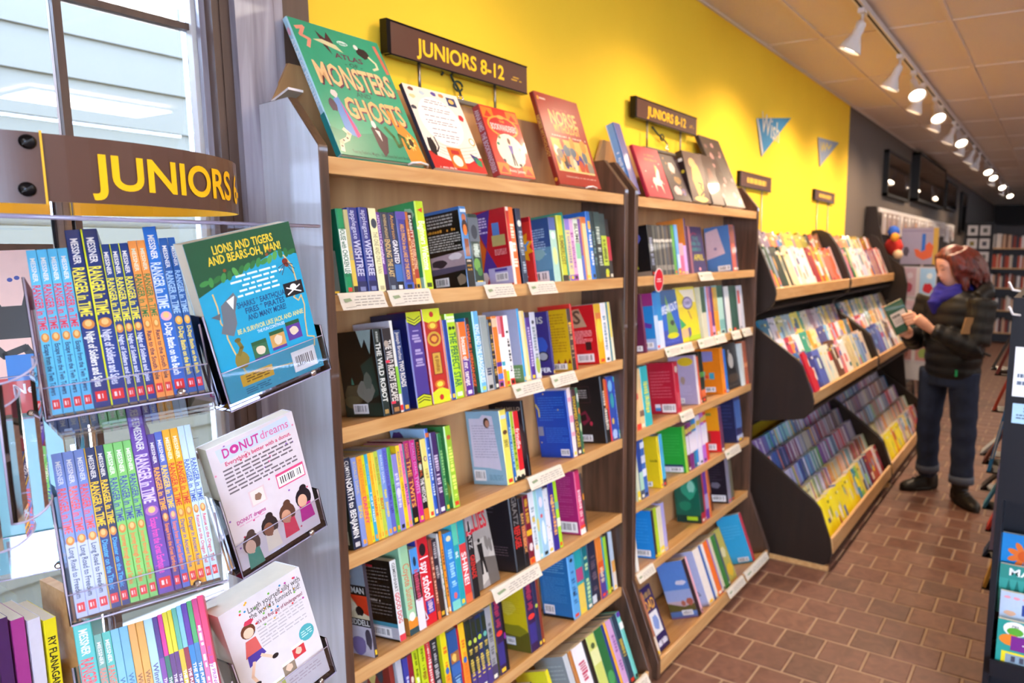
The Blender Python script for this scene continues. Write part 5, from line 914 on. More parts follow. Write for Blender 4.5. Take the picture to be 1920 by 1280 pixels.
def d_white(R):
    R.rect(0, 0, 1, 1, 'efe2d2'); R.rect(0, 0, 1, 0.2, 'c42a26'); R.poly([(0, 0.25), (0.1, 0.16), (0.4, 0.1), (0.7, 0.11), (0.95, 0.2), (1, 0.3), (1, 0.5), (0, 0.5)], 'efe2d2')
    for k, y in enumerate((0.3, 0.26, 0.22, 0.18)): R.line([(0.1, y + 0.05), (0.3, y), (0.6, y - 0.02), (0.95, y + 0.04)], 0.006, 'b89a80')
    R.ell(0.47, 0.6, 0.38, 0.3, 'f6f2f0', 20)
    for y, a, b in ((0.84, 0.3, 0.65), (0.81, 0.28, 0.7), (0.74, 0.2, 0.72), (0.71, 0.22, 0.7), (0.64, 0.2, 0.75), (0.58, 0.18, 0.7), (0.55, 0.2, 0.74), (0.48, 0.24, 0.72), (0.42, 0.22, 0.7), (0.39, 0.22, 0.68), (0.34, 0.4, 0.62)): R.blurb(a, y, b, y + 0.02, 1, '8a8286', int(y * 100), 0.6)
    R.rect(0.75, 0.84, 0.92, 0.95, '2a3a6a'); R.ell(0.83, 0.9, 0.05, 0.03, 'e0b060'); R.blob(0.9, 0.7, 0.06, 0.05, 'c8343c', 3); R.ell(0.93, 0.4, 0.06, 0.05, 'e0a050'); R.ell(0.93, 0.4, 0.04, 0.035, 'e8f0f0'); R.poly([(0.78, 0.24), (0.92, 0.2), (0.95, 0.1), (0.84, 0.12)], '3a2a78'); R.poly([(0.84, 0.2), (0.97, 0.16), (0.95, 0.08), (0.86, 0.1)], '2f8a5a')
    R.blob(0.1, 0.26, 0.08, 0.13, '1c1820', 3); R.line([(0.16, 0.2), (0.22, 0.26), (0.2, 0.38)], 0.02, '1c1820'); R.rect(0.36, 0.03, 0.62, 0.28, 'd0702c'); R.ell(0.49, 0.12, 0.09, 0.07, 'f0e4d0'); R.rect(0.42, 0.2, 0.57, 0.25, 'b83030')
    [R.blob(x, y, 0.06, 0.03, c, k) for k, (x, y, c) in enumerate(((0.12, 0.95, '7a4a3a'), (0.3, 0.93, 'b8c8d0'), (0.52, 0.95, '5a4a9a'), (0.66, 0.95, 'c88a50'), (0.1, 0.86, 'e8c890'), (0.05, 0.72, '3a3a48')))]; R.text('WANDER', 0.1, 0.005, 0.4, 0.03, 'f0d8d0')
faceout(1.309, 1.498, 0.236, 27.0, 0.012, 'efe2d2', '3a3848', d_white, 'white and red back cover with doodled border leaning on the nearest bookcase', hard=False)
def d_wander(R):
    R.rect(0, 0, 1, 1, 'cf3226')
    for x, y in ((0.02, 0.82), (0.68, 0.82), (0.02, 0.02), (0.7, 0.02)): R.poly([(x, y), (x + 0.3, y), (x + 0.3, y + 0.16), (x, y + 0.16)], 'dd7a28'); R.poly([(x + 0.04, y + 0.02), (x + 0.26, y + 0.02), (x + 0.15, y + 0.12)], 'cf3226')
    R.ell(0.5, 0.73, 0.42, 0.16, 'e8963c', 18); R.ell(0.5, 0.73, 0.37, 0.135, 'b82a2c', 18); R.text('THE', 0.42, 0.79, 0.58, 0.82, 'e8a848'); R.text('BOOKWANDERERS', 0.16, 0.67, 0.86, 0.76, 'e8d0c8', True, maxst=2); R.ell(0.5, 0.87, 0.1, 0.03, 'e0a050')
    R.ell(0.53, 0.38, 0.38, 0.25, 'efe0c0', 18); R.blob(0.53, 0.52, 0.05, 0.06, '6a3020', 3); R.poly([(0.47, 0.46), (0.6, 0.46), (0.57, 0.34), (0.5, 0.34)], '5a4a98'); R.poly([(0.5, 0.34), (0.56, 0.34), (0.6, 0.16), (0.56, 0.16), (0.535, 0.28), (0.53, 0.16), (0.49, 0.16)], '23243c')
    [R.blob(x, y, 0.05, 0.03, c, k) for k, (x, y, c) in enumerate(((0.22, 0.46, '2f8a6a'), (0.8, 0.42, '8a9a70'), (0.26, 0.22, '3a3440'), (0.8, 0.24, 'e8dcd8'), (0.68, 0.18, '26202a'), (0.3, 0.56, '7a8a58')))]; R.text('Anna James', 0.3, 0.06, 0.75, 0.11, 'f0dccc', False)
faceout(1.547, 1.702, 0.206, 21.0, 0.028, 'cf3226', 'a83a38', d_wander, 'thick red and orange novel with ornate frame leaning on the nearest bookcase', sdeco=lambda S: S.text('ANNA JAMES  THE BOOKWANDERERS', 0.2, 0.06, 0.8, 0.94, 'd8c4d0', True, True))
def d_norse(R):
    R.rect(0, 0, 1, 1, '9c2a20'); R.rect(0.04, 0.915, 0.075, 0.955, 'e8a020'); R.rect(0.085, 0.925, 0.22, 0.945, 'd8b8b0'); R.text('TREASURY OF', 0.34, 0.84, 0.66, 0.865, 'b8604c', False)
    R.text('NORSE', 0.2, 0.68, 0.84, 0.83, 'd8b060', True, maxst=1.2); R.text('MYTHOLOGY', 0.24, 0.59, 0.84, 0.68, 'e0a838', True, maxst=2); R.text('STORIES OF INTRIGUE, TRICKERY, LOVE, AND REVENGE', 0.14, 0.535, 0.94, 0.555, 'd8c0b0', False)
    R.rect(0.08, 0.15, 0.94, 0.51, 'd8ac50')
    r = random.Random(4)
    for k in range(34): R.blob(0.11 + 0.8 * r.random(), 0.2 + 0.28 * r.random(), 0.05 + 0.04 * r.random(), 0.05 + 0.05 * r.random(), r.choice(['e08a30', '4a3a80', 'd8c8a0', '8a8070', 'b84a30', 'c8a878', '5a6a78', 'e8dcc8', '3a3038', '8a6a40']), k, 9)
    R.rect(0.08, 0.15, 0.94, 0.17, 'e0c080'); R.text('DONNA JO NAPOLI', 0.2, 0.085, 0.5, 0.105, 'e0c0b0', False); R.blurb(0.52, 0.085, 0.92, 0.105, 1, 'c89080', 3)
faceout(1.822, 2.052, 0.302, 19.5, 0.02, '9c2a20', '7c221c', d_norse, 'dark red mythology book leaning at the right end of the nearest bookcase', sdeco=lambda S: [S.text('NORSE MYTHOLOGY', 0.2, 0.3, 0.8, 0.75, 'c89a50', True, True), S.ell(0.5, 0.06, 0.3, 0.02, 'd8a030')])
# clear plastic stand feet in front of two display books
def plastic_stand(y, label):
    mb = MB(); mb.tube([(-1.347, y - 0.03, 1.837), (-1.339, y - 0.025, 1.843), (-1.337, y, 1.846), (-1.339, y + 0.025, 1.843), (-1.347, y + 0.03, 1.837)], 0.0025, 8)
    tag(mb.obj('book_stand', plain('milky_plastic', 'e8e4e0', 0.25), None), label, 'book stand', 'plastic book stands')
plastic_stand(1.255, 'small milky plastic stand foot under the large green monster book')
plastic_stand(1.99, 'small milky plastic stand foot under the dark red mythology book')
# propped board behind the green book
P1, P2 = at(508, 188, 'y', 1.0), at(540, 163, 'y', 1.0)
mb = MB(); Ya, Yb = 1.0005, 1.036
mb.face([(P1.x, Ya, P1.z), (P2.x, Ya, P2.z), (P2.x, Yb, P2.z), (P1.x, Yb, P1.z)], H('c83048')); mb.face([(P1.x, Ya, P1.z - 0.005), (P2.x, Ya, P2.z - 0.005), (P2.x, Yb, P2.z - 0.005), (P1.x, Yb, P1.z - 0.005)], H('b8a890'))
mb.face([(P1.x, Ya, P1.z), (P2.x, Ya, P2.z), (P2.x, Ya, P2.z - 0.005), (P1.x, Ya, P1.z - 0.005)], H('f0e8e6')); mb.face([(P2.x, Ya, P2.z), (P2.x, Yb, P2.z), (P2.x, Yb, P2.z - 0.005), (P2.x, Ya, P2.z - 0.005)], H('f0e8e6'))
tag(mb.obj('booklet', 'matte'), 'thin white booklet propped behind the large green monster book', 'booklet')

yb = 2.325; P_ = at(1168, 237, 'y', yb); Q_ = at(1208, 371, 'y', yb); hb = (P_ - Q_).length; tb = math.degrees(math.atan2(Q_.x - P_.x, P_.z - Q_.z))
faceout(2.312, 2.36, hb, tb, 0.034, '6d6a98', '6fa0dc', lambda R: None, 'tall light blue book leaning at the left end of the second bookcase', xb=-1.372, sdeco=lambda S: [S.rect(0, 0, 0.12, 1, 'b8d0f0'), S.rect(0.88, 0, 1, 1, '3a60a8'), S.text('A WRITER', 0.25, 0.25, 0.75, 0.6, 'dce8f8', True, True)])
def d_uni(R): R.rect(0.04, 0.03, 0.96, 0.97, 'b4243c'); R.text('THE LAST', 0.35, 0.82, 0.75, 0.87, 'd86a38'); R.text('UNICORN', 0.3, 0.72, 0.8, 0.79, 'd86a38'); R.blob(0.55, 0.32, 0.24, 0.1, 'ecdcc8', 3); R.poly([(0.55, 0.4), (0.68, 0.66), (0.75, 0.55), (0.7, 0.36)], 'ecdcc8'); R.poly([(0.58, 0.46), (0.64, 0.68), (0.7, 0.6)], 'e0a850'); R.poly([(0.4, 0.3), (0.48, 0.3), (0.42, 0.1)], 'ecdcc8'); R.poly([(0.62, 0.3), (0.7, 0.3), (0.72, 0.08)], 'ecdcc8'); [R.ell(x, y, 0.025, 0.015, 'e8b0a8') for x, y in ((0.2, 0.5), (0.8, 0.3), (0.25, 0.2), (0.85, 0.7))]
faceout(2.378, 2.572, 0.207, 22, 0.016, 'b4243c', 'a01830', d_uni, 'crimson book with a white unicorn leaning on the second bookcase', sdeco=lambda S: None)
def d_dk(R): R.rect(0.03, 0.03, 0.97, 0.97, '33242c'); R.blob(0.5, 0.72, 0.2, 0.14, 'c8bcb4', 3); R.blob(0.6, 0.45, 0.22, 0.1, '8a6a3a', 4); R.blob(0.4, 0.22, 0.25, 0.12, 'd0b4b0', 5); R.blob(0.72, 0.2, 0.14, 0.1, '5a4a80', 6); [R.blob(0.2 + 0.07 * i, 0.9 - 0.1 * i, 0.04, 0.03, 'a87a48', i) for i in range(8)]
faceout(2.584, 2.742, 0.2035, 24, 0.012, '33242c', '2a1c24', d_dk, 'dark patterned fantasy book leaning on the second bookcase')
def d_gold(R): R.rect(0, 0, 1, 1, '4a2e28'); R.blob(0.52, 0.45, 0.28, 0.4, 'e0b048', 7, 14, 0.25); R.ell(0.4, 0.78, 0.18, 0.1, 'c8a060'); R.line([(0.5, 0.4), (0.68, 0.38), (0.6, 0.3), (0.7, 0.22), (0.5, 0.14)], 0.05, '2c1c18'); R.blob(0.5, 0.06, 0.4, 0.07, 'ecc870', 4)
faceout(2.752, 2.935, 0.22, 16, 0.032, '4a2e28', '2a1c1c', d_gold, 'brown book with a golden blot leaning on the second bookcase', sdeco=lambda S: [S.rect(0.2, 0.8, 0.8, 0.86, 'd8d0c8'), S.blob(0.5, 0.6, 0.3, 0.04, 'c8b030', 3)])
faceout(2.955, 3.085, 0.235, 20, 0.025, '3a2220', '2a1816', lambda R: R.blob(0.5, 0.5, 0.3, 0.3, '6a3a30', 3), 'dark maroon book leaning in the shade of the floral book')
def d_flo(R):
    R.rect(0, 0, 1, 1, '4a403e'); r = random.Random(9)
    for k in range(22): R.blob(r.random() * 0.9 + 0.05, r.random() * 0.92 + 0.04, 0.06 + 0.05 * r.random(), 0.03 + 0.03 * r.random(), r.choice(['b88a88', '8a6a68', '6a5a54', 'c89a98', '5a5048']), k, 8)
    R.rect(0.45, 0.42, 0.85, 0.72, '5a5452')
faceout(3.1, 3.33, 0.36, 25, 0.022, '4a403e', '332a2a', d_flo, 'tall dark floral book leaning at the right end of the second bookcase')

# ------------------------------------------------------------------ shelf cards
def shelf_card(u0, u1, i, case, k, flat=0.008, drop=0.032, out=0.020, skew=0.0):
    z, xf, tl = (SH_Z[i], XF, TILT) if i < 6 else (SH_Z[6] + 0.013, -1.213, 0.0)
    O, e, up = row_frame(z, xf, tl, 0.0); y0, y1 = solve_y(O, u0), solve_y(O, u1)
    rows = [(-flat, 0.0012), (-flat * 0.4, 0.0012), (0.0015, 0.0015), (0.006, -0.004), (out * 0.6, -drop * 0.6), (out, -drop)]
    mb = MB(); c = H('d9d1c2'); th = 0.0004
    def pt(s, dz, y): return (O.x + (s * math.cos(tl) if s < 0 else s), y + skew * max(0, -dz) * 3, O.z + (s * math.sin(tl) if s < 0 else 0) + dz + 0.0008)
    for (a, b), (a2, b2) in zip(rows, rows[1:]):
        mb.face([pt(a, b, y0), pt(a, b, y1), pt(a2, b2, y1), pt(a2, b2, y0)], c); mb.face([pt(a, b - th, y0), pt(a2, b2 - th, y0), pt(a2, b2 - th, y1), pt(a, b - th, y1)], c)
    r = random.Random(int(u0)); n3 = Vector((drop, 0, out)).normalized() * 0.0005
    P = lambda s, t: Vector(pt(0.006 + (out - 0.006) * t, -0.004 - (drop - 0.004) * t, y0 + (y1 - y0) * s)) + n3
    for ln in range(4):
        s = 0.3 if ln else 0.35; t = 0.12 + 0.2 * ln
        while s < 0.9:
            w = 0.04 + 0.1 * r.random(); mb.face([P(s, t), P(min(s + w, 0.95), t), P(min(s + w, 0.95), t + 0.05), P(s, t + 0.05)], H('8a8278')); s += w + 0.03
    mb.face([P(0.07, 0.25), P(0.22, 0.2), P(0.25, 0.4), P(0.1, 0.5)], H('8c9a78')); mb.face([P(0.07, 0.85), P(0.3, 0.8), P(0.3, 0.83), P(0.07, 0.88)], H('8a8278'))
    o = mb.obj('shelf_card', 'card')
    tag(o, 'white handwritten shelf card, %s from left on the %s of the %s bookcase' % (ORD[k], WH[i - 1], case), 'shelf card', 'handwritten shelf cards')
for case, L_ in (('nearest', ((1, ((631, 716), (724, 803), (905, 959), (987, 1037))), (2, ((958, 1012), (1030, 1075))), (3, ((987, 1050),)), (4, ((920, 1008),)), (6, ((1152, 1212),)))),
                 ('second', ((1, ((1307, 1332),)), (2, ((1244, 1270), (1270.5, 1295), (1306, 1336), (1337, 1357), (1369, 1385), (1389, 1405))), (3, ((1272, 1296),)), (4, ((1357, 1384),)), (5, ((1192, 1223),)), (6, ((1362, 1392), (1395, 1436)))))):
    for i, cs in L_:
        for k, (u0, u1) in enumerate(cs): shelf_card(u0, u1, i, case, k, drop=0.034 if i < 5 else 0.03, out=0.02)
# round red sticker tag on the second bookcase
O, e, up = row_frame(SH_Z[1], XF, TILT, 0.0); c0 = at(1235.5, 525, 'x', XF + 0.004)
t = thing('hanging_tag', 'round red tag with white rim hanging from the second bookcase top row', 'tag', c0)
mb = MB(); mb.prism([(0.036 * math.cos(6.283 * i / 24), 0.046 * math.sin(6.283 * i / 24)) for i in range(24)], -0.001, 0.0, axis='x', col=H('e8dcd8')); mb.obj('rim', 'matte', t)
mb = MB(); mb.prism([(0.032 * math.cos(6.283 * i / 24), 0.042 * math.sin(6.283 * i / 24)) for i in range(24)], 0.0001, 0.0008, axis='x', col=H('c8142c'))
pr_ = Print(mb, lambda s, q, l: (0.0009 + l, s - 0.03, q - 0.03), 0.06, 0.06); pr_.blurb(0.25, 0.5, 0.75, 0.62, 1, 'ecd8d8', 3); pr_.blurb(0.2, 0.36, 0.8, 0.48, 1, 'ecd8d8', 4); mb.obj('face', 'matte', t)

# ------------------------------------------------------------------ hanging section signs above the shelves
def section_sign(y0, y1, z0, z1, txt, label, zfoot, small=True, X=-1.5):
    t = thing('section_sign', label, 'sign', Vector((X, (y0 + y1) / 2, z0)), 'brown section signs along the wall'); w = y1 - y0; h = z1 - z0
    bd = MB(); bd.box((-0.014, -w / 2, 0), (0, w / 2, h)); n0 = len(bd.f)
    mb = MB(); mb.box((-0.022, -w / 2 - 0.012, -0.002), (0.003, -w / 2, h + 0.004)); mb.box((-0.022, -w / 2, h), (0.002, w / 2, h + 0.004)); mb.box((-0.022, -w / 2, -0.004), (0.002, w / 2, 0.0)); mb.obj('holder', 'screw', t)
    pr2 = Print(bd, lambda s, q, l: (l, s - w / 2, q), w, h)
    if txt: pr2.text(txt, 0.17, 0.25, 0.80, 0.75, 'f8c420', 2, maxst=1.5)
    else: pr2.blurb(0.2, 0.3, 0.82, 0.72, 1, 'd8b048', int(y0 * 10), 0.9)
    if small: pr2.blurb(0.86, 0.34, 0.95, 0.40, 1, 'c89a30', 3, 0.8); pr2.blurb(0.875, 0.44, 0.93, 0.5, 1, 'c89a30', 4, 0.8)
    bd.m = [0] * n0 + [1] * (len(bd.f) - n0); bd.obj('board', ['sign', 'matte'], t)
    for f in (-0.31, 0.24):
        mb = MB(); mb.tube([(-0.01, f * w, 0.0), (-0.01, f * w, zfoot - z0)], 0.004, 8); mb.obj('post', 'steel', t)
    if zfoot > 1.9: mb = MB(); mb.box((-0.02, -w * 0.36, zfoot - z0 - 0.004), (0.0, w * 0.3, zfoot - z0 + 0.006)); mb.obj('foot', 'steel', t)
section_sign(1.318, 1.856, 2.128, 2.205, 'JUNIORS 8-12', 'brown sign with yellow lettering above the nearest bookcase', 2.053, X=-1.497)
section_sign(2.535, 3.082, 2.163, 2.237, 'JUNIORS 8-12', 'brown sign with yellow lettering above the second bookcase', 2.053, X=-1.497)
section_sign(3.685, 4.165, 1.985, 2.06, '', 'small blurred brown sign above the near picture book rack', 1.302, False, X=-1.522)
section_sign(5.05, 5.558, 1.996, 2.063, '', 'small blurred brown sign above the far picture book rack', 1.302, False, X=-1.522)
def cord(pts, X, label):
    t = thing('green_cord', label, 'cord', at(*pts[0], 'x', X), 'green cords with rings'); o = Vector(t.location)
    mb = MB(); mb.tube([at(u, v, 'x', X) - o for u, v in pts], 0.0035, 8); mb.obj('rope', 'cord', t)
    a, b = pts[-3], pts[-1]
    c = at(a[0], a[1], 'x', X + 0.006) - o
    mb = MB(); mb.tube([c + Vector((0.004, 0.017 * math.cos(k * 0.5), 0.013 * math.sin(k * 0.5))) for k in range(13)], 0.003, 8); mb.obj('loop', 'cord', t)
    c = at(b[0], b[1] + 7, 'x', X) - o; mb = MB(); mb.tube([c + Vector((0, 0.009 * math.cos(6.283 * k / 12), 0.014 * math.sin(6.283 * k / 12))) for k in range(13)], 0.002, 8, caps=False); mb.obj('ring', 'chrome', t)
cord([(828, 140), (836, 129), (844, 138), (850, 152), (857, 162), (862, 172), (864, 180)], -1.524, 'dark green cord with steel ring under the nearest section sign')
cord([(1223, 238), (1232, 250), (1240, 258), (1247, 264), (1251, 270)], -1.524, 'dark green cord with steel ring under the second section sign')

# ------------------------------------------------------------------ acrylic book spinner in the foreground
AX = Vector((-1.207, 0.434, 0.0)); RB = 0.25
def eul(yaw, tilt, roll):
    return Matrix.Rotation(math.radians(yaw), 3, 'Z') @ Matrix.Rotation(math.radians(tilt), 3, 'X') @ Matrix.Rotation(math.radians(roll), 3, 'Y')
def frame(pos, yaw, tilt, roll):
    """x right along the face, y away from the viewer, z up"""
    m = eul(yaw, tilt, roll).to_4x4(); m.translation = Vector(pos); return m
spin = thing('book_spinner', 'clear acrylic book spinner beside the window with curved brown sign', 'book spinner', Vector((AX.x, AX.y, 0)))
def sp(mb, name, m): 
    return mb.tf(Matrix.Translation((-AX.x, -AX.y, 0))).obj(name, m, spin)
mb = MB(); mb.tube([(AX.x - 0.05, AX.y + 0.06, 0.03), (AX.x - 0.05, AX.y + 0.06, 1.76)], 0.014, 14); sp(mb, 'pole', 'chrome')
mb = MB(); mb.lathe([(0.24, 0), (0.24, 0.02), (0.2, 0.03), (0.03, 0.045)], 28, (AX.x, AX.y, 0)); sp(mb, 'base', 'navy_metal')
# curved band: brown outside, yellow inside
Z0, Z1 = 1.694, 1.767
def bandpt(phi, z, r=RB): return Vector((AX.x + r * math.cos(phi), AX.y + r * math.sin(phi), z))
N_ = 72; PH0 = bisect(lambda p: proj(bandpt(p, 1.73))[0], -0.9, 0.6, 79)
mb = MB()
for i in range(N_):
    a, b = PH0 + 2 * math.pi * i / N_, PH0 + 2 * math.pi * (i + 1) / N_
    mb.face([bandpt(a, Z0), bandpt(b, Z0), bandpt(b, Z1), bandpt(a, Z1)], mi=0, smooth=True)
    mb.face([bandpt(a, Z0, RB - 0.002), bandpt(a, Z1, RB - 0.002), bandpt(b, Z1, RB - 0.002), bandpt(b, Z0, RB - 0.002)], mi=1, smooth=True)
    mb.face([bandpt(a, Z0), bandpt(b, Z0), bandpt(b, Z0, RB - 0.002), bandpt(a, Z0, RB - 0.002)], mi=1); mb.face([bandpt(a, Z1), bandpt(b, Z1), bandpt(b, Z1, RB - 0.002), bandpt(a, Z1, RB - 0.002)], mi=0)
sp(mb, 'sign_band', ['sign', 'signyel'])
mb = MB()   # overlapping end of the band with its edge and screws
for i in range(10):
    a, b = PH0 - 0.02 * i, PH0 - 0.02 * (i + 1)
    mb.face([bandpt(a, Z0 - 0.003, RB + 0.003), bandpt(b, Z0 - 0.003, RB + 0.003), bandpt(b, Z1, RB + 0.003), bandpt(a, Z1, RB + 0.003)], smooth=True)
sp(mb, 'band_overlap', 'sign')
mb = MB(); mb.face([bandpt(PH0, Z0 - 0.003, RB + 0.004), bandpt(PH0 + 0.008, Z0 - 0.003, RB + 0.004), bandpt(PH0 + 0.008, Z1 + 0.002, RB + 0.004), bandpt(PH0, Z1 + 0.002, RB + 0.004)]); sp(mb, 'band_edge', 'signyel')
for z in (1.756, 1.706):
    ph = bisect(lambda p: proj(bandpt(p, z))[0], -0.9, 0.6, 51); o = bandpt(ph, z, RB + 0.003); ax = Vector((math.cos(ph), math.sin(ph), 0))
    mb = MB(); mb.lathe([(0.0075, 0), (0.0078, 0.003), (0.005, 0.0055), (0.0005, 0.0062)], 16, o, ax); sp(mb, 'screw', 'screw')
    mb = MB(); s_ = Vector((-math.sin(ph), math.cos(ph), 0)); c_ = o + ax * 0.0064; d_ = (s_ * 0.8 + Vector((0, 0, 0.6))) * 0.006; n_ = Vector((0, 0, 1)) * 0.0009; mb.face([c_ - d_ - n_, c_ + d_ - n_, c_ + d_ + n_, c_ - d_ + n_]); sp(mb, 'screw_slot', 'black')
pa = bisect(lambda p: proj(bandpt(p, 1.72))[0], -0.9, 0.8, 181); pb = bisect(lambda p: proj(bandpt(p, 1.72))[0], -0.9, 0.8, 432); pc = pb + (pb - pa) * 0.245
mb = MB(); hh = Z1 - Z0
pr3 = Print(mb, lambda s, q, l: tuple(bandpt(pa + s, Z0 + q, RB + 0.0006 + l)), pb - pa, hh); pr3.text('JUNIORS', 0, 0.24, 1, 0.76, 'fbc008', 2, maxst=60)
pr3.w = pc - pa; pr3.text('6-', 0.855, 0.2, 1.0, 0.74, 'fbc008', 2, maxst=60)
sp(mb, 'lettering', 'matte')
mb = MB()
for k in range(3):
    p = bandpt(k * 2.094 + 2.2, 1.755, RB - 0.004); mb.tube([(AX.x - 0.05, AX.y + 0.06, 1.755), tuple(p)], 0.003, 8)
sp(mb, 'band_spokes', 'steel')
def pocket(m, w, h, d, lip, label=None, rim=0.11):
    """one acrylic pocket in its own frame (origin: lower left front of the books)"""
    e = 0.0025; mb = MB()
    mb.box((-0.004, d, -0.006), (w + 0.004, d + e, h)); mb.box((-0.004, -0.004, -0.006), (w + 0.004, d, -0.006 + e)); mb.box((-0.004, -0.004 - e, -0.006), (w + 0.004, -0.004, lip))
    mb.box((-0.004 - e, -0.006, -0.006), (-0.004, d, rim)); mb.box((w + 0.004, -0.006, -0.006), (w + 0.004 + e, d, rim * 0.5))
    pk = sp(mb.tf(m), 'pocket', 'acrylic')
    mb = MB(); r = 0.0011
    mb.tube([(-0.005, -0.0055, rim), (-0.005, -0.0055, lip), (-0.005, -0.0055, -0.006), (w + 0.005, -0.0055, -0.006), (w + 0.005, -0.0055, rim * 0.5)], r, 6)
    mb.tube([(-0.005, -0.0055, lip), (w + 0.005, -0.0055, lip)], r * 0.7, 6)
    sp(mb.tf(m), 'pocket_rim', 'acrylic_edge').parent = pk
    mb = MB(); mb.lathe([(0.0045, 0), (0.0045, 0.002), (0.002, 0.0035)], 12, (w * 0.82, -0.0085, -0.0), (0, -1, 0)); sp(mb.tf(m), 'pocket_screw', 'chrome').parent = pk
def ranger(base, series, title, low, edge=None, tcol='f0f0e8', dog='c8823c', auth='e8e4e0'):
    def fn(S, L, R):
        if low: S.rect(0, 0, 1, 0.44, low)
        if edge: S.rect(0, 0, 0.1, 1, edge)
        S.text('MESSNER', 0.28, 0.80, 0.74, 0.95, auth, True, True)
        S.text('RANGER in TIME', 0.14, 0.50, 0.86, 0.78, series, True, True); S.rect(0.06, 0.53, 0.11, 0.76, series)
        S.ell(0.5, 0.455, 0.4, 0.028, dog); S.ell(0.5, 0.46, 0.22, 0.018, 'e8b878')
        S.text(title, 0.26, 0.11, 0.78, 0.415, tcol, True, True)
        S.rect(0.16, 0.03, 0.86, 0.085, 'e0242c'); S.rect(0.3, 0.045, 0.45, 0.07, 'f4e8e8'); S.rect(0.58, 0.045, 0.64, 0.07, 'f4e8e8')
    return fn
def simple(title, tc, low=None, top=None):
    def fn(S, L, R):
        if low: S.rect(0, 0, 1, low[0], low[1])
        if top: S.rect(0, 1 - top[0], 1, 1, top[1])
        S.text(title, 0.22, 0.1, 0.8, 0.82, tc, True, True)
    return fn
T1, T2 = 'tier of the clear spinner', ''
def spin_row(m, w, xs, rows, where, d=0.09):
    x0, x1 = xs[0], xs[-1]; k = w / (x1 - x0)
    for i, (h, col, left, deco, nm) in enumerate(rows):
        a, b = (xs[i] - x0) * k, (xs[i + 1] - x0) * k - 0.0003
        book(m @ Matrix.Translation((a, 0.0005, 0.0006)), b - a, d, h, col, left, col, False, deco, '%s, %s from left in the %s of the clear spinner' % (nm, ORD[i], where), 'book', 'paperbacks in the clear spinner')
ROWF = [frame((-0.926, 0.336, 1.465), 61.2, -24.9, -6.0), frame((-0.937, 0.342, 1.225), 61.2, -24.9, -6.0), frame((-0.948, 0.349, 0.985), 61.2, -24.9, -6.0)]
RW = 0.143
tw = ranger('', 'd83850', 'Escape from the Twin Towers', None, None, '203058'); nt_ = ranger('', 'e8dc48', 'Night of Soldiers and Spies', '243878', None); nt2 = ranger('', 'e8dc48', 'Night of Soldiers and Spies', '1f3a80', 'd0d820', 'd8dcf0')
so = ranger('', '3a7a48', 'Race to the South Pole', None, None, '3a2a50', auth='d8e0c8'); dd = ranger('', 'd8e4f4', 'D-Day: Battle on the Beach', '2f64b8', None, 'eef2f8', 'e0a0b0'); dd2 = ranger('', 'a8ccec', 'D-Day: Battle on the Beach', None, None, 'f0d848', 'e0a030')
spin_row(ROWF[0], RW, [148, 203, 258, 311, 365, 452, 545, 597, 648, 703, 755, 803, 885, 940, 985],
  [(0.194, '58b4dc', 'b02848' if i == 0 else '58b4dc', tw, 'light blue paperback') for i in range(4)] + [(0.216, '22346c', 'b8c020', nt_, 'tall navy paperback'), (0.216, '22346c', '22346c', nt2, 'tall navy paperback')] + [(0.195, '24407c', '2a5a9c', nt2, 'navy and yellow paperback')] * 3
  + [(0.197, 'f0964a', 'e07838', so, 'orange paperback')] * 2 + [(0.214, '2a70c4', '4a90d8', dd, 'tall blue paperback')] + [(0.198, '2a5a9c', '2a5a9c', dd2, 'blue paperback')] * 2, 'top tier')
lr = ranger('', 'e85a5c', 'Long Road to Freedom', 'b8c4e8', None, '3a4a68', auth='e8ecf4'); ti = ranger('', 'f0c828', 'Disaster on the Titanic', '283a78', 'e0b020', '4aa8e8'); ash = ranger('', '3a4a9c', 'Journey through Ash and Smoke', None, None, 'e06a38', auth='f0f0e0'); eq = ranger('', 'd8c8f0', 'Escape from the Great Earthquake', None, None, 'e048b0', 'a868b0'); ro = ranger('', 'c8342c', 'Danger in Ancient Rome', None, None, '3a5a98', auth='f0e8c8'); og = ranger('', '3a5ab0', 'Rescue on the Oregon Trail', None, None, 'c83a48', auth='c8d8f0')
spin_row(ROWF[1], RW, [242, 292, 342, 390, 440, 480, 525, 572, 612, 692, 729, 768, 808, 848, 882, 917],
  [(0.194, '7a94d8', '4878b8', lr, 'lavender blue paperback')] * 3 + [(0.194, '24305c', 'e0b020', ti, 'navy paperback with yellow edge')] * 2 + [(0.194, '7cc468', '58b04c', ash, 'green paperback')] * 3 + [(0.222, '6a44a0', 'b02838', eq, 'tall purple paperback')]
  + [(0.196, '543a88', '543a88', ranger('', 'f0a83c', 'Escape from the Great Earthquake', None, None, 'e8882c', 'c07840'), 'dark purple paperback'), (0.197, '5468b8', '5468b8', ranger('', 'f0c848', 'Escape from the Great Earthquake', None, None, 'e87838', 'b87890'), 'violet blue paperback')] + [(0.198, 'f4ac1c', 'e89a18', ro, 'amber paperback')] * 2 + [(0.199, 'c4dcf0', 'b0cce8', og, 'pale blue paperback')] * 2, 'second tier')
pp = [('4a2a80', '7a3a98'), ('c8288c', '2a6a58'), ('d8c81c', '5a2a70'), ('d8c81c', '5a2a70'), ('5aa890', 'e0b020'), ('7ab8e0', '8a1c34'), ('5a2f98', '2a7ac0'), ('4aa060', '3a78b0')]
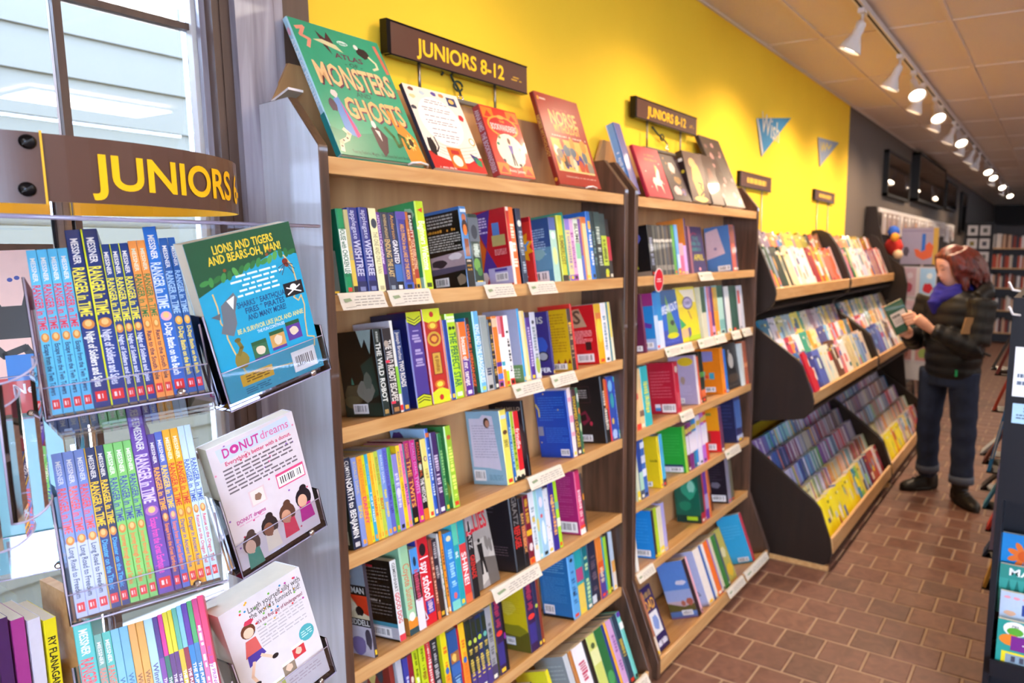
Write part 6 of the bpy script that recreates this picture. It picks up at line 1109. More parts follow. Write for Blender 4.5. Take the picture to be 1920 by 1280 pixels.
spin_row(ROWF[2], RW * 0.98, [360, 448, 487, 529, 570, 613, 652, 692, 737, 763, 788, 814, 838, 864, 890, 920, 948, 978, 1012],
  [(0.212, '4ab8b4', '3aa8a8', ranger('', 'e04858', 'Escape from the Twin Towers', None, None, '203048'), 'tall turquoise paperback'), (0.19, '6aa498', '6aa498', ranger('', 'd87868', 'Journey', None), 'grey green paperback'), (0.19, '52b4a8', '52b4a8', ranger('', 'd86858', 'Journey', None), 'turquoise paperback')]
  + [(0.19, c, c, simple('Winnie + Flora  mary', t), n) for c, t, n in (('7ab8d8', '3a6a98', 'light blue paperback'), ('74b0d0', '3a6a98', 'light blue paperback'), ('e0a050', '8a5a30', 'tan orange paperback'), ('dca048', '8a5a30', 'tan orange paperback'), ('a8cce8', '5a5a90', 'pale blue paperback'))]
  + [(0.19 + 0.001 * i, a, a, simple('THE PUPPY PLACE', 'f0e8f4', (0.72, b)), 'two-tone puppy story paperback') for i, (a, b) in enumerate(pp)] + [(0.198, 'e06a9c', 'c84a80', simple('strong ponies', 'f4d8e4', None, (0.2, 'c8387a')), 'pink paperback'), (0.2, 'e83a6c', 'e03060', simple('Itty Bitty PRINCESS Kitty', 'a03a98', (0.55, 'f0e0ec')), 'hot pink paperback')], 'third tier')
for i, m in enumerate(ROWF): pocket(m, RW + (0.006 if i == 2 else 0.002), 0.2, 0.094, 0.028 if i else 0.03, rim=0.16)
# face-out column
def spin_face(pos, yaw, tilt, roll, w, h, th, deco, label, front, page=PAGE, side='R', spine=None):
    m = frame(pos, yaw, tilt, roll)       # viewer looks along +y of this frame
    if side == 'R': mm = m @ Matrix(((0, 1, 0, 0), (-1, 0, 0, th), (0, 0, 1, 0.0008), (0, 0, 0, 1)))     # front cover towards the viewer, spine on the left
    else: mm = m @ Matrix(((0, -1, 0, w), (1, 0, 0, 0.0), (0, 0, 1, 0.0008), (0, 0, 0, 1)))            # back cover towards the viewer, spine on the right
    return book(mm, th, w, h, spine or front, front, front, False, lambda S, L, R: deco(R if side == 'R' else L), label, 'book', 'books facing out on the clear spinner', page=page)
def d_lions(L):
    L.rect(0, 0, 1, 1, '1f9cc4'); L.rect(0, 0, 1, 0.2, '3aa0bc'); L.poly([(0, 1), (1, 1), (1, 0.79), (0.8, 0.84), (0.5, 0.78), (0.25, 0.74), (0, 0.68)], '1f5238')
    L.text('LIONS AND TIGERS', 0.22, 0.905, 0.8, 0.955, 'e8c838'); L.text('AND BEARS-OH, MAN!', 0.16, 0.845, 0.86, 0.895, 'e8c838')
    r = random.Random(2)
    for k in range(16): x = 0.08 + 0.058 * k; L.ell(x, 0.735 + 0.07 * min(1, x * 1.2) + 0.012 * r.random(), 0.045, 0.016, r.choice(['3f8a48', '2f6f3c', '58a050']), 10, r.random() * 2)
    [L.ell(x, y, 0.015, 0.01, '8a4a28') for x, y in ((0.28, 0.8), (0.7, 0.83), (0.74, 0.85))]
    for y, a, b in ((0.735, 0.36, 0.76), (0.705, 0.3, 0.82), (0.675, 0.4, 0.72), (0.645, 0.36, 0.74), (0.615, 0.33, 0.78)): L.blurb(a, y, b, y + 0.02, 1, 'd8eef4', int(y * 999), 0.62)
    L.text('SHARKS * EARTHQUAKES', 0.3, 0.555, 0.86, 0.59, '1c4a78'); L.text('FIRES * PIRATES', 0.36, 0.51, 0.76, 0.545, '1c4a78'); L.text('AND MANY MORE!', 0.37, 0.465, 0.76, 0.5, '1c4a78'); L.text('BE A SURVIVOR LIKE JACK AND ANNIE', 0.24, 0.4, 0.92, 0.43, 'd8d080'); L.text('THE FUN CONTINUES', 0.42, 0.37, 0.7, 0.39, 'e8f0f0', False)
    L.line([(0.12, 0.68), (0.13, 0.6), (0.12, 0.5), (0.16, 0.44), (0.24, 0.46), (0.22, 0.52), (0.15, 0.48), (0.14, 0.4), (0.16, 0.32), (0.2, 0.2), (0.22, 0.14)], 0.013, 'd8b878'); L.line([(0.86, 0.8), (0.92, 0.72), (0.93, 0.6), (0.9, 0.55), (0.86, 0.52), (0.9, 0.49), (0.94, 0.52), (0.95, 0.45), (0.92, 0.36), (0.9, 0.24), (0.97, 0.22), (0.95, 0.16)], 0.013, 'd8b878'); L.line([(0.45, 0.12), (0.7, 0.1)], 0.013, 'd8b878')
    L.poly([(0.1, 0.44), (0.14, 0.5), (0.16, 0.6), (0.3, 0.66), (0.32, 0.62), (0.27, 0.54), (0.26, 0.47), (0.2, 0.4)], '6a7078'); L.poly([(0.22, 0.62), (0.3, 0.64), (0.26, 0.56)], 'e8ecec'); L.poly([(0.05, 0.55), (0.14, 0.56), (0.12, 0.52)], '5a6068')
    L.ell(0.86, 0.76, 0.03, 0.02, '7a2a20'); L.ell(0.87, 0.735, 0.02, 0.014, '8a3a28'); [L.line([(0.86, 0.75), (0.86 + dx, 0.75 + dy)], 0.006, '4a1c18') for dx, dy in ((-0.08, -0.05), (-0.08, -0.02), (0.08, -0.05), (-0.06, -0.07), (0.07, -0.02), (0.06, -0.08))]
    L.rect(0.78, 0.53, 0.98, 0.62, '1c1c22'); L.ell(0.88, 0.585, 0.035, 0.022, 'f0f0ee'); L.line([(0.81, 0.545), (0.95, 0.59)], 0.012, 'f0f0ee'); L.line([(0.81, 0.59), (0.95, 0.545)], 0.012, 'f0f0ee')
    L.blob(0.21, 0.24, 0.075, 0.06, '8a7a38', 3, 12, 0.15); L.line([(0.2, 0.28), (0.24, 0.32), (0.22, 0.36)], 0.035, '7a6c30'); L.ell(0.22, 0.37, 0.03, 0.014, '6a5c28')
    for x, y, c in ((0.33, 0.2, '3a6a4a'), (0.52, 0.225, 'c89a58'), (0.7, 0.25, '5a3a90')): L.rect(x, y, x + 0.15, y + 0.125, c); L.rect(x, y + 0.1, x + 0.15, y + 0.125, '2a5a38'); L.rect(x, y, x + 0.15, y + 0.018, '5a3a8c'); L.blob(x + 0.075, y + 0.06, 0.055, 0.035, 'd8c8b0', int(x * 50))
    L.rect(0.15, 0.075, 0.47, 0.15, 'd8a830'); L.blurb(0.2, 0.09, 0.44, 0.14, 3, '7a5418', 3, 0.5); L.rect(0.68, 0.03, 0.94, 0.17, 'ecebe8'); L.barcode(0.69, 0.035, 0.93, 0.15, 4); L.blurb(0.17, 0.02, 0.42, 0.06, 3, '1f6a88', 5, 0.5)
spin_face((-0.896, 0.511, 1.447), 91.5, 1.5, -13.0, 0.142, 0.206, 0.02, d_lions, 'blue and green back cover with yellow capitals, top of the clear spinner', '1f9cc4', side='L', spine='1f5238')
def d_donut(R):
    R.rect(0, 0, 1, 1, 'd8ced3'); r = random.Random(5)
    for k in range(26): R.ell(r.random(), r.random(), 0.012, 0.008, r.choice(['d84a88', '8a5ab0', 'e08aa8', 'c83a58']), 8)
    R.poly([(0.1, 0.86), (0.95, 0.88), (0.92, 0.985), (0.55, 0.97), (0.08, 0.965)], 'c4d0e4'); R.text('D', 0.14, 0.885, 0.22, 0.955, 'c03a8c'); R.ell(0.275, 0.92, 0.05, 0.034, 'c03a8c'); R.ell(0.275, 0.92, 0.018, 0.012, 'efd0e0'); R.text('NUT', 0.33, 0.885, 0.56, 0.955, 'c03a8c'); R.text('dreams', 0.57, 0.895, 0.92, 0.96, 'd86a9c', False)
    R.text("Everything's better with a donut.", 0.14, 0.825, 0.92, 0.855, 'c83a68'); R.blurb(0.1, 0.6, 0.92, 0.81, 7, '6a6068', 6, 0.42)
    R.rect(0.28, 0.43, 0.47, 0.56, 'dcc4c8'); R.rect(0.3, 0.44, 0.45, 0.55, 'e8d8d0'); R.blob(0.375, 0.49, 0.05, 0.035, '8a6a58', 3); R.rect(0.62, 0.46, 0.97, 0.58, 'd8487c'); R.barcode(0.63, 0.47, 0.96, 0.56, 5)
    R.text('DONUT dreams', 0.08, 0.36, 0.42, 0.39, 'b83a8c'); R.blurb(0.1, 0.335, 0.4, 0.35, 1, 'd8a8c0', 3)
    for x, y, hair, skin, top in ((0.17, 0.15, '4a3a34', 'e0b8a0', '3f8a78'), (0.41, 0.2, '2a2020', '8a5a44', 'e8dcc8'), (0.64, 0.22, '5a3a2c', 'c89478', 'd83858'), (0.87, 0.27, '1c1820', 'd8a88c', 'c01c8c')):
        R.ell(x, y + 0.02, 0.1, 0.085, hair, 14); R.poly([(x - 0.09, y - 0.17), (x + 0.09, y - 0.17), (x + 0.07, y - 0.03), (x - 0.07, y - 0.03)], top); R.ell(x - 0.02, y, 0.06, 0.055, skin, 14); R.ell(x + 0.02, y + 0.1, 0.045, 0.03, hair); R.rect(x - 0.02, y - 0.06, x + 0.01, y - 0.04, skin)
spin_face((-0.975, 0.556, 1.186), 91.5, 1.5, -12.4, 0.132, 0.194, 0.022, d_donut, 'white back cover with pink lettering and four girls, middle of the spinner', 'd8ced3', side='L')
def d_junie(R):
    R.rect(0, 0, 1, 1, 'd8d3d6'); r = random.Random(8)
    for k in range(30): R.ell(0.1 + 0.85 * r.random(), 0.72 + 0.26 * r.random(), 0.014, 0.009, r.choice(['d8343c', 'e8b020', '2a88c0', '6ab040', 'b83a98']), 8)
    R.text('Laugh yourself silly with', 0.3, 0.885, 0.97, 0.935, '2a2428', False); R.text("the world's funniest kid!", 0.3, 0.83, 0.95, 0.88, '2a2428', False); R.text("It's the first day of kindergarten!", 0.36, 0.765, 0.95, 0.795, '7a2a48')
    R.blurb(0.34, 0.56, 0.92, 0.75, 7, 'b4b0b4', 4, 0.35); R.ell(0.24, 0.76, 0.085, 0.06, '6a3c28', 14); R.ell(0.24, 0.745, 0.06, 0.042, 'e8c4a8', 14); R.blob(0.27, 0.825, 0.07, 0.025, 'c83a58', 3); R.poly([(0.13, 0.56), (0.33, 0.56), (0.3, 0.69), (0.18, 0.69)], 'd0605c'); R.poly([(0.14, 0.48), (0.36, 0.52), (0.33, 0.57), (0.15, 0.57)], '4a3a98'); R.line([(0.2, 0.5), (0.14, 0.4), (0.17, 0.34)], 0.035, 'e8c4a8'); R.line([(0.3, 0.52), (0.42, 0.44)], 0.035, 'e8c4a8'); R.ell(0.44, 0.44, 0.04, 0.02, '221c20'); R.ell(0.16, 0.32, 0.05, 0.02, '221c20')
    R.ell(0.86, 0.45, 0.1, 0.07, '4aa8b0', 16); R.blurb(0.79, 0.42, 0.93, 0.48, 3, 'c8e8e8', 3, 0.4)
    for x, y, c in ((0.3, 0.14, 'b8c060'), (0.47, 0.22, '8a7a68'), (0.63, 0.3, 'c8343c'), (0.14, 0.06, '9ab0a8')): R.rect(x, y, x + 0.16, y + 0.11, c); R.blob(x + 0.08, y + 0.05, 0.05, 0.035, 'e0c0a8', int(90 * x)); R.rect(x, y + 0.085, x + 0.16, y + 0.11, 'e8e4e0')
    R.blurb(0.5, 0.1, 0.92, 0.18, 3, 'b8a8b0', 4, 0.3)
spin_face((-0.985, 0.564, 0.932), 90.5, -4.0, -10.5, 0.132, 0.194, 0.06, d_junie, 'thick white paperback stack with coloured dots and a walking girl, spinner bottom', 'd8d3d6', side='L')
for pos, a, w, th in (((-0.896, 0.511, 1.447), (91.5, 1.5, -13.0), 0.142, 0.03), ((-0.975, 0.556, 1.186), (91.5, 1.5, -12.4), 0.132, 0.03), ((-0.985, 0.564, 0.932), (90.5, -4.0, -10.5), 0.132, 0.062)):
    pocket(frame(pos, *a), w, 0.1, th, 0.045, rim=0.12)
# clear top plate, back panels and the deeper white boxes behind
mb = MB(); mb.box((AX.x - 0.16, AX.y - 0.2, 1.674), (AX.x + 0.29, AX.y + 0.235, 1.678)); sp(mb, 'top_plate', 'acrylic')
mb = MB(); mb.tube([(AX.x + 0.285, AX.y - 0.15, 1.676), (AX.x + 0.285, AX.y + 0.235, 1.676)], 0.0025, 6); sp(mb, 'plate_edge', 'acrylic_edge')
# books in the pocket that turns away on the left
def d_cat(R): R.rect(0, 0, 1, 1, 'f0c4b4'); R.rect(0, 0, 1, 0.22, 'c02030'); R.poly([(0.55, 0.62), (0.68, 0.74), (0.72, 0.66), (0.86, 0.66), (0.9, 0.76), (0.97, 0.6), (0.9, 0.46), (0.62, 0.46)], '141216'); R.poly([(0.62, 0.66), (0.67, 0.72), (0.69, 0.65)], 'e8a8c0'); R.line([(0.6, 0.45), (0.7, 0.36), (0.85, 0.4), (0.92, 0.3), (0.98, 0.36)], 0.06, '141216'); R.rect(0.7, 0.2, 1, 0.36, '1f78c8'); R.text('New', 0.72, 0.12, 0.98, 0.18, 'f0e8e8'); R.ell(0.8, 0.82, 0.02, 0.013, '3a4a98'); R.ell(0.85, 0.83, 0.02, 0.013, '3a4a98')
def place_px(u, v, depth, yaw, tilt, roll): return CAM + ray(u, v) * depth, yaw, tilt, roll
P4, *a4 = place_px(-175, 800, 0.90, 55, -8, -3)
spin_face(P4, *a4, 0.15, 0.215, 0.012, d_cat, 'pink book with a black cat in the left pocket of the spinner', 'f0c4b4', spine='7ab03c')
P5, *a5 = place_px(-120, 1105, 0.93, 60, -8, -3)
spin_face(P5, *a5, 0.15, 0.215, 0.012, lambda R: [R.rect(0, 0, 1, 1, '2f8c94'), R.rect(0.5, 0.05, 0.72, 0.2, '1c1c20'), R.ell(0.72, 0.1, 0.06, 0.03, '5aa048'), R.ell(0.9, 0.12, 0.04, 0.05, '3a6ac0'), R.ell(0.66, 0.05, 0.05, 0.016, 'b83038'), R.ell(0.92, 0.05, 0.05, 0.016, 'd8b030')], 'teal book with small shoes in the lower left pocket of the spinner', '2f8c94')
for P, a in ((P4, a4), (P5, a5)):
    pocket(frame(P, *a), 0.155, 0.16, 0.02, 0.05, rim=0.18)
# curved clear end plates of the left pockets
def curved_end(u, v, depth, h, rad):
    o = CAM + ray(u, v) * depth; mb = MB(); n = 10; A = [math.radians(-70 + 160 * k / n) for k in range(n + 1)]
    P = lambda q, z: o + Vector((rad * math.cos(q) - rad, rad * math.sin(q) * 0.55, -z + 0.012 * math.sin(q)))
    for q0, q1 in zip(A, A[1:]): mb.face([P(q0, 0), P(q1, 0), P(q1, h), P(q0, h)], smooth=True)
    sp(mb, 'curved_pocket_end', 'acrylic')
    mb = MB(); mb.tube([P(q, 0) for q in A] , 0.0012, 6); mb.tube([P(A[0], 0), P(A[0], h)] + [P(q, h) for q in A] + [P(A[-1], 0)], 0.0012, 6); sp(mb, 'pocket_rim', 'acrylic_edge')
curved_end(48, 700, 0.74, 0.15, 0.035)
curved_end(12, 760, 0.75, 0.15, 0.04)
# small wooden book trough on the deep window stool
tr = thing('book_trough', 'small maple book trough on the window stool behind the spinner', 'book trough', Vector((-1.53, 0.40, 0.8305)))
boxobj('end_board', (-0.06, -0.02, 0), (0.066, -0.004, 0.26), 'maple', tr); boxobj('end_board', (-0.06, 0.13, 0), (0.066, 0.146, 0.2), 'maple', tr); boxobj('bottom_board', (-0.06, -0.004, 0), (0.066, 0.13, 0.012), 'maple', tr)
for i, (c, n) in enumerate((('2a6a80', 'teal'), ('4a2458', 'plum'), ('a83a88', 'magenta'), ('d8d4e0', 'white'), ('e8d820', 'yellow'))):
    m = Matrix.Translation((-1.468, 0.402 + i * 0.0215, 0.8430)) @ Matrix(((0, -1, 0, 0), (1, 0, 0, 0), (0, 0, 1, 0), (0, 0, 0, 1)))
    book(m, 0.018, 0.115, 0.2 - 0.01 * i, c, c, c, False, lambda S, L, R, i=i: S.text('RY FLANAGAN' if i == 4 else '', 0.2, 0.2, 0.8, 0.8, '2a2a20', True, True), '%s thin book in the small maple trough behind the spinner' % n, 'book', 'books in the maple trough')

# ------------------------------------------------------------------ picture book racks (three stepped bins each)
RACK = [(-1.53, 0.03), (-1.53, 1.78), (-1.47, 1.785), (-1.41, 1.76), (-1.35, 1.68), (-1.29, 1.55), (-1.25, 1.45), (-1.245, 1.42), (-1.255, 1.37), (-1.285, 1.335), (-1.34, 1.31), (-1.365, 1.285),
        (-1.35, 1.245), (-1.28, 1.20), (-1.13, 1.10), (-1.09, 1.06), (-1.035, 0.925), (-1.025, 0.88), (-1.035, 0.825), (-1.07, 0.79), (-1.12, 0.778), (-1.33, 0.745), (-1.37, 0.72), (-1.375, 0.64),
        (-1.345, 0.608), (-1.0, 0.365), (-0.965, 0.325), (-0.912, 0.18), (-0.898, 0.10), (-0.905, 0.05), (-0.935, 0.03)]
RT = math.radians(24)
E_, U_ = Vector((-math.cos(RT), 0, -math.sin(RT))), Vector((-math.sin(RT), 0, math.cos(RT)))
PB_COUNT = [0]
BRIGHT = ['2a6ab8', 'c83038', 'e8b828', '3a9a58', 'e07a30', '6a4a9c', 'd8d0c8', '8ab4d8', 'b8c0cc', 'e8dcc8', '4a5a98', 'c86a88', '8a9a50', 'a84a38', '2f7a88', 'f0ece4', '35406a', 'd0a060']
PALS = {
 'u0': ['b8b060', '3a2a38', '6a5a78', 'c85a28', 'd87838', '3a6a80', 'c8b828', 'b89838', '8a8428', '3a3430', 'a83a30', '8a5a40'],
 'u1': ['ccd0d4', '8a98a8', '1f4a38', '2a3a34', 'e0c8a0', 'ece4dc', 'd8c8c0', 'c4c8dc', 'e8dcd4', '8a2430', 'a83a38', 'd8a020', 'b8a8a0', 'c87060', 'd85a38', 'c8a8a8'],
 'm0': ['17607c', 'b8b4c0', 'a8a468', '2a6aa0', '88a0ac', 'd8cc58', '2a8a7c', 'c8c4b8', '8a6a7c', 'b0a8b8', '7a98b4', 'c8b850', '6a80b8', '9a8a68', '7a4a58'],
 'm1': ['d8d0d8', 'b83048', 'e08840', 'e4dcd8', '3a9a80', 'e8a030', 'f0d8a0', '4a4a88', 'e0d0b8', '7ab0d8', 'd84838', 'd8d4e4', 'e8a818', '4a6a78', 'd88a38'],
 'm2': ['3a78c8', '4a5aa0', '3a3f88', '5a6ab8', 'c8d8d0', 'e0dcc8', '6a4a3c', 'd8787c', 'e8e0e0', 'e8d8c0', 'c8b888', 'd8cc98', '8aa4cc', '3a60b0', 'd8c4b8'],
 'l0': ['7a5a98', '4a6aa8', '8ac0c0', '3a5a98', 'a82a78', 'c8c0d8', '5a4a80'],
 'l1': ['4a5a98', '35406a', '7a3a58', '8a86b0', 'a8a090', '5a4a80', '8a3038', 'b8b4c8', '6a4a38', '3a6a98'],
 'l2': ['b8b4cc', '8a88b8', '3a4a88', '6aa0c8', '5a9a58', '7a4a98', 'a8cce0', '2a4a80', 'c83848', 'd8d4e0', '7a78a8'],
 'l3': ['c8ccb0', 'd8d090', '8a9a70', 'a8a0b8', 'c86040', 'd8b060', 'b8b8a8', 'e08a38', '6a98a8', '8a5a48', 'a83048', '2a3040', 'b8c8a8'],
 'l4': ['ecdc18', 'f0e024', 'e8d414', 'ecdc18', 'f2e430', 'f0e024', 'ecdc18', 'f0dc20', 'ecdc18', 'f2e430', 'e8d414', 'e8c818', '3a90b0', '8ac060', 'd8c458', '8aa8c8', '4a2a58', '8a2a3c', 'c8a8a8', 'b0584a', 'c03038', 'd8c8d0', '9a3038'],
}
stuff = MB()
def tier(xb, zb, ya, yb_, pal, seed, hh, th, where, individual=True, yellow_first=False, ins=0.0, order=False):
    r = random.Random(seed); y = ya; k = 0; p = PALS[pal]; O = Vector((xb, 0, zb))
    while y < yb_ - 0.012:
        if order: c = p[min(int((y - ya) / (yb_ - ya) * len(p) + r.uniform(-0.6, 0.6)), len(p) - 1) % len(p)]
        else: c = r.choice(p)
        w = min(th * r.uniform(0.65, 1.5), yb_ - y); h = hh * (r.uniform(0.92, 1.05) if pal[0] == 'u' or pal == 'm2' else r.uniform(0.975, 1.02)); d = r.uniform(0.036, 0.041)
        c2 = r.choice(p + BRIGHT)
        def deco(S, L, R, c=c, c2=c2, r=r):
            m = r.random(); t0 = r.uniform(0.1, 0.6)
            if m < 0.45: S.rect(0.0, t0, 1, t0 + r.uniform(0.1, 0.35), c2)
            elif m < 0.75: S.blob(r.uniform(0.35, 0.65), r.uniform(0.25, 0.75), 0.35, 0.18, c2, int(r.random() * 99), 9)
            if r.random() < 0.7: S.blurb(0.2, 0.8, 0.85, 0.9, 1, r.choice(['f0ece0', '2a2a30', 'e8c838']), int(r.random() * 99), 0.6)
        m = fmat(Vector((O.x, y, O.z)) + E_ * (0.004 + ins) + U_ * 0.001, Vector((0, 1, 0)), E_, U_)
        if individual:
            book(m, w - 0.0008, d, h, c, c2 if r.random() < 0.4 else c, c, False, deco, '%s picture book, %s from left, %s' % (cname(c), ORD[k] if k < len(ORD) else 'next', where), 'picture book', 'picture books in the stepped racks', 'picture_book', True)
            PB_COUNT[0] += 1
        else:
            if r.random() < 0.45: c = r.choice([c2, 'd8d4dc', c])
            mb = MB(); mb.box((0, 0, 0), (w - 0.0008, d, h), cols=[H(PAGE), H(PAGE), H(c), H(c), H(PAGE), H(c)])
            if w > 0.02: deco(Print(mb, lambda s_, q, l: (s_, -l, q), w, h), None, None)
            mb.tf(m); n = len(stuff.v); stuff.v += mb.v; stuff.f += [tuple(n + i for i in f) for f in mb.f]; stuff.c += mb.c; stuff.m += mb.m; stuff.sm += mb.sm
        y += w; k += 1
def rack(y0, y1, label, nm, full):
    t = thing('picture_book_rack', label, 'book rack', Vector((0, 0, 0)), 'stepped picture book racks')
    for a in ((y0, y0 + 0.022), (y1 - 0.022, y1)):
        mb = MB(); mb.prism(RACK, *a); o = mb.obj('side_panel', 'black_lam', t); bv = o.modifiers.new('b', 'BEVEL'); bv.width = 0.002; bv.segments = 1
    a, b = y0 + 0.022, y1 - 0.022
    boxobj('back_panel', (-1.53, a, 0.6), (-1.518, b, 1.30), 'black_lam', t)
    boxobj('base_board', (-1.50, y0 + 0.004, 0.0), (-0.912, y0 + 0.02, 0.03), 'maple', t); boxobj('base_board', (-1.50, y1 - 0.02, 0.0), (-0.93, y1 - 0.004, 0.03), 'maple', t); boxobj('kick_board', (-0.965, a, 0.0), (-0.945, b, 0.05), 'black_lam', t)
    for xl, zl, xb_, zb_, nm2 in ((-1.247, 1.448, -1.515, 1.66, 'upper'), (-1.027, 0.922, -1.36, 1.19, 'middle'), (-0.90, 0.182, -1.38, 0.53, 'lower')):
        mb = MB(); mb.prism([(xl, zl), (xl - 0.016, zl + 0.003), (xl - 0.02, zl - 0.055), (xl - 0.002, zl - 0.062)] if nm2 != 'lower' else [(xl, zl - 0.01), (xl - 0.016, zl - 0.007), (xl - 0.01, zl - 0.085), (xl + 0.006, zl - 0.09)], a, b)
        o = mb.obj('lip', 'maple', t); bv = o.modifiers.new('b', 'BEVEL'); bv.width = 0.002; bv.segments = 1
        lo_ = 0.035 if nm2 == 'lower' else 0.0; mb = MB(); mb.prism([(xl - 0.022, zl - 0.10 - lo_), (xb_, zb_ - 0.21 - lo_), (xb_, zb_ - 0.22 - lo_), (xl - 0.022, zl - 0.11 - lo_)], a, b); mb.obj('bin_floor', 'black_lam', t)
    def steps(x0, z0, dx, dz, tiers):
        for i, (pal, hh, th, where, ind, order) in enumerate(tiers):
            tier(x0 - dx * i, z0 + dz * i, a + 0.004, b - 0.004, pal, hash(pal) % 7 * 0 + len(nm) * 100 + i * 7 + int(x0 * -100), hh, th, where + ', ' + nm + ' rack', ind, order=order)
            o_ = Vector((x0 - dx * i, 0, z0 + dz * i)); q = [o_ + E_ * 0.002 - U_ * 0.0003, o_ + E_ * 0.045 - U_ * 0.0003, o_ + E_ * 0.045 - U_ * 0.01, o_ + E_ * 0.002 - U_ * 0.01]
            mb = MB(); mb.prism([(p.x, p.z) for p in q], a, b); mb.obj('step_ledge', 'black_lam', t)
    steps(-1.270, 1.398, 0.109, 0.118, [('u1', 0.285, 0.036, 'front row, upper bin', full > 1, True), ('u0', 0.255, 0.034, 'back row, upper bin', full > 1, True)])
    steps(-1.050, 0.873, 0.105, 0.105, [('m2', 0.25, 0.036, 'front row, middle bin', full > 1, True), ('m1', 0.22, 0.034, 'middle row, middle bin', full > 1, True), ('m0', 0.21, 0.034, 'back row, middle bin', full > 1, True)])
    steps(-0.922, 0.103, 0.093, 0.088, [('l4', 0.225, 0.031, 'front row, lower bin', full > 1, True), ('l3', 0.205, 0.014, '', False, True), ('l2', 0.2, 0.012, '', False, True), ('l1', 0.19, 0.012, '', False, True), ('l0', 0.17, 0.014, '', False, True)])
rack(3.525, 5.055, 'dark stepped picture book rack with maple lips beside the second bookcase', 'near', 2)
rack(5.065, 6.60, 'dark stepped picture book rack behind the reading woman', 'far', 1)
so_ = stuff.obj('picture_books', 'cover'); so_['kind'] = 'stuff'; tag(so_, 'tightly packed picture books filling the back rows of the racks', 'picture books')
# red cut-out board book standing at the near end of the middle bin
O = Vector((-1.046, 0, 0.875)); mb = MB(); pf = [(0, 0), (0.075, 0), (0.085, 0.05), (0.07, 0.07), (0.09, 0.1), (0.065, 0.13), (0.05, 0.115), (0.05, 0.16), (0.065, 0.19), (0.04, 0.215), (0.0, 0.21)]
mb.prism(pf, 0.0, 0.012, H('c8182a'), axis='y'); tag(mb.obj('board_book', 'cover', None, fmat(Vector((-1.022, 3.552, 0.93)), Vector((0, 1, 0)), E_, U_)), 'red cut-out board book at the near end of the middle bin', 'board book')

# ------------------------------------------------------------------ pennants and pictures on the wall
def pennant(pts, col, edge, label, txt, tc):
    t = thing('pennant', label, 'pennant', Vector((WALL + 0.004, pts[0][0], pts[0][1])), 'felt pennants on the yellow wall'); b = pts[0]
    P = [(y - b[0], z - b[1]) for y, z in pts]
    mb = MB(); mb.prism(P, 0.0, 0.004, H(col), axis='x')
    W_ = P[1][0]; pr4 = Print(mb, lambda s, q, l: (0.0042 + l, s, q + P[2][1]), W_, -P[2][1] + P[1][1])
    if txt: pr4.text(txt, 0.12, 0.42, 0.66, 0.82, tc, False, rot=-0.1)
    else: pr4.line([(0.14, 0.75), (0.2, 0.5), (0.26, 0.78), (0.32, 0.55), (0.4, 0.8), (0.5, 0.66), (0.62, 0.82)], 0.03, tc)
    mb.obj('felt', 'matte', t)
    mb = MB(); mb.prism([P[0], (P[0][0] + 0.012, P[0][1]), (P[2][0] + 0.012, P[2][1] + 0.03), P[2]], 0.0042, 0.007, H(edge), axis='x'); mb.obj('binding', 'matte', t)
pennant([(3.926, 2.372), (4.507, 2.464), (4.019, 2.176)], '3d88b4', 'd0c8c0', 'bright blue felt pennant with cream script on the yellow wall', 'Wish', 'e0d8c0')
pennant([(5.099, 2.426), (5.641, 2.454), (5.168, 2.229)], '7c8aa0', 'a8a098', 'grey blue felt pennant with yellow script near the wall corner', '', 'c8b040')
def picture(y0, y1, z0, z1, art, label, th=0.05):
    t = thing('framed_picture', label, 'picture', Vector((WALL, (y0 + y1) / 2, z0)), 'framed pictures on the grey wall'); w, h = y1 - y0, z1 - z0
    mb = MB(); f = 0.03
    for a, b in (((0.0, -w / 2, 0), (th, -w / 2 + f, h)), ((0, w / 2 - f, 0), (th, w / 2, h)), ((0, -w / 2, 0), (th, w / 2, f)), ((0, -w / 2, h - f), (th, w / 2, h))): mb.box(a, b)
    mb.obj('frame', 'black', t)
    mb = MB(); pr5 = Print(mb, lambda s, q, l: (th - 0.012 + l, s - w / 2, q), w, h); pr5.rect(0, 0, 1, 1, 'a89e94'); art(pr5); mb.obj('print', 'matte', t)
    boxobj('glass_pane', (th - 0.006, -w / 2 + f, f), (th - 0.004, w / 2 - f, h - f), 'glass', t)
picture(7.28, 8.45, 2.165, 2.60, lambda p: [p.rect(0, 0.05, 1, 0.3, 'd0c8c0'), p.rect(0, 0.3, 1, 1, '8a827c')], 'black framed grey picture nearest the yellow wall')
picture(8.75, 10.9, 2.205, 2.74, lambda p: [p.rect(0, 0, 1, 0.45, 'd8c8b8'), p.rect(0, 0.45, 1, 0.7, 'b0a0ac'), p.rect(0, 0.7, 1, 1, '7a7888'), p.blob(0.35, 0.55, 0.15, 0.1, 'c89a68', 3)], 'widest black framed picture in the middle of the grey wall', 0.09)
picture(11.4, 12.55, 2.25, 2.655, lambda p: [p.rect(0.3, 0.2, 0.7, 0.7, '4a443e'), p.rect(0, 0, 1, 0.2, '9a9288')], 'small dark framed picture farthest along the grey wall')
picture(13.3, 14.0, 1.95, 2.62, lambda p: [p.rect(0.1, 0.05, 0.9, 0.95, 'c8c0b4'), p.rect(0.4, 0.1, 0.7, 0.9, '6a645c')], 'tall pale hanging print deep in the shop')

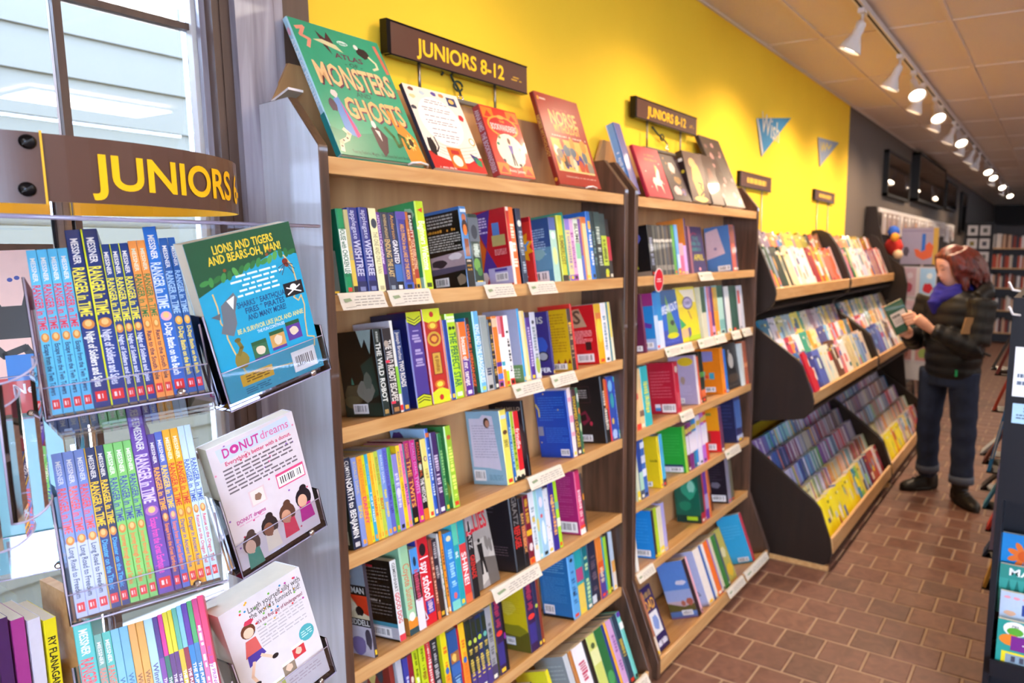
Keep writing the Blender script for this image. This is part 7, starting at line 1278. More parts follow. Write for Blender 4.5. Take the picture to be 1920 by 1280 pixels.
# ------------------------------------------------------------------ ceiling track with spot lamps
TRX = -0.885
track = thing('lighting_track', 'white ceiling track carrying the spot lamps', 'lighting track', Vector((TRX, 0, CEIL)))
boxobj('rail', (-0.017, -1.0, -0.034), (0.017, 15.2, -0.006), 'white_paint', track)
boxobj('conductor_slot', (-0.006, -1.0, -0.0352), (0.006, 15.2, -0.0338), 'black', track)
bulb = glow('lit_lamp_face', (1.0, 0.80, 0.58), 26.0)
LAMPS = [(1.6, 0), (2.65, 0), (3.56, 0), (4.47, 0), (4.9, 1), (5.28, 0), (5.8, 1), (6.14, 0), (6.92, 0), (7.2, 1), (7.77, 0), (8.57, 0), (9.2, 0), (9.95, 1), (10.75, 1), (11.55, 0), (12.4, 1), (13.6, 0), (14.35, 1)]
POWER_NEAR, POWER_FAR = 74.0, 36.0
for i, (y, k) in enumerate(LAMPS):
    aim = Vector((-0.42, -0.04, -1.0)).normalized() if k == 0 else Vector((0.32, -0.5, -0.8)).normalized()
    t = thing('spot_lamp', 'white track spot lamp, %s along the ceiling track' % ORD[i], 'spot lamp', Vector((TRX, y, CEIL - 0.0355)), 'white spot lamps on the ceiling track')
    mb = MB(); mb.box((-0.016, -0.03, -0.022), (0.016, 0.03, 0.0)); mb.tube([(0, 0, -0.02), (0, 0, -0.065)], 0.008, 8); mb.obj('adapter', 'white_paint', t)
    p0 = Vector((0, 0, -0.055))
    mb = MB(); mb.lathe([(0.020, 0.0), (0.024, 0.012), (0.024, 0.06), (0.03, 0.075), (0.048, 0.11), (0.056, 0.13), (0.056, 0.138), (0.05, 0.138), (0.046, 0.12)], 20, p0, aim); hs = mb.obj('housing', 'white_paint', t)
    mb = MB(); mb.lathe([(0.0465, 0.124), (0.03, 0.127), (0.002, 0.128)], 18, p0, aim); mb.obj('lens', bulb, hs)
    ld = bpy.data.lights.new('spot', 'SPOT'); ld.energy = 20.0 if y < 2 else 40.0 if y < 3 else POWER_NEAR if y < 6.5 else POWER_FAR; ld.color = WARM; ld.spot_size = math.radians(124); ld.spot_blend = 0.85; ld.shadow_soft_size = 0.045
    lo = bpy.data.objects.new('spot', ld); COL.objects.link(lo); lo.parent = t; lo.location = p0 + aim * 0.14; lo.rotation_euler = aim.to_track_quat('-Z', 'Y').to_euler()

# ------------------------------------------------------------------ card and toy display beyond the racks
cd = thing('card_display', 'dark display unit with a white hanging rail behind the reading woman', 'display unit', Vector((WALL, 6.62, 0)))
mb = MB(); mb.prism([(0.01, 0), (0.01, 2.03), (0.10, 2.03), (0.16, 1.75), (0.22, 1.6), (0.36, 1.5), (0.40, 1.35), (0.38, 0.9), (0.5, 0.0)], 0, 0.03); mb.obj('side_panel', 'black_lam', cd)
boxobj('back_panel', (0.01, 0.03, 0.1), (0.025, 5.2, 1.98), 'black_lam', cd)
boxobj('rail', (0.11, 0.03, 1.985), (0.13, 5.2, 2.02), 'white_paint', cd)
boxobj('ledge', (0.025, 0.9, 1.42), (0.34, 5.2, 1.44), 'black_lam', cd); boxobj('ledge', (0.025, 0.9, 0.9), (0.34, 5.2, 0.92), 'black_lam', cd)
r8 = random.Random(3)
for k in range(25):
    y = 6.72 + 0.2 * k; w = r8.uniform(0.11, 0.17); h = r8.uniform(0.14, 0.24)
    c = r8.choice(['c8c0b8', 'd8d0c8', 'b0a49c', 'ccc4c0', 'a89488'])
    mb = MB(); mb.box((-0.008, 0, -h), (0.008, w, 0), H(c)); p_ = Print(mb, lambda s, q, l: (0.0085 + l, s, q - h), w, h); p_.blob(0.5, 0.45, 0.3, 0.3, r8.choice(['8a6a78', 'b89a90', '6a7a88', 'c88a68', 'a8a0a8']), k); p_.rect(0.1, 0.8, 0.9, 0.92, 'e8e4e0')
    tag(mb.obj('hanging_pack', 'matte', None, Matrix.Translation((WALL + 0.125 + 0.014, y, 1.983))), 'pale carded pack, %s along the white hanging rail' % ORD[k], 'pack', 'packs hanging on the white rail')
# bright soft toy
toy = thing('soft_toy', 'red and blue soft toy hanging beside the letter poster', 'toy', Vector((-1.30, 6.75, 1.70)))
for nm, c, o, s in (('body', 'c0281c', (0, 0, -0.02), 0.085), ('head', '2a5ab8', (0.0, -0.03, 0.11), 0.055), ('arm', 'd8902c', (0.03, -0.12, 0.06), 0.04), ('foot', 'd8b890', (0.05, -0.05, -0.09), 0.045)):
    mb = MB(); mb.lathe([(0.01 * s, -s), (0.7 * s, -0.7 * s), (s, 0), (0.7 * s, 0.7 * s), (0.01 * s, s)], 14, o); mb.obj(nm, plain('plush_' + nm, c, 0.9), toy)
# revolving card rack with the letter poster
cr = thing('card_rack', 'revolving card rack topped by a grey letter poster behind the woman', 'card rack', Vector((-1.105, 6.98, 0)))
mb = MB(); mb.tube([(0, 0.1, 0.02), (0, 0.1, 1.80)], 0.02, 10); mb.obj('pole', 'chrome', cr)
mb = MB(); mb.lathe([(0.25, 0), (0.25, 0.02), (0.04, 0.04)], 20, (0, 0.1, 0)); mb.obj('base', 'black', cr)
def rackcard(x, z, w, h, art, nm='card'):
    mb = MB(); mb.box((x, 0.012, z), (x + w, 0.018, z + h), H('d8ccd0')); p_ = Print(mb, lambda s, q, l: (x + s, 0.012 - l, z + q), w, h); art(p_); return mb.obj(nm, 'matte', cr)
def d_j(p): p.rect(0, 0, 1, 1, 'a49aa8'); p.rect(0.86, 0, 1, 1, 'c8a048'); p.rect(0.56, 0.34, 0.66, 0.84, '2f6ab8'); p.poly([(0.36, 0.42), (0.42, 0.22), (0.62, 0.12), (0.84, 0.2), (0.88, 0.5), (0.76, 0.62), (0.66, 0.52), (0.66, 0.4), (0.56, 0.34), (0.46, 0.42)], 'd8643c'); p.blob(0.14, 0.35, 0.1, 0.16, '5a5058', 3); p.rect(0.02, 0.9, 0.84, 0.93, '8a8090')
rackcard(-0.175, 1.52, 0.32, 0.33, d_j, 'letter_poster')
for i, x in enumerate((-0.17, 0.0)):
    for j, z in enumerate((1.22, 0.92, 0.62)):
        k = i * 3 + j
        rackcard(x, z, 0.15, 0.28, lambda p, k=k: [p.rect(0.05, 0.05, 0.95, 0.95, ['c8a8b0', 'd8b8c0', 'b08078', 'a8d0e8', '78b8e0', 'c89088'][k]), p.blob(0.5, 0.3, 0.35, 0.2, ['a84a58', 'b86a78', '8a5a50', 'c83038', 'd87890', '9ab060'][k], k), p.blob(0.6, 0.7, 0.2, 0.12, ['d8ccd0', 'e0c8d0', 'c8a898', 'e8f0f0', 'd8ecf4', 'e0c0b0'][k], k + 9)])
boxobj('rack_back', (-0.165, 0.02, 0.45), (0.14, 0.03, 1.5), 'white_paint', cr)

# ------------------------------------------------------------------ far end of the shop
gr = thing('card_grid', 'black rack of square white cards deep in the shop', 'card rack', Vector((-1.10, 12.2, 0)))
boxobj('back_board', (-0.2, 0.03, 0.0), (0.2, 0.06, 2.08), 'black', gr)
for j in range(5):
    for i in range(2):
        x, z = -0.165 + 0.175 * i, 1.88 - 0.2 * j
        mb = MB(); mb.box((x, 0.01, z), (x + 0.14, 0.028, z + 0.15), H('c8beb4')); p_ = Print(mb, lambda s, q, l: (x + s, 0.01 - l, z + q), 0.14, 0.15); p_.rect(0.28, 0.28, 0.72, 0.72, ['3a3a38', '5a5a50', '7a6a30', '4a4a50'][(i + 2 * j) % 4]); mb.obj('card', 'matte', gr)
def far_case(x0, x1, y, label, seed):
    t = thing('bookcase', label, 'bookcase', Vector((x0, y, 0))); w = x1 - x0; rr = random.Random(seed)
    boxobj('back_panel', (0, 0.3, 0), (w, 0.32, 2.1), 'black_lam', t); boxobj('side_panel', (-0.02, 0, 0), (0, 0.32, 2.1), 'black_lam', t); boxobj('side_panel', (w, 0, 0), (w + 0.02, 0.32, 2.1), 'black_lam', t)
    mb = MB()
    for z in (0.2, 0.6, 1.0, 1.35, 1.7):
        boxobj('shelf', (0, 0.0, z - 0.02), (w, 0.3, z), 'maple', t); x = 0.01
        while x < w - 0.04:
            ww = rr.uniform(0.02, 0.05); h = rr.uniform(0.18, 0.25); c = rr.choice(['c8b8a0', 'd8ccc0', 'b84a30', '6a4a38', 'c8a080', 'e0d8d0', '8a3a2c', '3a3a40'])
            mb.box((x, 0.03, z), (x + ww * 0.95, 0.2, z + h), H(c)); x += ww
    o = mb.obj('far_books', 'matte', t); o['kind'] = 'stuff'
far_case(-1.15, -0.35, 14.3, 'dark bookcase of tiny books deep in the shop', 4)
far_case(-1.4, -0.9, 16.6, 'dark bookcase near the far wall', 5)
dr = thing('draped_counter', 'black draped counter at the far end of the shop', 'counter', Vector((-0.55, 15.6, 0)))
mb = MB(); n = 40; rg = []
for z in (0.0, 0.5, 1.0, 1.02):
    rg.append([Vector(((0.42 + (0.03 * math.sin(k * 1.9) if z < 1 else 0)) * (1 if abs(math.cos(6.283 * k / n)) > 0.7 else abs(math.cos(6.283 * k / n)) / 0.7) * (1 if math.cos(6.283 * k / n) > 0 else -1), 0.35 * max(-1, min(1, math.sin(6.283 * k / n) * 1.4)), z)) for k in range(n)])
mb.loft(rg); mb.obj('cloth', 'black', dr)
for k, (x, y, z, w, h, c, lab) in enumerate(((-0.75, 15.5, 1.03, 0.3, 0.22, 'a8a0a0', 'crumpled grey bag on the black draped counter'), (-0.35, 15.5, 1.03, 0.2, 0.3, 'c8b018', 'yellow box on the black draped counter'))):
    mb = MB(); rr = random.Random(k); mb.loft([[Vector((w * s * math.cos(6.283 * q / 10) * rr.uniform(0.8, 1), 0.12 * s * math.sin(6.283 * q / 10), hz * h)) for q in range(10)] for s, hz in ((0.5, 0), (0.55, 0.3), (0.45, 0.7), (0.2, 1))]); tag(mb.obj('bag' if k == 0 else 'box', plain('far_%d' % k, c, 0.6), None, Matrix.Translation((x, y, z))), lab, 'bag' if k == 0 else 'box')
sg = thing('wall_sign', 'yellow sign on the dark far wall', 'sign', Vector((-0.3, FAR - 0.03, 1.98))); boxobj('board', (-0.35, 0, 0), (0.35, 0.02, 0.26), 'signyel', sg)

# ------------------------------------------------------------------ dark display at the right edge of the picture
YE = 2.62
XL = at(1864, 1000, 'y', YE).x
ru = thing('display_stand', 'dark navy book display stand cut by the right edge', 'display stand', Vector((XL, YE, 0)))
boxobj('side_panel', (0, 0, 0), (0.02, 1.5, 1.5), 'navy_metal', ru); boxobj('side_panel', (0.6, 0, 0), (0.62, 1.5, 1.5), 'navy_metal', ru); boxobj('core', (0.02, 0.16, 0.0), (0.6, 1.5, 1.5), 'navy_metal', ru)
boxobj('upper_panel', (0.02, 0.0, 0.82), (0.6, 0.02, 1.5), 'navy_metal', ru); boxobj('tray', (0.02, -0.02, 0.20), (0.6, 0.16, 0.22), 'navy_metal', ru); boxobj('tray_lip', (0.02, -0.03, 0.20), (0.6, -0.02, 0.26), 'navy_metal', ru)
for y_, z_ in ((0.03, 0.30), (0.07, 0.39), (0.11, 0.48)): boxobj('step_wire', (0.02, y_ + 0.008, z_ - 0.03), (0.6, y_ + 0.012, z_ - 0.0), 'screw', ru)
def d_pbs(R): R.rect(0, 0, 1, 1, '2a9a90'); R.ell(0.25, 0.85, 0.17, 0.14, 'f0f0ec', 16); R.ell(0.25, 0.8, 0.12, 0.08, '5aa838', 14); R.text('PBS', 0.16, 0.88, 0.34, 0.92, '3a3a3a'); R.rect(0.46, 0.78, 1, 0.9, 'e8d020'); R.text('KIDS', 0.52, 0.81, 0.9, 0.87, 'd86a28'); R.ell(0.2, 0.63, 0.17, 0.11, 'e8862c', 16); R.rect(0.2, 0.44, 1, 0.72, '7a2a88'); R.text('ALL', 0.45, 0.6, 0.75, 0.69, 'f4f0f0'); R.text('THE', 0.32, 0.47, 0.75, 0.58, 'f4f0f0'); R.rect(0.08, 0.0, 1, 0.4, 'e8d828'); R.rect(0.14, 0.0, 1, 0.36, '8aa0b0'); R.blob(0.5, 0.1, 0.3, 0.1, '5a8a48', 3); [R.rect(0.22 + 0.12 * i, 0.22, 0.28 + 0.12 * i, 0.33, '4a4a58') for i in range(5)]
def d_lit(R): R.rect(0, 0, 1, 1, 'b8c8dc'); R.text('Little', 0.3, 0.6, 0.95, 0.8, '23408c'); R.text('S', 0.55, 0.44, 0.7, 0.56, '2a7a48'); [R.blob(0.1 + 0.13 * i, 0.9, 0.06, 0.03, 'e898a8', i) for i in range(6)]; R.blob(0.15, 0.6, 0.1, 0.06, 'd8a888', 4)
def d_made(R): R.rect(0, 0, 1, 1, '2f8a80'); R.rect(0, 0.3, 1, 0.72, '3a9a90'); R.text('MADE', 0.06, 0.8, 0.8, 0.94, 'f0f4f0'); [R.poly([(0.08 + 0.12 * i, 0.35), (0.14 + 0.12 * i, 0.72), (0.2 + 0.12 * i, 0.35)], '1f6a60') for i in range(5)]; R.rect(0.5, 0.3, 1, 0.55, 'e8ece8')
def d_flo2(R): R.rect(0, 0, 1, 1, '1f86cc'); [R.ell(0.35 + 0.17 * math.cos(k * 0.7), 0.6 + 0.17 * math.sin(k * 0.7), 0.1, 0.055, 'e8742c', 10, k * 0.7) for k in range(9)]; R.ell(0.38, 0.6, 0.14, 0.12, 'd85a20'); R.text('d', 0.7, 0.7, 0.85, 0.85, 'f0f0f0'); R.text('BRIGHT', 0.5, 0.3, 1, 0.4, '2a5a38')
for y_, zb, u, v, dco, col, lab in ((YE - 0.012, 0.221, 1872, 1158, d_pbs, '2a9a90', 'teal activity book, lowest on the dark stand at the right edge'), (YE + 0.032, 0.30, 1877, 1106, d_lit, 'b8c8dc', 'pale blue book second from the bottom on the dark stand'), (YE + 0.072, 0.39, 1876, 1057, d_made, '2f8a80', 'green book third from the bottom on the dark stand'), (YE + 0.112, 0.48, 1879, 997, d_flo2, '1f86cc', 'bright blue flower book, topmost in the lower dark stand')):
    p = at(u, v, 'y', y_); h = max(0.18, p.z - zb); w = 0.215; th = 0.012
    m = Matrix(((0, 1, 0, max(p.x, XL + 0.022)), (-1, 0, 0, y_ + th), (0, 0, 1, zb), (0, 0, 0, 1)))
    book(m, th, w, h, col, col, col, False, lambda S, L, R, dco=dco: dco(R), lab, 'book', 'books on the dark display stand')
def signcard(u0, v0, u1, v1, col, lab, txt=''):
    a, b = at(u0, v1, 'y', YE - 0.004), at(u1, v0, 'y', YE - 0.004); mb = MB(); mb.box((a.x, YE - 0.004, a.z), (b.x, YE - 0.0005, b.z), H(col)); p_ = Print(mb, lambda s, q, l: (a.x + s, YE - 0.004 - l, a.z + q), b.x - a.x, b.z - a.z)
    p_.blurb(0.1, 0.2, 0.9, 0.5, 2, '5a6a80', 3, 0.5)
    if txt: p_.text(txt, 0.1, 0.6, 0.7, 0.85, '2a3a50')
    tag(mb.obj('label_card', 'matte'), lab, 'label card')
signcard(1897, 655, 1980, 742, 'e4e8ec', 'white label card on the dark stand'); signcard(1896, 764, 1980, 792, 'a8cce8', 'light blue label card on the dark stand', 'Sci')
for k, (u, v) in enumerate(((1893, 590), (1893, 545))):
    p = at(u, v, 'y', YE); mb = MB(); mb.tube([(p.x + 0.03, YE, p.z), (p.x + 0.01, YE - 0.03, p.z + 0.005), (p.x, YE - 0.06, p.z + 0.03)], 0.004, 8); tag(mb.obj('hook', 'white_paint'), '%s white plastic hook on the dark stand' % ('lower' if k == 0 else 'upper'), 'hook')
# magazines in the sloping side pockets towards the aisle (feet out, heads in)
for k, (u0, u1, v0, v1, y_, c, lab) in enumerate(((1858, 1880, 600, 690, 3.50, '5a6468', 'dark grey booklet'), (1866, 1884, 618, 700, 3.42, '8a4a48', 'dusty red booklet'), (1860, 1882, 690, 768, 3.30, 'c8503c', 'orange red folder'), (1850, 1885, 766, 882, 2.98, '2f88c4', 'bright blue magazine'), (1842, 1866, 790, 866, 3.42, '6a3a30', 'brown booklet'), (1838, 1858, 800, 850, 3.62, 'a8b0b8', 'pale grey booklet'),
                                                     (1842, 1862, 885, 950, 3.40, '3a80a0', 'teal booklet'), (1838, 1852, 870, 915, 3.62, '3a3438', 'black booklet'), (1848, 1868, 945, 992, 3.20, 'c84038', 'small red folder'), (1858, 1878, 880, 1030, 2.86, 'a098b8', 'lavender booklet'), (1842, 1860, 1000, 1040, 3.30, '2a3a58', 'navy booklet'), (1842, 1858, 1044, 1100, 3.10, 'c89a40', 'amber envelope'))):
    a, b = at(u0, v1, 'y', y_), at(u1, v0, 'y', y_); xo = XL - 0.004
    x0_ = min(a.x, xo - 0.02); hh = b.z - a.z; th = 0.012
    mb = MB(); mb.prism([(x0_, a.z), (x0_ + th, a.z - 0.002), (xo, b.z - 0.002), (xo - th, b.z)], y_, y_ + 0.1, H(c))
    boxobj('aisle_pocket', (x0_ - 0.002 - XL, y_ - 0.004 - YE, a.z - 0.0075), (0.0, y_ + 0.104 - YE, a.z - 0.0025), 'screw', ru)
    if lab == 'bright blue magazine': mb.face([(x0_ + (xo - x0_) * 0.25 - 0.002, y_ - 0.0004, a.z + hh * 0.2), (x0_ + (xo - x0_) * 0.25 + 0.003, y_ - 0.0004, a.z + hh * 0.2), (x0_ + (xo - x0_) * 0.75 + 0.002, y_ - 0.0004, a.z + hh * 0.8), (x0_ + (xo - x0_) * 0.75 - 0.003, y_ - 0.0004, a.z + hh * 0.8)], H('d8e4ec'))
    tag(mb.obj('magazine', 'matte'), '%s in the aisle pockets of the dark stand' % lab, 'magazine', 'magazines in the aisle pockets')

# ------------------------------------------------------------------ the woman reading at the far rack
PB = Vector((-0.60, 5.10, 0.0)); A_ = Vector((-0.866, -0.5, 0)); B_ = Vector((0.5, -0.866, 0)); Zv = Vector((0, 0, 1))
def W(a, b, z): return A_ * a + B_ * b + Zv * z          # local to the person's root
person = thing('person', 'woman in a black puffer jacket and blue scarf reading a green book', 'person', PB)
def remesh(o, vox, smooth=4, fac=0.5):
    r = o.modifiers.new('remesh', 'REMESH'); r.mode = 'VOXEL'; r.voxel_size = vox; r.use_smooth_shade = True
    s = o.modifiers.new('smooth', 'SMOOTH'); s.iterations = smooth; s.factor = fac
TR = math.radians(24)
FD = A_ * math.cos(TR) + B_ * math.sin(TR); LD = -A_ * math.sin(TR) + B_ * math.cos(TR)
def ring(c, rx, ry, n=20, fd=None, ld=None, sq=1.0):
    fd = fd or FD; ld = ld or LD
    return [c + ld * (rx * math.copysign(abs(math.cos(q)) ** sq, math.cos(q))) + fd * (ry * math.copysign(abs(math.sin(q)) ** sq, math.sin(q))) for q in [6.2832 * k / n for k in range(n)]]
skin = plain('skin', 'd9a48c', 0.5, noise=0.04, scale=60); jacket_m = plain('black_puffer_nylon', '121317', 0.5, noise=0.1, scale=30, spec=0.4); denim = plain('dark_denim', '303b54', 0.85, noise=0.35, scale=14, spec=0.2); denim2 = plain('denim_cuff', '5a6478', 0.8, noise=0.15, scale=90); boot_m = plain('dark_boot_leather', '1c1a18', 0.45, noise=0.15); scarf_m = plain('blue_knit', '23208c', 0.9, noise=0.2, scale=120, bump=0.4)
hair_m = wood('auburn_hair', '2a0d0a', '7a2a1c', 0.45, (30, 30, 5), 3.0)
HEADC = W(0.015, 0.0, 1.545)
TH = math.radians(12); HF = A_ * math.cos(TH) + B_ * math.sin(TH); HL = -A_ * math.sin(TH) + B_ * math.cos(TH)
dn = math.radians(20); HFd = HF * math.cos(dn) - Zv * math.sin(dn); HU = Zv * math.cos(dn) + HF * math.sin(dn)
def hp(f, l, u): return HEADC + HFd * f + HL * l + HU * u
# body core: head, neck, trunk, arms and hands, legs as one surface
mb = MB()
prof = [(-0.118, 0.018, 0.030, 0.045), (-0.105, 0.036, 0.045, 0.032), (-0.085, 0.052, 0.062, 0.020), (-0.05, 0.064, 0.080, 0.008), (-0.015, 0.070, 0.088, 0.0), (0.02, 0.073, 0.093, -0.004), (0.06, 0.072, 0.092, -0.008), (0.09, 0.060, 0.078, -0.010), (0.11, 0.040, 0.052, -0.012), (0.118, 0.012, 0.016, -0.012)]
mb.loft([[hp(c + d * math.sin(q), w * math.cos(q), u) for q in [6.2832 * k / 22 for k in range(22)]] for u, w, d, c in prof])
mb.loft([[hp(0.083 + dd, 0.010 * ww * math.cos(q), u + 0.004 * math.sin(q)) if math.sin(q) < 0 else hp(0.083 + dd + 0.012 * ww * math.sin(q), 0.011 * ww * math.cos(q), u) for q in [6.2832 * k / 10 for k in range(10)]] for u, dd, ww in ((0.02, 0.0, 0.5), (0.0, 0.004, 0.7), (-0.02, 0.012, 1.0), (-0.032, 0.010, 1.2), (-0.04, 0.0, 0.9))])   # nose
for u, dd in ((-0.062, 0.0), (-0.073, -0.001)): mb.tube([hp(0.072 + dd, -0.02, u), hp(0.084 + dd, 0, u), hp(0.072 + dd, 0.02, u)], [0.004, 0.0065, 0.004], 8)   # lips
mb.tube([hp(0.055, 0, -0.108), hp(0.06, 0, -0.100)], [0.02, 0.022], 10)
for s in (-1, 1): mb.tube([hp(-0.005, s * 0.07, 0.02), hp(-0.018, s * 0.078, 0.0), hp(-0.012, s * 0.074, -0.03)], [0.012, 0.014, 0.008], 8); mb.tube([hp(0.066, s * 0.018, 0.028), hp(0.075, s * 0.032, 0.032), hp(0.058, s * 0.055, 0.024)], 0.008, 8)
mb.tube([W(-0.02, 0, 1.30), W(-0.03, 0, 1.42), HEADC - HU * 0.06 - HFd * 0.02], [0.075, 0.056, 0.055], 14)
mb.loft([ring(W(-0.03, 0.02, z), a, b) for z, a, b in ((0.80, 0.15, 0.11), (0.9, 0.15, 0.11), (1.02, 0.13, 0.10), (1.2, 0.16, 0.115), (1.32, 0.17, 0.10), (1.38, 0.10, 0.08))])
LS, LE, LW = W(-0.115, 0.185, 1.33), W(-0.075, 0.245, 1.035), W(0.185, 0.165, 1.150)
RS, RE, RWr = W(0.065, -0.165, 1.33), W(0.15, -0.17, 1.04), W(0.29, 0.02, 1.115)
mb.tube([LS, LE, LW], [0.05, 0.042, 0.028], 12); mb.tube([RS, RE, RWr], [0.05, 0.042, 0.028], 12)
HIPL, KNL, ANL = W(-0.075, 0.095, 0.86), W(-0.085, 0.14, 0.48), W(-0.085, 0.155, 0.10)
HIPR, KNR, ANR = W(0.045, -0.065, 0.86), W(0.055, -0.095, 0.48), W(0.025, -0.13, 0.10)
for h, k, n in ((HIPL, KNL, ANL), (HIPR, KNR, ANR)): mb.tube([h, h.lerp(k, 0.5), k, k.lerp(n, 0.35), n, n - Zv * 0.05], [0.08, 0.07, 0.052, 0.055, 0.038, 0.036], 14)
BKC = W(0.385, 0.135, 1.225); BU = (A_ * 0.45 + Zv * 0.88 - B_ * 0.10).normalized(); BR = (-A_ * 0.88 + Zv * 0.42 - B_ * 0.15).normalized(); BR = (BR - BU * BR.dot(BU)).normalized(); BN = BU.cross(BR) * -1
if BN.dot(B_) < 0: BN = -BN
def bp(r, u, n): return BKC + BR * r + BU * u + BN * n
# left hand: palm behind the lower right edge of the book, thumb in front
def hand(wr, palm, side):
    d = (palm - wr).normalized()
    mb.tube([wr, wr.lerp(palm, 0.5), palm], [0.027, 0.036, 0.036], 12)
hand(LW, bp(0.098, -0.055, 0.012), 1)
for k, (u, l) in enumerate(((-0.012, 0.95), (-0.034, 1.0), (-0.056, 0.95), (-0.076, 0.8))):
    mb.tube([bp(0.095, u - 0.012, 0.006), bp(0.072, u, 0.018), bp(0.05 - 0.01 * l, u + 0.006, 0.019), bp(0.028 - 0.016 * l, u + 0.010, 0.016)], [0.0125, 0.0105, 0.0095, 0.0075], 8)
mb.tube([bp(0.105, -0.04, 0.0), bp(0.088, -0.005, -0.022), bp(0.06, 0.012, -0.026)], [0.014, 0.011, 0.009], 8)
hand(RWr, bp(0.02, -0.125, -0.03), -1)
for k, x in enumerate((-0.03, -0.008, 0.014, 0.036)):
    mb.tube([bp(x + 0.006, -0.125, -0.03), bp(x, -0.102, -0.032), bp(x - 0.004, -0.075, -0.03), bp(x - 0.006, -0.055, -0.027)], [0.012, 0.0105, 0.0095, 0.008], 8)
mb.tube([bp(0.035, -0.125, -0.015), bp(0.03, -0.112, 0.016), bp(0.02, -0.085, 0.019)], [0.013, 0.011, 0.009], 8)
body = mb.obj('body', skin, person); remesh(body, 0.0055, 3)
# face details
for s in (-1, 1):
    mb = MB(); mb.tube([hp(0.0835, s * 0.018, 0.010), hp(0.0835, s * 0.030, 0.007), hp(0.075, s * 0.044, 0.010)], [0.0018, 0.0026, 0.0016], 6); mb.obj('eyelashes', boot_m, person)
    mb = MB(); mb.tube([hp(0.086, s * 0.016, 0.036), hp(0.085, s * 0.034, 0.040), hp(0.072, s * 0.05, 0.034)], [0.002, 0.003, 0.0015], 6); mb.obj('eyebrow', hair_m, person)
mb = MB(); mb.tube([hp(0.0775, -0.018, -0.0665), hp(0.0895, 0, -0.0665), hp(0.0775, 0.018, -0.0665)], [0.002, 0.0042, 0.002], 6); mb.obj('lips', plain('lip_colour', 'a85a54', 0.5), person)
# hair: cap and wavy locks
mb = MB(); rh = random.Random(12)
mb.loft([[hp(-0.018 + d * math.sin(q) * (1.0 if math.sin(q) < 0 else ff), w * math.cos(q), u) for q in [6.2832 * k / 20 for k in range(20)]] for u, w, d, ff in ((-0.10, 0.085, 0.10, 0.0), (-0.04, 0.092, 0.115, 0.1), (0.02, 0.092, 0.118, 0.35), (0.06, 0.088, 0.112, 0.82), (0.1, 0.07, 0.09, 1.0), (0.128, 0.04, 0.05, 1.0), (0.136, 0.01, 0.012, 1.0))])
for k in range(80):
    q = rh.uniform(math.radians(25), math.radians(335)); q += math.radians(90); rr_ = rh.uniform(0.9, 1.05)
    lx, fx = 0.09 * math.cos(q) * rr_, 0.105 * math.sin(q) * rr_ - 0.02
    if fx > 0.05: continue
    L_ = rh.uniform(0.20, 0.31); ph = rh.uniform(0, 6); pts = []
    for j in range(8):
        f = j / 7.0; wv = 0.02 * math.sin(ph + j * 1.5) * f; out = 1 + 0.5 * math.sin(2.2 * f)
        pts.append(hp(fx * out * (1 if fx < 0 else 0.8) - 0.05 * f + wv, lx * out + wv, 0.09 - L_ * f + 0.0))
    mb.tube(pts, [0.015, 0.019, 0.021, 0.021, 0.019, 0.016, 0.012, 0.005], 7)
hair = mb.obj('hair', hair_m, person); remesh(hair, 0.0075, 2, 0.4)
# jacket: quilted trunk and sleeves
mb = MB(); rg = []
for k in range(61):
    f = k / 60.0; z = 0.815 + 0.585 * f
    def lerp(tb): 
        for (z0, a0, b0), (z1, a1, b1) in zip(tb, tb[1:]):
            if z0 <= z <= z1: q = (z - z0) / (z1 - z0); return a0 + (a1 - a0) * q, b0 + (b1 - b0) * q
        return tb[-1][1:]
    a, b = lerp([(0.815, 0.165, 0.145), (0.86, 0.182, 0.160), (1.0, 0.19, 0.166), (1.15, 0.194, 0.162), (1.26, 0.205, 0.155), (1.33, 0.19, 0.135), (1.37, 0.145, 0.115), (1.402, 0.095, 0.092)])
    puff = 0.010 * abs(math.sin(math.pi * (z - 0.815) / 0.085)) - 0.006 if z < 1.36 else 0
    rg.append(ring(W(-0.035 + 0.012 * f, 0.02, z), a + puff, b + puff, 28))
mb.loft(rg)
def sleeve(pts, rads):
    P = []; Rr = []; n = 14
    for (p, q), (r0, r1) in zip(zip(pts, pts[1:]), zip(rads, rads[1:])):
        for k in range(n):
            f = k / n; P.append(p.lerp(q, f)); Rr.append(r0 + (r1 - r0) * f + 0.007 * abs(math.sin(math.pi * f * (p - q).length / 0.075)) - 0.003)
    P.append(pts[-1]); Rr.append(rads[-1] * 0.8); mb.tube(P, Rr, 18)
sleeve([LS + Zv * 0.01, LE, LW - (LW - LE).normalized() * 0.01], [0.092, 0.078, 0.05]); sleeve([RS + Zv * 0.01, RE, RWr - (RWr - RE).normalized() * 0.01], [0.092, 0.078, 0.05])
mb.tube([W(-0.10, -0.13, 1.37), W(-0.17, -0.02, 1.40), W(-0.19, 0.05, 1.40), W(-0.16, 0.13, 1.38), W(-0.09, 0.17, 1.35)], [0.05, 0.062, 0.066, 0.06, 0.045], 14)   # hood
jk = mb.obj('jacket', jacket_m, person); remesh(jk, 0.0085, 4, 0.5)
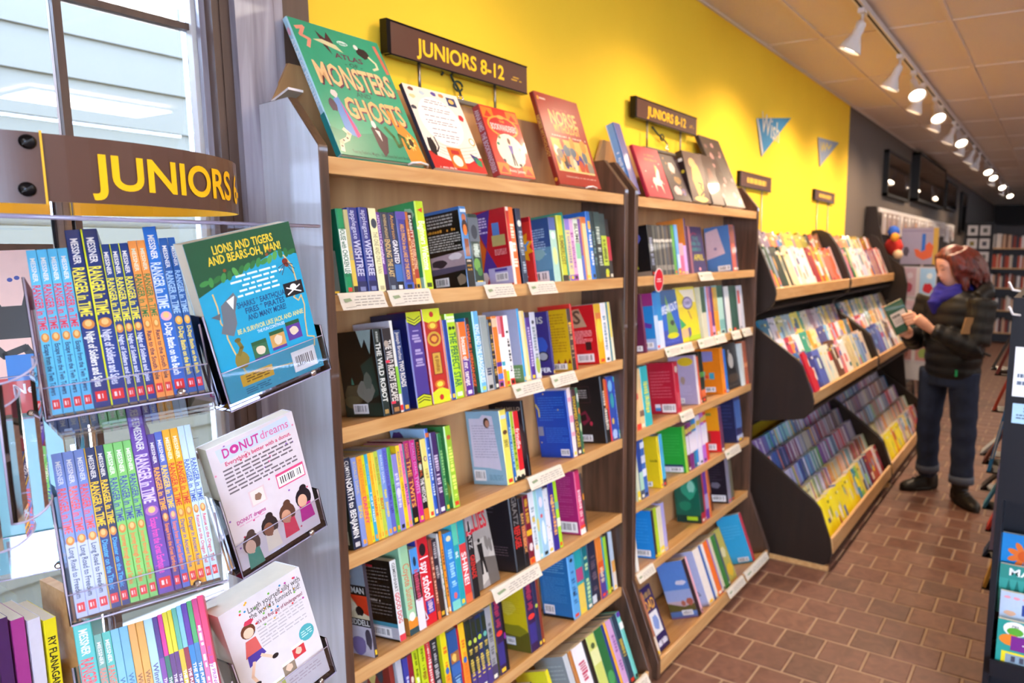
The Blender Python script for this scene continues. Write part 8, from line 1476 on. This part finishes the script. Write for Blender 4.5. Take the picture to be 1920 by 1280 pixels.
# scarf
mb = MB(); rs = random.Random(4)
for j, (z, rx, ry, r) in enumerate(((1.36, 0.105, 0.115, 0.034), (1.395, 0.092, 0.10, 0.032), (1.425, 0.08, 0.088, 0.024))):
    pts = [ring(W(-0.012, 0.005, z), rx, ry, 20, HF, HL)[k % 20] + Zv * (0.012 * math.sin(k * 0.9 + j) - 0.02 * max(0, math.sin(6.2832 * k / 20))) for k in range(21)]
    mb.tube(pts, r, 10, caps=False)
mb.tube([W(0.09, 0.03, 1.37), W(0.12, 0.04, 1.31), W(0.115, 0.045, 1.24)], [0.045, 0.052, 0.02], 12)
sc = mb.obj('scarf', scarf_m, person); remesh(sc, 0.008, 2, 0.4)
# jeans
mb = MB()
mb.loft([ring(W(-0.02, 0.02, z), a, b, 22) for z, a, b in ((0.77, 0.165, 0.13), (0.84, 0.17, 0.135), (0.93, 0.155, 0.125), (0.95, 0.15, 0.12))])
for h, k, n in ((HIPL, KNL, ANL), (HIPR, KNR, ANR)):
    P = []; Rr = []
    for j in range(25):
        f = j / 24.0; p = h.lerp(k, f * 2) if f < 0.5 else k.lerp(n, f * 2 - 1); P.append(p + Zv * (0.03 if j == 24 else 0)); base = 0.102 + (0.078 - 0.102) * min(1, f * 2) if f < 0.5 else 0.078 + (0.070 - 0.078) * (f * 2 - 1)
        Rr.append(base + 0.004 * math.sin(f * 37 + h.x * 9) * (1 if f > 0.35 else 0.4))
    mb.tube(P, Rr, 18)
jn = mb.obj('jeans', denim, person); remesh(jn, 0.0085, 2, 0.4)
for n, k in ((ANL, KNL), (ANR, KNR)):
    d = (k - n).normalized(); c = n + d * 0.035; mb = MB(); mb.lathe([(0.066, 0.0), (0.079, 0.0), (0.079, 0.05), (0.066, 0.05), (0.066, 0.0)], 22, c, d, caps=False); mb.obj('jeans_cuff', denim2, jn)
# boots
def boot(an, fdir):
    fdir = fdir.normalized(); ld = Zv.cross(fdir); b = Vector((an.x, an.y, 0)); mb = MB()
    rows = [(-0.075, 0.028, 0.10), (-0.065, 0.038, 0.12), (-0.02, 0.043, 0.12), (0.03, 0.042, 0.105), (0.08, 0.047, 0.082), (0.13, 0.05, 0.068), (0.165, 0.044, 0.058), (0.19, 0.028, 0.045), (0.198, 0.01, 0.03)]
    mb.loft([[b + fdir * f + ld * (w * math.cos(q)) + Zv * (0.022 + (hh - 0.022) * max(0, math.sin(q)) ** 0.7 if math.sin(q) > 0 else 0.022 - 0.016 * (-math.sin(q)) ** 0.3) for q in [6.2832 * k / 18 for k in range(18)]] for f, w, hh in rows])
    mb.tube([b + Zv * 0.05 - fdir * 0.01, an + Zv * 0.02, an + Zv * 0.07], [0.048, 0.05, 0.052], 14)
    o = mb.obj('boot', boot_m, person); remesh(o, 0.006, 3)
    mb = MB(); mb.loft([[b + fdir * f + ld * (w * 1.06 * math.cos(q)) + Zv * (0.016 if up else 0.0) for f, w, q in []] for up in ()] or [[b + fdir * (0.06 + 0.142 * math.cos(q)) + ld * ((0.05 + 0.004 * math.cos(q)) * math.sin(q)) + Zv * z for q in [6.2832 * k / 24 for k in range(24)]] for z in (0.0, 0.02)]); mb.obj('boot_sole', 'black', o)
    for k in range(4): c = b + fdir * (0.035 + 0.022 * k) + Zv * (0.112 - 0.011 * k); mb = MB(); mb.tube([c - ld * 0.022, c + Zv * 0.004, c + ld * 0.022], 0.003, 6); mb.obj('boot_lace', denim2, o)
boot(ANL, B_ * 0.95 - A_ * 0.12); boot(ANR, A_ * 0.95 + B_ * 0.18)
# patch, cuff tab, hem logo, strap
def patch(c, r, u, w, h, col, nm):
    n = r.cross(u).normalized(); mb = MB()
    for s in (0.0,): mb.loft([[c + r * (sx * w / 2) + u * (sy * h / 2) + n * t for sx, sy in ((-1, -1), (1, -1), (1, 1), (-1, 1))] for t in (-0.004, 0.004)], smooth=False)
    mb.obj(nm, col, jk)
patch(W(-0.005, 0.262, 1.185), -A_, (Zv * 0.97 - A_ * 0.2).normalized(), 0.06, 0.105, plain('tan_patch', 'a8835a', 0.7), 'tan_patch')
patch(W(0.155, 0.222, 1.14), -A_, Zv, 0.03, 0.022, plain('cuff_tab', '8fa4c8', 0.5), 'cuff_tab')
patch(W(0.025, 0.212, 0.875), -A_, Zv, 0.014, 0.04, plain('green_logo', '12a860', 0.5), 'hem_logo')
mb = MB(); mb.tube([W(-0.17, 0.10, 1.0), W(-0.21, 0.09, 0.985), W(-0.245, 0.085, 0.972)], 0.009, 8); mb.obj('strap', jacket_m, jk)
# the green book she holds
m = fmat(PB + bp(0.066, -0.1, 0.009), BN * -1, -BR, BU)
def d_green(L): L.rect(0, 0, 1, 1, '124a2c'); L.rect(0.12, 0.25, 0.9, 0.68, 'c8c0c0'); L.blurb(0.18, 0.5, 0.6, 0.62, 1, '3a3a3a', 7, 0.8); L.blurb(0.18, 0.3, 0.85, 0.48, 4, '7a7476', 3, 0.5); L.rect(0.08, 0.78, 0.92, 0.9, '3a5a34')
book(m, 0.018, 0.135, 0.2, '0f4026', '124a2c', '124a2c', False, lambda S, L, R: d_green(L), 'open green book with a white panel in the woman\'s hands', 'book')
